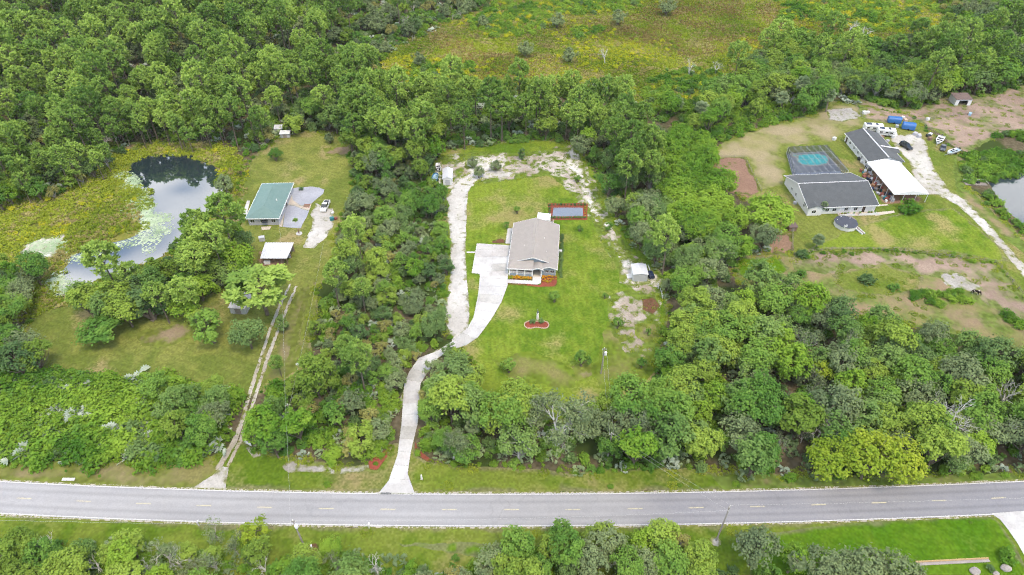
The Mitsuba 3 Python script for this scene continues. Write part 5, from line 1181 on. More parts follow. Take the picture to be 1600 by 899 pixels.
def boat(key, xy, yaw, hull, L=5.0, B=1.9, inside='gelcoat_pale', seats=2, trailer=True, console=False):
    pl = Place(key, xy, yaw, .0)
    z0 = .45 if trailer else .05
    n = 12
    t = np.linspace(0, 1, n)
    half = B / 2 * np.where(t < .55, 1, np.sqrt(np.maximum(0.0, 1 - ((t - .55) / .45) ** 2))) * (.92 + .08 * np.minimum(1, t * 4))
    y = -L / 2 + L * t
    def ring(w, z, inset=0): return np.vstack([np.column_stack([w, y - inset * (t - .5) * .1, np.full(n, z)]), np.column_stack([-w, y, np.full(n, z)])[::-1]])
    a, b, c_, d_ = ring(half * .55, z0), ring(half, z0 + .75 + .0), ring(half * .88, z0 + .76), ring(half * .8, z0 + .30)
    m = 2 * n
    v = np.vstack([a, b, c_, d_]); f = []
    for k in range(3):
        for i in range(m):
            j = (i + 1) % m
            f += [[k * m + i, k * m + j, (k + 1) * m + j], [k * m + i, (k + 1) * m + j, (k + 1) * m + i]]
    for i in range(1, m - 1): f += [[0, i + 1, i], ]
    pl.add('hull', (v, np.array(f)), hull)
    fl = d_ + [0, 0, .02]
    pl.add('deck', (fl, np.array([[i, i + 1, m - 2 - i] for i in range(n - 1)] + [[i, m - 2 - i, m - 1 - i] for i in range(n - 1)])), inside)
    for s in range(seats):
        yy = -L * .25 + s * L * .28
        pl.add('seat', box(-B * .36, B * .36, yy - .2, yy + .2, z0 + .34, z0 + .62), 'grey_paint' if s % 2 == 0 else 'black_paint')
    if console:
        pl.add('console', box(-.35, .35, -.3, .35, z0 + .35, z0 + 1.15), 'white_paint'); pl.add('windscreen', box(-.38, .38, .36, .41, z0 + 1.0, z0 + 1.5), 'glass_dark')
    pl.add('outboard_motor', boxes((-.2, .2, -L / 2 - .45, -L / 2 - .02, z0 + .5, z0 + 1.15), (-.08, .08, -L / 2 - .35, -L / 2 - .1, z0 - .2, z0 + .5)), 'black_paint')
    if trailer:
        pl.add('trailer_frame', boxes((-.7, -.6, -L / 2, L * .35, .3, .4), (.6, .7, -L / 2, L * .35, .3, .4), (-.05, .05, L * .3, L * .75, .3, .4), (-.75, .75, -.6, -.5, .3, .4)), 'silver_paint')
        for s in (-1, 1):
            pl.add('wheel', wheel(s * .95, -.55, .3), 'rubber')
    return key

def wheel(x, y, r=.34, w=.24):
    v, f = lathe([(0, -w / 2), (r * .9, -w / 2), (r, -w / 2 + .04), (r, w / 2 - .04), (r * .9, w / 2), (0, w / 2)], 14)
    return np.column_stack([v[:, 2] + x, v[:, 0] + y, v[:, 1] + r]), f

boat(thing('boat', 'white open boat with two dark seats on the sand left of the tall white shed', 'boat'), (-25.58, 208.39), 14, 'white_paint', 4.6, 1.7, 'white_paint')
boat(thing('boat', 'blue open boat with a pale deck near the tall white shed', 'boat'), (-26.07, 201.14), -3, 'gelcoat_blue', 5.6, 2.2, 'gelcoat_pale', seats=1)
tr = Place(thing('utility_trailer', 'dark utility trailer with a pale cover at the back of the clearing', 'trailer'), (-28.03, 215.99), 20)
tr.add('bed', boxes((-1.6, 1.6, -.8, .8, .5, .62), (-1.6, 1.6, -.83, -.78, .62, 1.0), (-1.6, 1.6, .78, .83, .62, 1.0)), 'dark_blue_paint')
tr.add('cover', slab([(-1.5, -.1, 1.15), (1.5, -.1, 1.15), (1.5, .75, 1.05), (-1.5, .75, 1.05)], .12), 'gelcoat_pale')
tr.add('drawbar', box(1.6, 2.7, -.05, .05, .45, .55), 'grey_paint')
for s in (-1, 1): tr.add('wheel', (lambda m: (m[0][:, [1, 0, 2]], m[1][:, ::-1]))(wheel(s * .95, 0)), 'rubber')
tr2 = Place(thing('utility_trailer', 'small dark blue covered trailer against the right wall of the grey shed', 'trailer'), (38.9, 148.81), 8)
tr2.add('cover', cat_mesh([prism_y([(-.75, .5), (.75, .5), (.7, 1.2), (.3, 1.4), (-.3, 1.4), (-.7, 1.2)], -1.3, 1.2)]), 'dark_blue_paint')
tr2.add('frame', boxes((-.7, .7, -1.3, 1.3, .38, .48), (-.05, .05, 1.3, 2.4, .4, .48)), 'grey_paint')
for s in (-1, 1): tr2.add('wheel', wheel(s * .86, 0), 'rubber')
pl_ = Place(thing('ladder', 'white plank leaning along the right side of the grey shed', 'plank'), (38.93, 151.99), 12)
pl_.add('board', slab([(-.12, -1.2, .3), (.12, -1.2, .3), (.12, 1.2, 1.0), (-.12, 1.2, 1.0)], .05), 'siding_white')
for i in range(6):
    q = ((40.27, 142.43)[0] + rs.normal() * .35, (40.27, 142.43)[1] - 3.0 + i * 1.05)
    k = thing('white_post', 'short white post in the row at the east edge of the clearing', 'post', 'white posts at the east edge of the clearing')
    part(k, 'shaft', put(box(-.08, .08, -.08, .08, 0, 1.0), *q), 'siding_white'); part(k, 'cap', put(box(-.11, .11, -.11, .11, 1.002, 1.08), *q), 'siding_white')

# ------------------------------------------------------------------ the west neighbour
gh = Place(thing('house', 'grey house with a hipped green shingle roof on the west lawn', 'house'), (-81.63, 173.6), 1.5)
W, L, E, R = 10.3, 20.6, 2.8, 4.9
ra, rb = (W / 2, L - 4.2, R), (W / 2, 4.2, R)
gh.add('wall', box(.5, W - .5, .5, L - .5, 0, E - .05), 'siding_grey')
r = gh.add('roof', cat_mesh([slab([(0, 0, E), rb, ra, (0, L, E)], .15), slab([(W, 0, E), (W, L, E), ra, rb], .15), slab([(0, 0, E), (W, 0, E), rb], .15), slab([(0, L, E), ra, (W, L, E)], .15)]), 'shingle_green')
gh.add('ridge_cap', boxes((W / 2 - .15, W / 2 + .15, 4.0, L - 4.0, R - .05, R + .04)), 'shingle_green', r)
gh.add('gutter', boxes((-.1, W + .1, -.12, -.003, E - .2, E + .02), (W + .003, W + .12, 0, L, E - .2, E + .02), (-.12, -.003, 0, L, E - .2, E + .02), (-.1, W + .1, L + .003, L + .12, E - .2, E + .02)), 'trim_white')
gh.add('vent_pipe', put(lathe([(0, .5), (.18, .5), (.18, -.2)], 8), W * .76, 8.5, 0, E + 1.0), 'trim_white')
for x in (1.2, 4.2, 7.6): window(gh, x, x + 1.2, .5, 1.0, 2.1)
for y in (3, 8, 12, 16): window(gh, y, y + 1.2, W - .5, .9, 2.1, face='x', s=1)
gh.add('door', box(W - .496, W - .44, 10.2, 11.2, .1, 2.2), 'door_dark')
gh.add('window_awning', slab([(4.9, -.6, 1.6), (6.6, -.6, 1.6), (6.6, .5, 2.1), (4.9, .5, 2.1)], .08), 'black_paint')
walk('patio_grey', [(-74, 195.4), (-70.5, 196.2), (-66.8, 196.6), (-64, 195.8), (-62.3, 194.6), (-62.2, 192.2), (-63.6, 189.2), (-64.7, 186.5), (-67.8, 185), (-71.2, 188.4)], .06, 'concrete_grey')
walk('patio_grey_001', [(-72.8, 185.7), (-69.9, 185), (-66.8, 183.1), (-64.5, 182), (-64.5, 178.4), (-64.9, 174.9), (-64.9, 172.5), (-67.9, 172.8), (-70.6, 173.2)], .06, 'concrete_grey')
walk('patio_path', [(-73.6, 191.5), (-73.8, 194.6), (-70.8, 188), (-67.8, 184.8), (-64.7, 186.3), (-64.5, 182.2), (-66.8, 183.3), (-70, 185.2), (-72.8, 185.9), (-70.8, 173.2), (-71.8, 173.5), (-72.7, 182)], .05, 'concrete_pale')
walk('west_side_walk', [(-86, 188), (-85, 188), (-83.3, 177.4), (-84.9, 177.4)], .07, 'concrete_white')
walk('front_step', [(-77.3, 173.2), (-74.2, 173.5), (-74.3, 171.8), (-76.6, 171.5)], .08, 'concrete_pale')
for i, (q, lb) in enumerate((((-73.3, 190.31), 'red brown patio mat by the door of the green roofed house'), ((-65.9, 184.99), 'red brown square mat at the corner of the grey patio'))):
    k = thing('door_mat', lb, 'mat'); part(k, 'mat', put(box(-1.0, 1.0, -.8, .8, .062, .10), *q), 'wood_brown'); part(k, 'border', put(boxes((-1.1, 1.1, -.95, -.81, .062, .12), (-1.1, 1.1, .81, .95, .062, .12)), *q), 'terracotta')
k = Place(thing('garden_well', 'small dark post on a round white base in front of the grey patio', 'post'), (-64.7, 169.63))
k.add('base', lathe([(0, 0), (.95, 0), (.95, .18), (.85, .22), (0, .22)], 18), 'concrete_white', smooth=40); k.add('post', lathe([(0, .22), (.2, .22), (.16, 1.5), (.3, 1.6), (0, 1.9)], 10), 'wood_brown')

cp = Place(thing('carport', 'open carport with a white ribbed metal roof below the green roofed house', 'carport'), (-71.32, 154.1), 0)
W, L = 7.3, 6.9
cp.add('roof', cat_mesh([slab([(-.3, 0, 2.5), (W, 0, 2.5), (W + .3, 3.4, 2.78), (-.5, 3.4, 2.78)], .06), slab([(-.5, 3.42, 2.79), (W + .3, 3.42, 2.79), (W + .4, L, 3.05), (-.6, L, 3.05)], .06)]), 'metal_old')
for i in range(12): cp.add('roof_seam', slab([(.1 + i * .62, .05, 2.54), (.16 + i * .62, .05, 2.54), (.16 + i * .62, L - .1, 3.085), (.1 + i * .62, L - .1, 3.085)], .05), 'metal_white')
for (x, y) in ((.1, .2), (3.6, .2), (W - .2, .2), (.0, L - .3), (W + .1, L - .3), (W, 3.4)):
    cp.add('post', box(x - .07, x + .07, y - .07, y + .07, 0, 2.43 + .08 * y), 'wood_brown')
cp.add('back_wall', box(-.4, W + .1, L - .35, L - .25, 0, 2.9), 'wood_grey')
sheet('carport_floor', [(-72.8, 153.2), (-64.5, 153.2), (-65, 161.1), (-74.4, 161.1)], .020, 'pen_earth', 1.0, .3, seed=101)

def crate(xy, label, b, w=.7, d=.6, hh=.6, yaw=0, group=None, lid=True, name='crate', cat='crate'):
    k = Place(thing(name, label, cat, group), xy, yaw)
    k.add('body', boxes((-w / 2, w / 2, -d / 2, d / 2, .02, hh)), b)
    if lid: k.add('lid', box(-w / 2 - .03, w / 2 + .03, -d / 2 - .03, d / 2 + .03, hh + .002, hh + .06), b)
crate((-70.31, 154.94), 'white chest standing under the front edge of the white roofed carport', 'siding_white', 1.6, .9, .8, 4, name='chest', cat='chest')
crate((-67.44, 155.24), 'brown crate under the front edge of the white roofed carport', 'wood_brown', .8, .7, .7, 10)
crate((-64.62, 157.96), 'grey crate outside the right posts of the white roofed carport', 'siding_grey', .8, .7, .7, 30)
crate((-56.17, 177.01), 'teal bin beside the sand drive below the pickup', 'teal_plastic', 1.2, 1.0, .9, 20, name='bin', cat='bin')
crate((-55.04, 177.36), 'red brown crate right of the teal bin by the sand drive', 'red_plastic', .9, .7, .6, 50)
crate((-56.69, 180.58), 'white block on the sand above the teal bin', 'siding_white', .9, .6, .5, 70, name='block', cat='block')
crate((-74.92, 166.17), 'grey sheet metal box behind the white roofed carport', 'metal_shed', 1.6, 1.2, 1.3, 15, name='metal_box', cat='box')

def small_shed(label, xy, w, d, hh, roof, wall, yaw=0, rise=.3, open_front=False, name='shed'):
    s = Place(thing(name, label, 'shed'), xy, yaw)
    if open_front:
        s.add('wall', boxes((0, .12, 0, d, 0, hh), (w - .12, w, 0, d, 0, hh), (.12, w - .12, d - .12, d, 0, hh), (.12, w * .22, .0, .12, 0, hh), (w * .78, w - .12, .0, .12, 0, hh), (w * .22, w * .78, 0, .12, hh * .8, hh)), wall)
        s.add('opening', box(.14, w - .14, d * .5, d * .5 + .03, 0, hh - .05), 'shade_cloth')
    else:
        s.add('wall', box(0, w, 0, d, 0, hh), wall)
        s.add('door', box(w * .3, w * .7, -.05, -.003, .02, hh * .85), 'wood_grey')
    s.add('roof', slab([(-.2, -.25, hh + .02), (w + .2, -.25, hh + .02), (w + .2, d + .2, hh + .02 + rise), (-.2, d + .2, hh + .02 + rise)], .08), roof)
    return s
small_shed('small white roofed shed half hidden under the broad pine on the west lawn', (-74.07, 133.57), 4.2, 5.6, 2.2, 'metal_rusty_white', 'metal_shed', -6, .5)
small_shed('white topped hutch at the far end of the west lawn', (-86.23, 230.85), 3.4, 2.4, 1.7, 'metal_white', 'siding_grey', 4, .2)
small_shed('grey roofed hutch behind the white topped hutch at the far end of the west lawn', (-89.2, 234.4), 2.8, 2.6, 1.9, 'metal_old', 'siding_grey', 8, .3)

def vehicle(key, xy, yaw, paint, kind='pickup'):
    """Pointing along +y."""
    v = Place(key, xy, yaw)
    L, B = {'pickup': (5.8, 2.0), 'suv': (5.0, 1.95), 'sedan': (4.7, 1.85)}[kind]
    hb = {'pickup': 1.05, 'suv': 1.05, 'sedan': .88}[kind]
    def loft(secs):
        """Cross sections (y, half width low, half width high, z low, z high) joined."""
        vs = []
        for (y, a, b_, z0, z1) in secs:
            vs += [(-a, y, z0), (-b_ - (a - b_) * .0, y, z0 + (z1 - z0) * .75), (-b_ * .92, y, z1), (b_ * .92, y, z1), (b_, y, z0 + (z1 - z0) * .75), (a, y, z0)]
        f = []; m = 6
        for k in range(len(secs) - 1):
            for i in range(m):
                j = (i + 1) % m
                f += [[k * m + i, (k + 1) * m + i, (k + 1) * m + j], [k * m + i, (k + 1) * m + j, k * m + j]]
        f += [[0, i, i + 1] for i in range(1, m - 1)] + [[(len(secs) - 1) * m, (len(secs) - 1) * m + i + 1, (len(secs) - 1) * m + i] for i in range(1, m - 1)]
        return np.array(vs, float), np.array(f)
    h2 = B / 2
    if kind == 'pickup':
        v.add('body', loft([(-L / 2, h2 * .95, h2 * .95, .38, .95), (-.52, h2, h2, .35, 1.0), (-.5, h2, h2, .35, 1.05), (1.25, h2, h2, .35, 1.08), (2.5, h2 * .98, h2 * .95, .36, 1.0), (L / 2, h2 * .88, h2 * .85, .42, .8)]), paint)
        v.add('bed_liner', box(-h2 * .82, h2 * .82, -L / 2 + .12, -.62, .97, 1.012), 'black_paint')
        v.add('tailgate', box(-h2 * .9, h2 * .9, -L / 2 - .02, -L / 2 + .08, .5, 1.16), paint)
        for s in (-1, 1): v.add('bed_side', box(s * h2 * .9 - .07, s * h2 * .9 + .07, -L / 2 + .08, -.5, .95, 1.16), paint)
        cab = [(-.5, h2 * .93, h2 * .78, 1.02, 1.78), (.75, h2 * .93, h2 * .80, 1.02, 1.82), (1.5, h2 * .93, h2 * .86, 1.02, 1.12)]
    elif kind == 'suv':
        v.add('body', loft([(-L / 2, h2 * .92, h2 * .92, .4, 1.0), (-1.5, h2, h2, .35, 1.06), (1.0, h2, h2, .35, 1.06), (L / 2 - .2, h2 * .95, h2 * .93, .38, .95), (L / 2, h2 * .85, h2 * .8, .45, .8)]), paint)
        cab = [(-L / 2 + .05, h2 * .9, h2 * .75, 1.0, 1.6), (-1.8, h2 * .93, h2 * .8, 1.0, 1.78), (.4, h2 * .93, h2 * .8, 1.0, 1.76), (1.2, h2 * .93, h2 * .86, 1.0, 1.1)]
    else:
        v.add('body', loft([(-L / 2, h2 * .9, h2 * .88, .38, .85), (-1.3, h2, h2, .32, .92), (1.0, h2, h2, .32, .92), (L / 2, h2 * .85, h2 * .8, .4, .7)]), paint)
        cab = [(-1.75, h2 * .9, h2 * .85, .85, .95), (-1.0, h2 * .92, h2 * .74, .85, 1.38), (.35, h2 * .92, h2 * .74, .85, 1.4), (1.15, h2 * .92, h2 * .85, .85, .95)]
    v.add('windows', loft(cab), 'glass_dark')
    top = [s for s in cab if s[4] > 1.3]
    v.add('cabin_roof', loft([(s[0] + (.12 if i == 0 else -.12), s[2] * .97, s[2] * .97, s[4] - .05, s[4] + .03) for i, s in enumerate((top[0], top[-1]))]), paint)
    for s in (-1, 1):
        for y in (-L * .31, L * .31): v.add('wheel', wheel(s * (h2 - .1), y, .37 if kind != 'sedan' else .32), 'rubber')
        v.add('headlight', box(s * h2 * .62 - .15, s * h2 * .62 + .15, L / 2 - .16, L / 2 + .012, .62, .76), 'silver_paint')
        v.add('tail_light', box(s * h2 * .75 - .1, s * h2 * .75 + .1, -L / 2 - .03, -L / 2 + .1, .7, .9), 'red_plastic')
        v.add('wing_mirror', box(s * (h2 + .1) - .09, s * (h2 + .1) + .09, .95, 1.1, 1.0, 1.15), paint)
    return key
vehicle(thing('pickup_truck', 'white pickup truck with a black bed on the sand drive beside the grey patio', 'pickup truck'), (-59.7, 183.87), 176, 'white_paint', 'pickup')


# ------------------------------------------------------------------ the east neighbour
eh = Place(thing('house', 'white walled house with a broad dark grey shingle roof and a screened pool behind', 'house'), (92.4, 179.29), 4.0)
W, L, E, R = 23.0, 19.8, 2.9, 5.9
eh.add('wall', box(.5, W - .5, .6, L - .6, 0, E - .05), 'siding_white')
def prism_x(profile, x0, x1):
    v, f = prism_y(profile, x0, x1)
    return np.column_stack([v[:, 1], v[:, 0], v[:, 2]]), f[:, ::-1]
for x in (.5, W - .7): eh.add('gable', prism_x([(.6, E - .05), (L - .6, E - .05), (L / 2, R - .25)], x, x + .2), 'siding_white')
r = eh.add('roof', cat_mesh([slab([(0, 0, E), (W, 0, E), (W, L / 2, R), (0, L / 2, R)], .16), slab([(0, L / 2, R), (W, L / 2, R), (W, L, E), (0, L, E)], .16)]), 'shingle_grey')
eh.add('ridge_cap', prism_x([(L / 2 - .2, R - .07), (L / 2, R + .05), (L / 2 + .2, R - .07)], 0, W), 'metal_old', r)
eh.add('front_gable_roof', cat_mesh([slab([(-.02, -.35, E + .02), (2.6, -.35, E + .85), (2.6, 3.2, E + .85), (-.02, 3.2, E + .02)], .12), slab([(2.6, -.35, E + .85), (5.2, -.35, E + .02), (5.2, 3.2, E + .02), (2.6, 3.2, E + .85)], .12)]), 'shingle_grey')
eh.add('front_gable', prism_y([(.3, E - .1), (4.9, E - .1), (2.6, E + .68)], -.05, .1), 'siding_white')
eh.add('front_room', box(.4, 4.8, -.04, .597, 0, E - .12), 'siding_white')
eh.add('gutter', boxes((5.2, W + .1, -.12, -.003, E - .2, E + .03), (-.1, W + .1, L + .003, L + .12, E - .2, E + .03)), 'trim_white')
eh.add('rake_trim', cat_mesh([slab([(x, 0, E + .03), (x + .1, 0, E + .03), (x + .1, L / 2, R + .03), (x, L / 2, R + .03)], .2) for x in (-.1, W + .003)] + [slab([(x, L / 2, R + .03), (x + .1, L / 2, R + .03), (x + .1, L, E + .03), (x, L, E + .03)], .2) for x in (-.1, W + .003)]), 'trim_white')
for x in (6.3, 8.6, 12.4, 15.5): window(eh, x, x + 1.1, .6, 1.0, 2.1)
window(eh, 1.6, 2.9, -.04, 1.0, 2.0)
for y in (3.0, 9.5, 13.0): window(eh, y, y + .9, .5, 1.1, 2.1, face='x', s=-1)
eh.add('door', box(18.2, 19.2, .55, .597, .1, 2.2), 'door_dark')
eh.add('porch_slab', box(10.4, W + .3, -1.2, .55, 0, .16), 'concrete_pale')
eh.add('porch_rail', boxes((10.4, 15.4, -1.2, -1.1, .16, .85), (16.6, W + .2, -1.2, -1.1, .16, .85)), 'siding_white')
for x in (10.5, 14, 17.5, 21): eh.add('porch_post', box(x, x + .14, -.2, -.06, .16, E - .2), 'trim_white')
eh.add('air_conditioner', box(-1.2, -.3, 6.5, 7.4, 0, .9), 'siding_grey')
EY = 4.0
def eh_xy(x, y):
    c, s = math.cos(math.radians(EY)), math.sin(math.radians(EY))
    return eh.o[0] + x * c - y * s, eh.o[1] + x * s + y * c
for i, (x, b) in enumerate(((11.3, 'terracotta'), (12.3, 'wood_brown'), (13.3, 'siding_white'), (15.2, 'wood_grey'), (17.2, 'terracotta'), (20.0, 'grey_paint'), (20.9, 'red_plastic'), (22.0, 'siding_white'))):
    k = Place(thing('plant_pot', ('terracotta', 'brown', 'white', 'grey', 'reddish', 'dark', 'red', 'pale')[i] + ' pot on the front porch of the east house', 'pot'), eh_xy(x, -.65), z=.165)
    k.add('pot', lathe([(0, 0), (.2, 0), (.3, .5), (.34, .5), (.34, .6), (.26, .6), (.26, .52), (0, .52)], 12), b); k.add('plant', put(bush(300 + i, .35, .5, 6, 8, .14)['crown'][0], 0, 0, 0, .52), 'mid_leaves')
walk('porch_walk', [eh_xy(*q) for q in ((W - 1, -1.6), (W + 6.0, -.2), (W + 6.2, .9), (W - 1, .2))], .05, 'concrete_pale')
walk('side_path_east', [eh_xy(*q) for q in ((W - .2, 3.4), (W + 6, 4.0), (W + 6, 4.8), (W - .2, 4.2))], .05, 'concrete_pale')

# the screened pool
cg = Place(thing('pool_enclosure', 'dark screened enclosure with thin pale beams over the swimming pool', 'pool enclosure'), eh.o, 6.0)
EY = 6.0
x0, y0, y1, hz = 5.2, 20.6, 38.6, 2.9
foot = [(x0, y0), (23.6, y0), (23.8, 23.5), (24.3, 30.0), (24.6, y1), (10.2, y1)]
for k in range(6):
    (ax, ay), (bx, by) = foot[k], foot[(k + 1) % 6]
    if k == 0: continue
    cg.add('screen_wall', (np.array([(ax, ay, .1), (bx, by, .1), (bx, by, hz), (ax, ay, hz)]), np.array([[0, 1, 2], [0, 2, 3]])), 'pool_screen')
    n_ = max(2, int(math.hypot(bx - ax, by - ay) / 2.4))
    for i in range(n_):
        px, py = ax + (bx - ax) * i / n_, ay + (by - ay) * i / n_
        cg.add('post', box(px - .07, px + .07, py - .07, py + .07, 0, hz), 'metal_old')
fp = Polygon(foot)
cg.add('screen_roof', extrude(fp, hz + .06, hz + .065), 'pool_screen')
for i in range(8):
    x = x0 + 2.2 + i * 2.3
    ys = fp.intersection(LineString([(x, y0 - 1), (x, y1 + 1)])).bounds
    cg.add('roof_beam', box(x - .08, x + .08, ys[1], ys[3], hz - .06, hz + .04), 'metal_white')
for y in (y0 + 4.5, y0 + 9, y0 + 13.5):
    xs_ = fp.intersection(LineString([(x0 - 5, y), (x0 + 29, y)])).bounds
    cg.add('roof_beam', box(xs_[0], xs_[2], y - .04, y + .04, hz - .20, hz - .07), 'metal_old')
c6 = lambda q: eh_xy(*q)
walk('pool_deck', [c6(q) for q in foot], .07, 'pad_blue')
pp = [(12.4, 32.4), (13.4, 31.0), (15.4, 30.6), (18.4, 30.4), (21.4, 31.2), (22.6, 33.0), (23.0, 35.4), (21.2, 36.8), (19.6, 36.6), (17.4, 37.0), (14.4, 36.6)]
pool_p = Polygon([c6(q) for q in pp]).buffer(.5, quad_segs=4)
k = thing('swimming_pool', 'turquoise swimming pool under the dark screened enclosure', 'swimming pool')
part(k, 'water', extrude(pool_p, .085, .10), 'pool_water'); part(k, 'coping', extrude(pool_p.buffer(.35).difference(pool_p), .072, .13), 'concrete_pale')
k = thing('spa', 'small square raised spa at the rear left of the swimming pool', 'spa')
sq = Polygon([c6(q) for q in ((11.4, 35.8), (13.4, 36.0), (13.4, 37.6), (11.4, 37.4))])
part(k, 'rim', extrude(sq.difference(sq.buffer(-.35)), .072, .45), 'concrete_pale'); part(k, 'water', extrude(sq.buffer(-.36), .072, .36), 'pool_water')

EY = 4.0
# the long barn and the white carport
bn = Place(thing('barn', 'long white sided barn with a dark grey shingle roof joined to the white carport', 'barn'), (122.86, 207.71), 1.0)
W, L, E, R = 12.4, 21.5, 2.9, 4.9
bn.add('wall', cat_mesh([box(.5, W - .5, .3, L - .5, 0, E - .05), prism_y([(.5, E - .05), (W - .5, E - .05), (W / 2, R - .25)], .3, L - .5)]), 'siding_white')
r = bn.add('roof', cat_mesh([slab([(0, 0, E), (0, L, E), (W / 2, L, R), (W / 2, 0, R)], .16), slab([(W / 2, 0, R), (W / 2, L, R), (W, L, E), (W, 0, E)], .16)]), 'shingle_grey')
bn.add('ridge_cap', prism_y([(W / 2 - .25, R - .06), (W / 2, R + .05), (W / 2 + .25, R - .06)], 0, L), 'metal_old', r)
bn.add('side_gable_roof', cat_mesh([slab([(W / 2 + 1, 8.5, R - .3), (W + 1.4, 8.5, E + .55), (W + 1.4, 6.2, E - .1), (W / 2 + 2, 6.2, R - 1.0)], .12), slab([(W / 2 + 1, 8.5, R - .3), (W / 2 + 2, 10.8, R - 1.0), (W + 1.4, 10.8, E - .1), (W + 1.4, 8.5, E + .55)], .12)]), 'shingle_grey')
bn.add('side_gable_ridge', slab([(W / 2 + 1, 8.2, R - .22), (W + 1.4, 8.2, E + .63), (W + 1.4, 8.8, E + .63), (W / 2 + 1, 8.8, R - .22)], .1), 'metal_white')
bn.add('fascia', boxes((-.1, -.003, 0, L, E - .2, E + .03), (W + .003, W + .1, 0, L, E - .2, E + .03)), 'trim_white')
for y in (2.2, 5.6, 9.0, 12.5, 16.0): window(bn, y, y + 1.0, .5, 1.0, 2.0, face='x', s=-1)
for y in (3.0, 13.5, 17.0): window(bn, y, y + 1.0, W - .5, 1.0, 2.0, face='x', s=1)
bn.add('door', box(.44, .496, 19.0, 20.0, .05, 2.1), 'door_dark')

wc = Place(thing('carport', 'large open carport with a plain bright white gabled metal roof beside the barn', 'carport'), (122.27, 186.63), 1.5)
W, L, E, R = 11.4, 20.6, 3.3, 4.5
wc.add('roof', cat_mesh([slab([(0, 0, E), (0, L, E), (W / 2, L, R), (W / 2, 0, R)], .07), slab([(W / 2, 0, R), (W / 2, L, R), (W, L, E), (W, 0, E)], .07)]), 'metal_white')
for i in range(9):
    y = .02 + i * 2.56
    wc.add('roof_seam', cat_mesh([slab([(0, y, E + .03), (0, y + .05, E + .03), (W / 2, y + .05, R + .03), (W / 2, y, R + .03)], .028), slab([(W / 2, y, R + .03), (W / 2, y + .05, R + .03), (W, y + .05, E + .03), (W, y, E + .03)], .028)]), 'metal_white')
wc.add('front_gable', prism_y([(.1, E - .25), (W - .1, E - .25), (W - .1, E - .1), (W / 2, R - .1), (.1, E - .1)], .02, .08), 'metal_white')
for i in range(6):
    for x in (.15, W - .15): wc.add('post', box(x - .07, x + .07, .2 + i * 4.0 - .07, .2 + i * 4.0 + .07, 0, E - .08), 'metal_old')
for x in (3.6, 7.6): wc.add('post', box(x - .07, x + .07, .13, .27, 0, E - .26), 'metal_old')
def wc_xy(x, y):
    c, s = math.cos(math.radians(1.5)), math.sin(math.radians(1.5))
    return wc.o[0] + x * c - y * s, wc.o[1] + x * s + y * c
sheet('carport_ground', [wc_xy(*q) for q in ((-2.6, -.5), (W + .3, -.5), (W + .3, L), (-1.2, L))], .024, 'pen_earth', 1.2, .4, seed=105)
cl = ['wood_brown', 'siding_white', 'dark_blue_paint', 'red_plastic', 'silver_paint', 'grey_paint', 'orange_plastic', 'siding_grey', 'black_paint', 'teal_plastic']
cn = ['brown', 'white', 'dark blue', 'red', 'silver', 'dark grey', 'orange', 'pale grey', 'black', 'teal']
for i in range(46):
    y = .8 + (i % 23) * .86 + rs.normal() * .15; x = (-1.0 if i < 23 else .9) + rs.normal() * .45
    c_ = int(rs.integers(10))
    crate(wc_xy(x, y), f'{cn[c_]} crate in the clutter along the left side of the white carport', cl[c_], rs.uniform(.5, 1.3), rs.uniform(.5, 1.0), rs.uniform(.4, 1.1), rs.uniform(0, 90), group=f'{cn[c_]} crates in the clutter under the white carport')
for i, (px, c_, lb) in enumerate((((123.34, 209.26), 2, 'dark crate against the near end of the barn wall'), ((122.97, 214.62), 8, 'black bin against the left wall of the barn'), ((123.17, 212.81), 1, 'white bin next to the black bin by the left wall of the barn'), ((121.52, 205.79), 1, 'white bucket on the grass left of the white carport'), ((132.89, 218.29), 8, 'black bin at the right side of the barn'), ((133.27, 216.45), 1, 'white crate at the right side of the barn'), ((134.09, 214.62), 7, 'pale box beside the top of the white carport'), ((138.53, 227.87), 7, 'pale plank stack right of the barn'))):
    crate(px, lb, cl[c_], rs.uniform(.8, 1.4), rs.uniform(.7, 1.2), rs.uniform(.6, 1.1), rs.uniform(0, 90))

# the dark covered round pool with its white wall
rp = Place(thing('round_pool', 'round white walled pool with a dark cover in front of the grey roofed house', 'above ground pool'), (102.77, 173.87), 12)
rp.add('wall', lathe([(3.3, 0), (3.35, .1), (3.35, 1.35), (3.25, 1.4)], 10), 'siding_white')
rp.add('rim', lathe([(3.2, 1.36), (3.5, 1.38), (3.52, 1.46), (3.1, 1.48), (3.1, 1.38)], 10), 'pool_cover')
rp.add('cover', lathe([(3.12, 1.47), (2.0, 1.56), (.8, 1.6), (0, 1.61)], 20), 'pool_cover', smooth=40)
rp.add('ladder', boxes((-2.3, -2.2, -2.7, -2.2, .9, 2.2), (-1.5, -1.4, -2.7, -2.2, .9, 2.2), (-2.2, -1.5, -2.6, -2.3, 1.5, 1.58), (-2.2, -1.5, -2.5, -2.4, 2.1, 2.2)), 'siding_white')
rp.add('rim_lamp', boxes((2.0, 2.2, 1.3, 1.5, 1.5, 1.75), (-.2, 0, 2.6, 2.8, 1.5, 1.75), (-2.2, -2.0, 1.4, 1.6, 1.5, 1.75)), 'trim_white')
ra_ = Place(thing('ramp', 'narrow wooden ramp with pale edges at the right of the round covered pool', 'ramp'), (105.96, 171.14), 22)
for i in range(11): ra_.add('plank', box(-.42, .42, -1.9 + i * .35, -1.9 + i * .35 + .32, .20 + .03 * i, .26 + .03 * i), 'wood_grey')
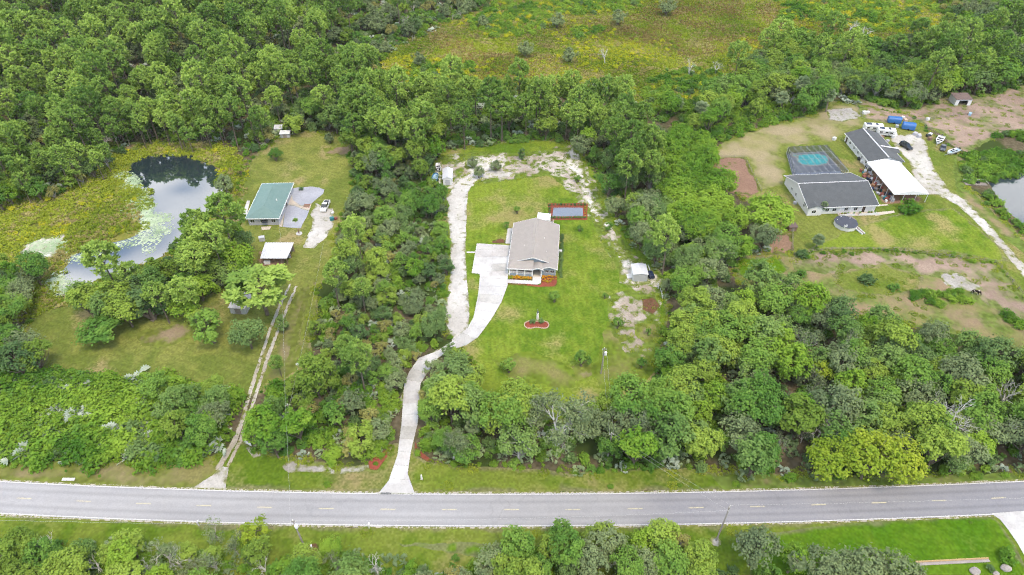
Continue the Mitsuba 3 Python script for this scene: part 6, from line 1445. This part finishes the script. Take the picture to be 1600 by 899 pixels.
for s in (-1, 1): ra_.add('edge_rail', slab([(s * .5 - .07, -2.1, .4), (s * .5 + .07, -2.1, .4), (s * .5 + .07, 2.1, .75), (s * .5 - .07, 2.1, .75)], .4), 'trim_white')
wk = Place(thing('walkway', 'grey plank walkway between the porch and the round covered pool', 'walkway'), (105.95, 179.14), 20)
for i in range(14): wk.add('plank', box(-.6, .6, -3.0 + i * .36, -3.0 + i * .36 + .33, .15, .21), 'wood_grey')
small_shed('little brown roofed hutch beside the large bright tree west of the east yard', (84.43, 170.81), 2.4, 2.0, 1.6, 'shingle_brown', 'wood_brown', 4, .15)
sh = small_shed('open fronted cream shelter with a brown roof in the bare paddock', (178.58, 258.59), 6.4, 5.0, 2.6, 'shingle_brown', 'siding_white', 0, .5, True, 'shelter')

# vehicles and boats behind the barn
vehicle(thing('car', 'black off road vehicle parked on the shell drive right of the barn', 'car'), (143.45, 223.49), 200, 'black_paint', 'suv')
boat(thing('boat', 'white motor boat with an open cockpit, uppermost of the row beside the paddock fence', 'boat'), (157.67, 227.87), 142, 'white_paint', 6.4, 2.5, 'white_paint', 3, console=True)
vehicle(thing('car', 'dark grey car parked between the two white boats', 'car'), (156.52, 222.53), 148, 'grey_paint', 'sedan')
boat(thing('boat', 'white boat on a trailer, nearest the canal thicket', 'boat'), (158.37, 219.23), 116, 'white_paint', 5.8, 2.2, 'gelcoat_pale', 2, console=True)
def camper(label, xy, yaw, L, B, Hh):
    c = Place(thing('camper', label, 'camper'), xy, yaw)
    c.add('body', prism_x([(-B / 2, .7), (B / 2, .7), (B / 2, Hh - .25), (B / 2 - .2, Hh), (-B / 2 + .2, Hh), (-B / 2, Hh - .25)], -L / 2, L / 2), 'white_paint')
    c.add('nose', slab([(L / 2, -B / 2 + .1, 1.0), (L / 2 + .9, -B / 2 + .3, 1.3), (L / 2 + .9, B / 2 - .3, 1.3), (L / 2, B / 2 - .1, Hh - .2)], .5), 'white_paint')
    for x in (-L * .3, L * .02, L * .28): c.add('window', box(x - .5, x + .5, -B / 2 - .03, -B / 2 - .002, 1.5, 2.1), 'glass_dark')
    c.add('door', box(L * .12, L * .12 + .7, -B / 2 - .025, -B / 2 - .002, .75, 2.3), 'silver_paint')
    c.add('roof_vent', boxes((-.4, .4, -.35, .35, Hh + .002, Hh + .25), (L * .25, L * .25 + .5, -.3, .3, Hh + .002, Hh + .15)), 'siding_white')
    c.add('solar_panel', box(-L * .42, -L * .12, -B * .35, B * .35, Hh + .01, Hh + .05), 'dark_blue_paint'); c.add('solar_panel', box(L * .1, L * .22, -B * .35, B * .35, Hh + .01, Hh + .05), 'dark_blue_paint')
    c.add('stripe', box(-L / 2, L / 2, -B / 2 - .012, -B / 2 - .003, 1.15, 1.3), 'grey_paint')
    for x in (-.9, .1):
        for s in (-1, 1): c.add('wheel', (lambda m: (m[0][:, [1, 0, 2]], m[1][:, ::-1]))(wheel(s * (B / 2 - .15), x)), 'rubber')
camper('white camper with dark roof panels behind the barn, left of two', (136.32, 236.47), -8, 6.6, 2.4, 2.9)
camper('white camper with dark roof panels behind the barn, right of two', (139.67, 232.87), -14, 6.2, 2.4, 2.9)
def covered(label, xy, yaw, L, B, Hh):
    c = Place(thing('covered_trailer', label, 'covered trailer'), xy, yaw)
    v, f = prism_x([(-B / 2, .4), (B / 2, .4), (B / 2 * .95, Hh * .75), (B / 4, Hh), (-B / 4, Hh), (-B / 2 * .95, Hh * .75)], -L / 2, L / 2)
    m = trimesh.Trimesh(v, f).subdivide().subdivide(); q = np.array(m.vertices)
    q = q + (meshkit.noise(q * 1.3, 5)[:, None] - .5) * [.18, .18, .22]
    c.add('tarp', (q, np.array(m.faces)), 'tarp_blue', smooth=50)
    c.add('frame', boxes((-L / 2, L / 2 + 1.1, -.05, .05, .32, .42), (-L / 2, L / 2, -B / 2 + .1, -B / 2 + .2, .32, .42), (-L / 2, L / 2, B / 2 - .2, B / 2 - .1, .32, .42)), 'grey_paint')
    for s in (-1, 1): c.add('wheel', (lambda m: (m[0][:, [1, 0, 2]], m[1][:, ::-1]))(wheel(s * (B / 2 - .1), 0, .36)), 'rubber')
covered('trailer load under a blue tarp behind the campers, farther of two', (147.51, 243.35), -14, 4.6, 2.4, 2.4)
covered('trailer load under a blue tarp right of the campers, nearer of two', (150.6, 238.03), -20, 4.4, 2.6, 2.6)
for i, (q, b, lb) in enumerate((((147.14, 239.61), 'silver_paint', 'grey engine crate between the two blue tarps'), ((151.18, 233.38), 'siding_grey', 'pale grey folded canopy below the nearer blue tarp'), ((151.7, 231.36), 'siding_grey', 'grey panel stack beside the pale folded canopy'), ((155.52, 231.86), 'black_paint', 'black crate in the pile left of the white motor boat'), ((156.95, 233.38), 'siding_white', 'white crate in the pile left of the white motor boat'), ((154.82, 229.35), 'wood_brown', 'brown crate in the pile left of the white motor boat'), ((142.38, 231.36), 'siding_white', 'white tub on the ground below the right camper'), ((137.19, 230.35), 'wood_brown', 'rusty crate under the edge of the right camper'), ((135.89, 228.36), 'black_paint', 'black tub beside the barn roof edge'), ((161.64, 245.53), 'siding_white', 'white drum at the paddock fence'), ((152.66, 246.63), 'siding_white', 'white crate on pale boards behind the blue tarps'), ((152.45, 244.44), 'stone_edge', 'pinkish board stack behind the blue tarps'), ((140.67, 251.65), 'siding_white', 'white upright drum in the bare paddock, right of two'), ((139.18, 251.09), 'siding_white', 'white upright drum in the bare paddock, left of two'), ((119.44, 229.35), 'siding_white', 'white tangle of plastic furniture on the dry grass behind the barn'), ((180.36, 249.96), 'gelcoat_pale', 'pale blue trough in the bare paddock'))):
    crate(q, lb, b, rs.uniform(1.1, 1.8), rs.uniform(.9, 1.4), rs.uniform(.6, 1.1), rs.uniform(0, 90), name='crate' if 'crate' in lb else 'yard_item', cat='crate' if 'crate' in lb else 'yard item')

# ------------------------------------------------------------------ fences, dock, stones, timber
def fence(label, pts, gap=3.0, rails=(.5, 1.0), bs='wood_grey', hh=1.15, r=.035):
    k = thing('fence', label, 'fence')
    ln = LineString(pts); n = max(2, int(ln.length / gap))
    for i in range(n + 1):
        q = ln.interpolate(i / n, normalized=True)
        part(k, 'post', put(box(-.06, .06, -.06, .06, 0, hh), q.x, q.y), bs)
    c = np.array(ln.segmentize(6).coords)
    for z in rails: part(k, 'rail', tube(np.column_stack([c, np.full(len(c), z)]), r, 4), bs)
fence('low post and rail fence along the top of the lower paddock', [(82.2, 158.9), (92.5, 161.4), (103.8, 161.4), (113.1, 161.1), (126.6, 158), (139.3, 155.2), (138.8, 140.3)])
fence('fence between the shell drive yard and the bare paddock', [(157.9, 243.3), (158.6, 237.5), (159.6, 230.3), (160.9, 223.5), (161.6, 219.2)])
fence('short fence at the far corner of the yard beside the bare paddock', [(139.4, 266.4), (138.5, 258.6), (137.1, 247.7)])
fence('fence round the small brown pen', [(72.9, 216), (82, 216), (82.7, 213.3), (82.5, 193.8)])
fence('fence across the bare paddock in front of the shelter', [(149.7, 246.1), (159.2, 245), (170.7, 248.3), (180.9, 251.1), (184.1, 248.8)])
fence('fence beside the hutch and the large bright tree', [(85.6, 170.8), (82.5, 161.1)])
dk = Place(thing('dock', 'grey wooden landing with a railing at the canal edge', 'dock'), (152.12, 197.44), -3)
for i in range(20): dk.add('plank', box(.0 + i * .36, .33 + i * .36, 0, 2.6, .14, .2), 'wood_grey')
dk.add('railing', boxes((.0, 7.2, 2.55, 2.65, .8, .9), (7.1, 7.2, .2, 2.55, .8, .9), (0, 7.2, 2.57, 2.63, .4, .48)), 'siding_white')
for x in (.05, 2.4, 4.8, 7.1): dk.add('post', box(x - .06, x + .06, 2.54, 2.66, -.1, 1.0), 'siding_white')
crate(((152.12, 197.44)[0] + 4.6, (152.12, 197.44)[1] + 1.2), 'black tub on the grey wooden landing at the canal', 'black_paint', .8, .8, .7, name='tub', cat='tub')
tb = Place(thing('timber_wall', 'low orange edged timber wall across the emerald lawn south of the road', 'low wall'), (75.04, 64.43), 3)
ln = math.dist((75.04, 64.43), (89.03, 65.44))
for i in range(6): tb.add('timber', box(i * ln / 6 + .02, (i + 1) * ln / 6 - .02, 0, .24, .0, .36), 'wood_orange')
tb.add('soil_strip', box(0, ln, -.55, -.003, 0, .14), 'rock')
def rock(label, xy, s, seed):
    m = trimesh.creation.icosphere(3); v = np.array(m.vertices)
    v = v * (1 + .55 * (meshkit.fbm(v * 1.3, 3, seed)[:, None] - .5)) * [1, .8, .6] * s + [0, 0, .25 * s]
    k = number('boulder'); labels[k] = {'label': label, 'category': 'boulder'}
    solo(k, put((v, np.array(m.faces)), *xy), 'rock', smooth=40)
rock('pale boulder on the lawn at the bottom edge, left of three', (85.21, 62.7), .95, 1)
rock('boulder behind the glossy shrub at the bottom edge, right of three', (91.21, 63.31), .95, 2)
rock('small boulder between the other two at the bottom edge', (88.9, 62.33), .6, 3)
for i, (q, r) in enumerate((((38.87, 68.8), 1.05), ((43.88, 68.8), 1.1), ((-37.79, 67.23), 1.2))):
    sheet('bare_ring' + (f'_{i:03d}' if i else ''), Point(q).buffer(r), .026, 'grey_ash' if i < 2 else 'brown_mulch', .5, .12, seed=110 + i)
labels['driveway_south'] = {'kind': 'structure'}
ds = Polygon([(94.7, 74.7), (106.8, 75.7), (119.5, 75.7), (104.1, 52.8), (93, 52.8), (96.1, 64.4), (96.3, 68.3), (96.1, 71.2), (95.7, 73.4)])
n = 0
jl = unary_union([LineString([(91, 69.9), (118.5, 70.4)]).buffer(.022), LineString([(88.7, 65.4), (115.6, 66.2)]).buffer(.022), LineString([(105, 75.8), (98.6, 52.8)]).buffer(.022)])
for g_ in sorted(ds.difference(jl).geoms, key=lambda g: g.centroid.y):
    scene['driveway_south__slab' + (f'_{n:03d}' if n else '')] = mikit.ply(extrude(g_, 0, .09), 'mat_concrete_white'); n += 1

# ------------------------------------------------------------------ poles, wires, mailboxes, sign
def pole(label, base, hh, lean=(0, 0), arm=0.0, arm_yaw=0, can=False):
    k = thing('power_pole', label, 'power pole')
    b = np.array([base[0], base[1], 0.0]); t = b + [lean[0], lean[1], hh]
    part(k, 'shaft', tube([b - [0, 0, .3], (b + t) / 2, t], [.17, .15, .11], 8), 'pole_wood', smooth=40)
    top = [t + [0, 0, .25]]
    part(k, 'insulator', put(lathe([(0, 0), (.05, 0), (.09, .1), (.05, .2), (.08, .3), (0, .36)], 8), t[0], t[1], 0, t[2]), 'porcelain')
    if arm:
        part(k, 'crossarm', put(box(-arm, arm, .12, .24, -.06, .06), t[0], t[1], arm_yaw, t[2] - .5), 'pole_wood')
        c, s = math.cos(math.radians(arm_yaw)), math.sin(math.radians(arm_yaw))
        top = []
        for a in (-arm * .9, arm * .9):
            part(k, 'insulator', put(lathe([(0, 0), (.05, 0), (.08, .1), (.05, .2), (0, .3)], 8), t[0] + a * c, t[1] + a * s, 0, t[2] - .44), 'porcelain')
            top.append(t + [a * c, a * s, -.15])
    if can: part(k, 'transformer', put(lathe([(0, 0), (.3, 0), (.33, .1), (.33, .85), (.2, 1.0), (0, 1.02)], 14), t[0] + .38, t[1] - .2, 0, t[2] - 2.0), 'metal_white', smooth=40)
    return top, t
tA, A = pole('wooden power pole in a bare ring of ground south of the road', (39.02, 68.93), 10.6, (.55, .5), .7, 60)
tB, B_ = pole('power pole at the edge of the oak wood north of the road', (20.22, 87.53), 8.8, (.1, 0), .5, 0)
tC, C_ = pole('power pole with a white transformer on the south lawn of the clearing', (21.31, 112.12), 8.6, (.1, 0), .5, 0, True)
tD, D_ = pole('thin power pole south of the road in the west', (-39.15, 67.36), 9.6, (-.4, 0), .5, 10, True)
e_ = (-47.6, 94.98)
tE, E_ = pole('power pole rising from the thicket beside the wheel tracks', e_, 9.0, (0, 0), .5, 20)
far_w = (-175.0, (-39.15, 67.36)[1] + 4.0); far_e = (150.0, (39.02, 68.93)[1] + 6)
tW, W_ = pole('power pole far along the road to the west', far_w, 9.6, (0, 0), .5, 90)
tX, X_ = pole('power pole far along the road to the east', far_e, 10.2, (0, 0), .5, 90)
def wire(label, a, b, sag=.6, r=.015):
    t = np.linspace(0, 1, 16)[:, None]
    p = np.asarray(a) * (1 - t) + np.asarray(b) * t; p[:, 2] -= sag * 4 * (t * (1 - t))[:, 0]
    k = number('overhead_wire'); labels[k] = {'label': label, 'category': 'wire'}
    solo(k, tube(p, r, 4), 'cable')
for i in (0, 1):
    w = ('left', 'right')[i]
    wire(f'{w} hand wire of the pair crossing the road from the oak wood', tB[i], tA[i], .5)
    wire(f'{w} hand wire of the pair from the lawn pole to the oak wood', tC[i], tB[i], .4)
wire('upper wire along the south side of the road in the west', tW[0], tD[0], 1.0)
wire('lower wire along the south side of the road in the west', W_ - [0, 0, 1.6], D_ - [0, 0, 1.6], 1.0)
wire('wire along the south side of the road between its two poles', tD[1], tA[0], 1.0)
wire('wire along the south side of the road in the east', tA[1], tX[0], 1.0)
wire('wire across the road to the pole in the thicket', tD[0], tE[0], .5)
wire('wire from the thicket pole up towards the green roofed house, left of two', tE[0], (*(-72.24, 177.52), 3.0), .8)
wire('wire from the thicket pole up towards the green roofed house, right of two', tE[1], (*(-54.77, 160.1), 3.5), .8)

def mailbox(label, xy, yaw, b='trim_white', tall=1.05):
    m = Place(thing('mailbox', label, 'mailbox'), xy, yaw)
    m.add('post', boxes((-.07, .07, -.07, .07, 0, tall), (-.07, .07, -.45, .1, tall, tall + .08)), b)
    v, f = prism_y([(-.14, 0), (.14, 0), (.14, .16), (.09, .25), (-.09, .25), (-.14, .16)], -.5, .1)
    m.add('box', (v + [0, 0, tall + .082], f), b); m.add('flag', box(.142, .16, -.2, -.12, tall + .2, tall + .45), 'red_plastic')
    return m
m = mailbox('white mailbox on a pale strip at the south edge of the road', (-27.69, 71.48), 180)
walk('mailbox_strip', [(-28.5, 72.1), (-25.2, 72), (-25.1, 71.8), (-28.5, 71.9)], .055, 'concrete_white')
m = mailbox('pale mailbox at the south edge of the road in the west', (-60.91, 72.02), 180, 'metal_old')
m = mailbox('white mailbox with a dark front in a bare ring beside the thin power pole', (-37.76, 67.1), 200, 'siding_white', .8)
q = Place(thing('garden_statue', 'small white standing figure of stone on the verge right of the driveway', 'statue'), (-18.63, 82.62))
q.add('plinth', box(-.22, .22, -.22, .22, 0, .25), 'concrete_white')
q.add('figure', lathe([(0, .25), (.20, .25), (.22, .5), (.15, .85), (.19, 1.15), (.13, 1.35), (.06, 1.42), (.10, 1.52), (.09, 1.64), (0, 1.7)], 12), 'porcelain', smooth=50)
s_ = Place(thing('sign', 'white board sign on two posts beside the wheel tracks', 'sign'), (-56.79, 91), -28)
s_.add('board', box(-1.0, 1.0, -.03, .03, .5, 1.5), 'trim_white')
for x in (-.85, .85): s_.add('post', box(x - .05, x + .05, .032, .12, 0, 1.55), 'wood_grey')
k = thing('culvert_headwall', 'low white concrete slab lying in the dry verge at the left of the road', 'concrete slab'); part(k, 'slab', put(box(-1.3, 1.3, -.25, .25, 0, .12), *(-91.51, 82.47)), 'concrete_white'); part(k, 'lip', put(box(-1.3, 1.3, .252, .35, 0, .2), *(-91.51, 82.47)), 'concrete_white')
k = thing('drain_grate', 'dark drain grate at the mouth of the concrete driveway', 'grate')
for i in range(8): part(k, 'bar', put(box(-1.0 + i * .26, -1.0 + i * .26 + .14, -.12, .12, .11, .135), *(-25.55, 79.22)), 'grey_paint')
part(k, 'frame', put(boxes((-1.1, 1.1, -.2, -.122, .11, .14), (-1.1, 1.1, .122, .2, .11, .14)), *(-25.55, 79.22)), 'grey_paint')
k = thing('utility_box', 'small white utility lid on the grass beside the scrub in the west', 'lid'); part(k, 'box', put(box(-.3, .3, -.3, .3, 0, .3), *(-52.07, 115.06)), 'siding_white'); part(k, 'lid', put(box(-.34, .34, -.34, .34, .302, .36), *(-52.07, 115.06)), 'siding_white')

# ------------------------------------------------------------------ the grazing horse
import manifold3d as m3
def ball(c, r):
    return [tuple(np.array(c) + r * np.array(d)) for d in SPH]
_i = trimesh.creation.icosphere(1).vertices; SPH = np.array(_i)
def bone(a, ra_, b, rb_):
    return m3.Manifold.hull_points(np.array(ball(a, ra_) + ball(b, rb_)))
J = [((0, -.55, 1.12), .34, (0, .05, 1.08), .33), ((0, .05, 1.08), .33, (0, .62, 1.15), .33), ((0, .70, 1.22), .26, (0, 1.12, .92), .17), ((0, 1.12, .92), .17, (0, 1.38, .48), .13), ((0, 1.38, .48), .13, (0, 1.46, .12), .075),
     ((0, -.85, 1.2), .12, (0, -1.02, .75), .07), ((0, -1.02, .75), .07, (0, -1.0, .35), .09)]
for s in (-1, 1):
    J += [((s * .17, .62, .95), .17, (s * .17, .66, .52), .085), ((s * .17, .66, .52), .075, (s * .17, .64, .14), .05), ((s * .17, .64, .14), .05, (s * .17, .68, .05), .075),
          ((s * .17, -.60, 1.0), .22, (s * .19, -.48, .68), .12), ((s * .19, -.48, .68), .11, (s * .18, -.72, .45), .065), ((s * .18, -.72, .45), .06, (s * .18, -.66, .13), .048), ((s * .18, -.66, .13), .048, (s * .18, -.62, .05), .075),
          ((s * .06, 1.16, 1.02), .04, (s * .09, 1.14, 1.16), .02)]
body = m3.Manifold.batch_boolean([bone(*j) for j in J], m3.OpType.Add).refine_to_length(.08).to_mesh()
tm = trimesh.Trimesh(np.array(body.vert_properties[:, :3]), np.array(body.tri_verts)); trimesh.smoothing.filter_taubin(tm, iterations=8)
hv = np.array(tm.vertices)
pat = meshkit.fbm(hv * 1.5 + 3, 2, 4) + .25 * np.exp(-((hv[:, 1] + .1) / .42) ** 2) - .12
wht = ((pat > .52) & (hv[:, 1] < .75) & (hv[:, 1] > -.7)) | (hv[:, 2] < .35) & (np.abs(hv[:, 1]) < .8)
scene['mat_horse_coat'] = {'type': 'diffuse', 'reflectance': {'type': 'mesh_attribute', 'name': 'vertex_color'}}
k = number('horse'); labels[k] = {'label': 'black and white horse grazing in the lower paddock', 'category': 'horse'}
v_, f_ = put((hv, np.array(tm.faces)), *(126.02, 141.35), 250)
scene[k] = mikit.ply((v_, f_), 'mat_horse_coat', smooth=True, color=np.where(wht[:, None], [.62, .58, .54], [.025, .02, .018]))
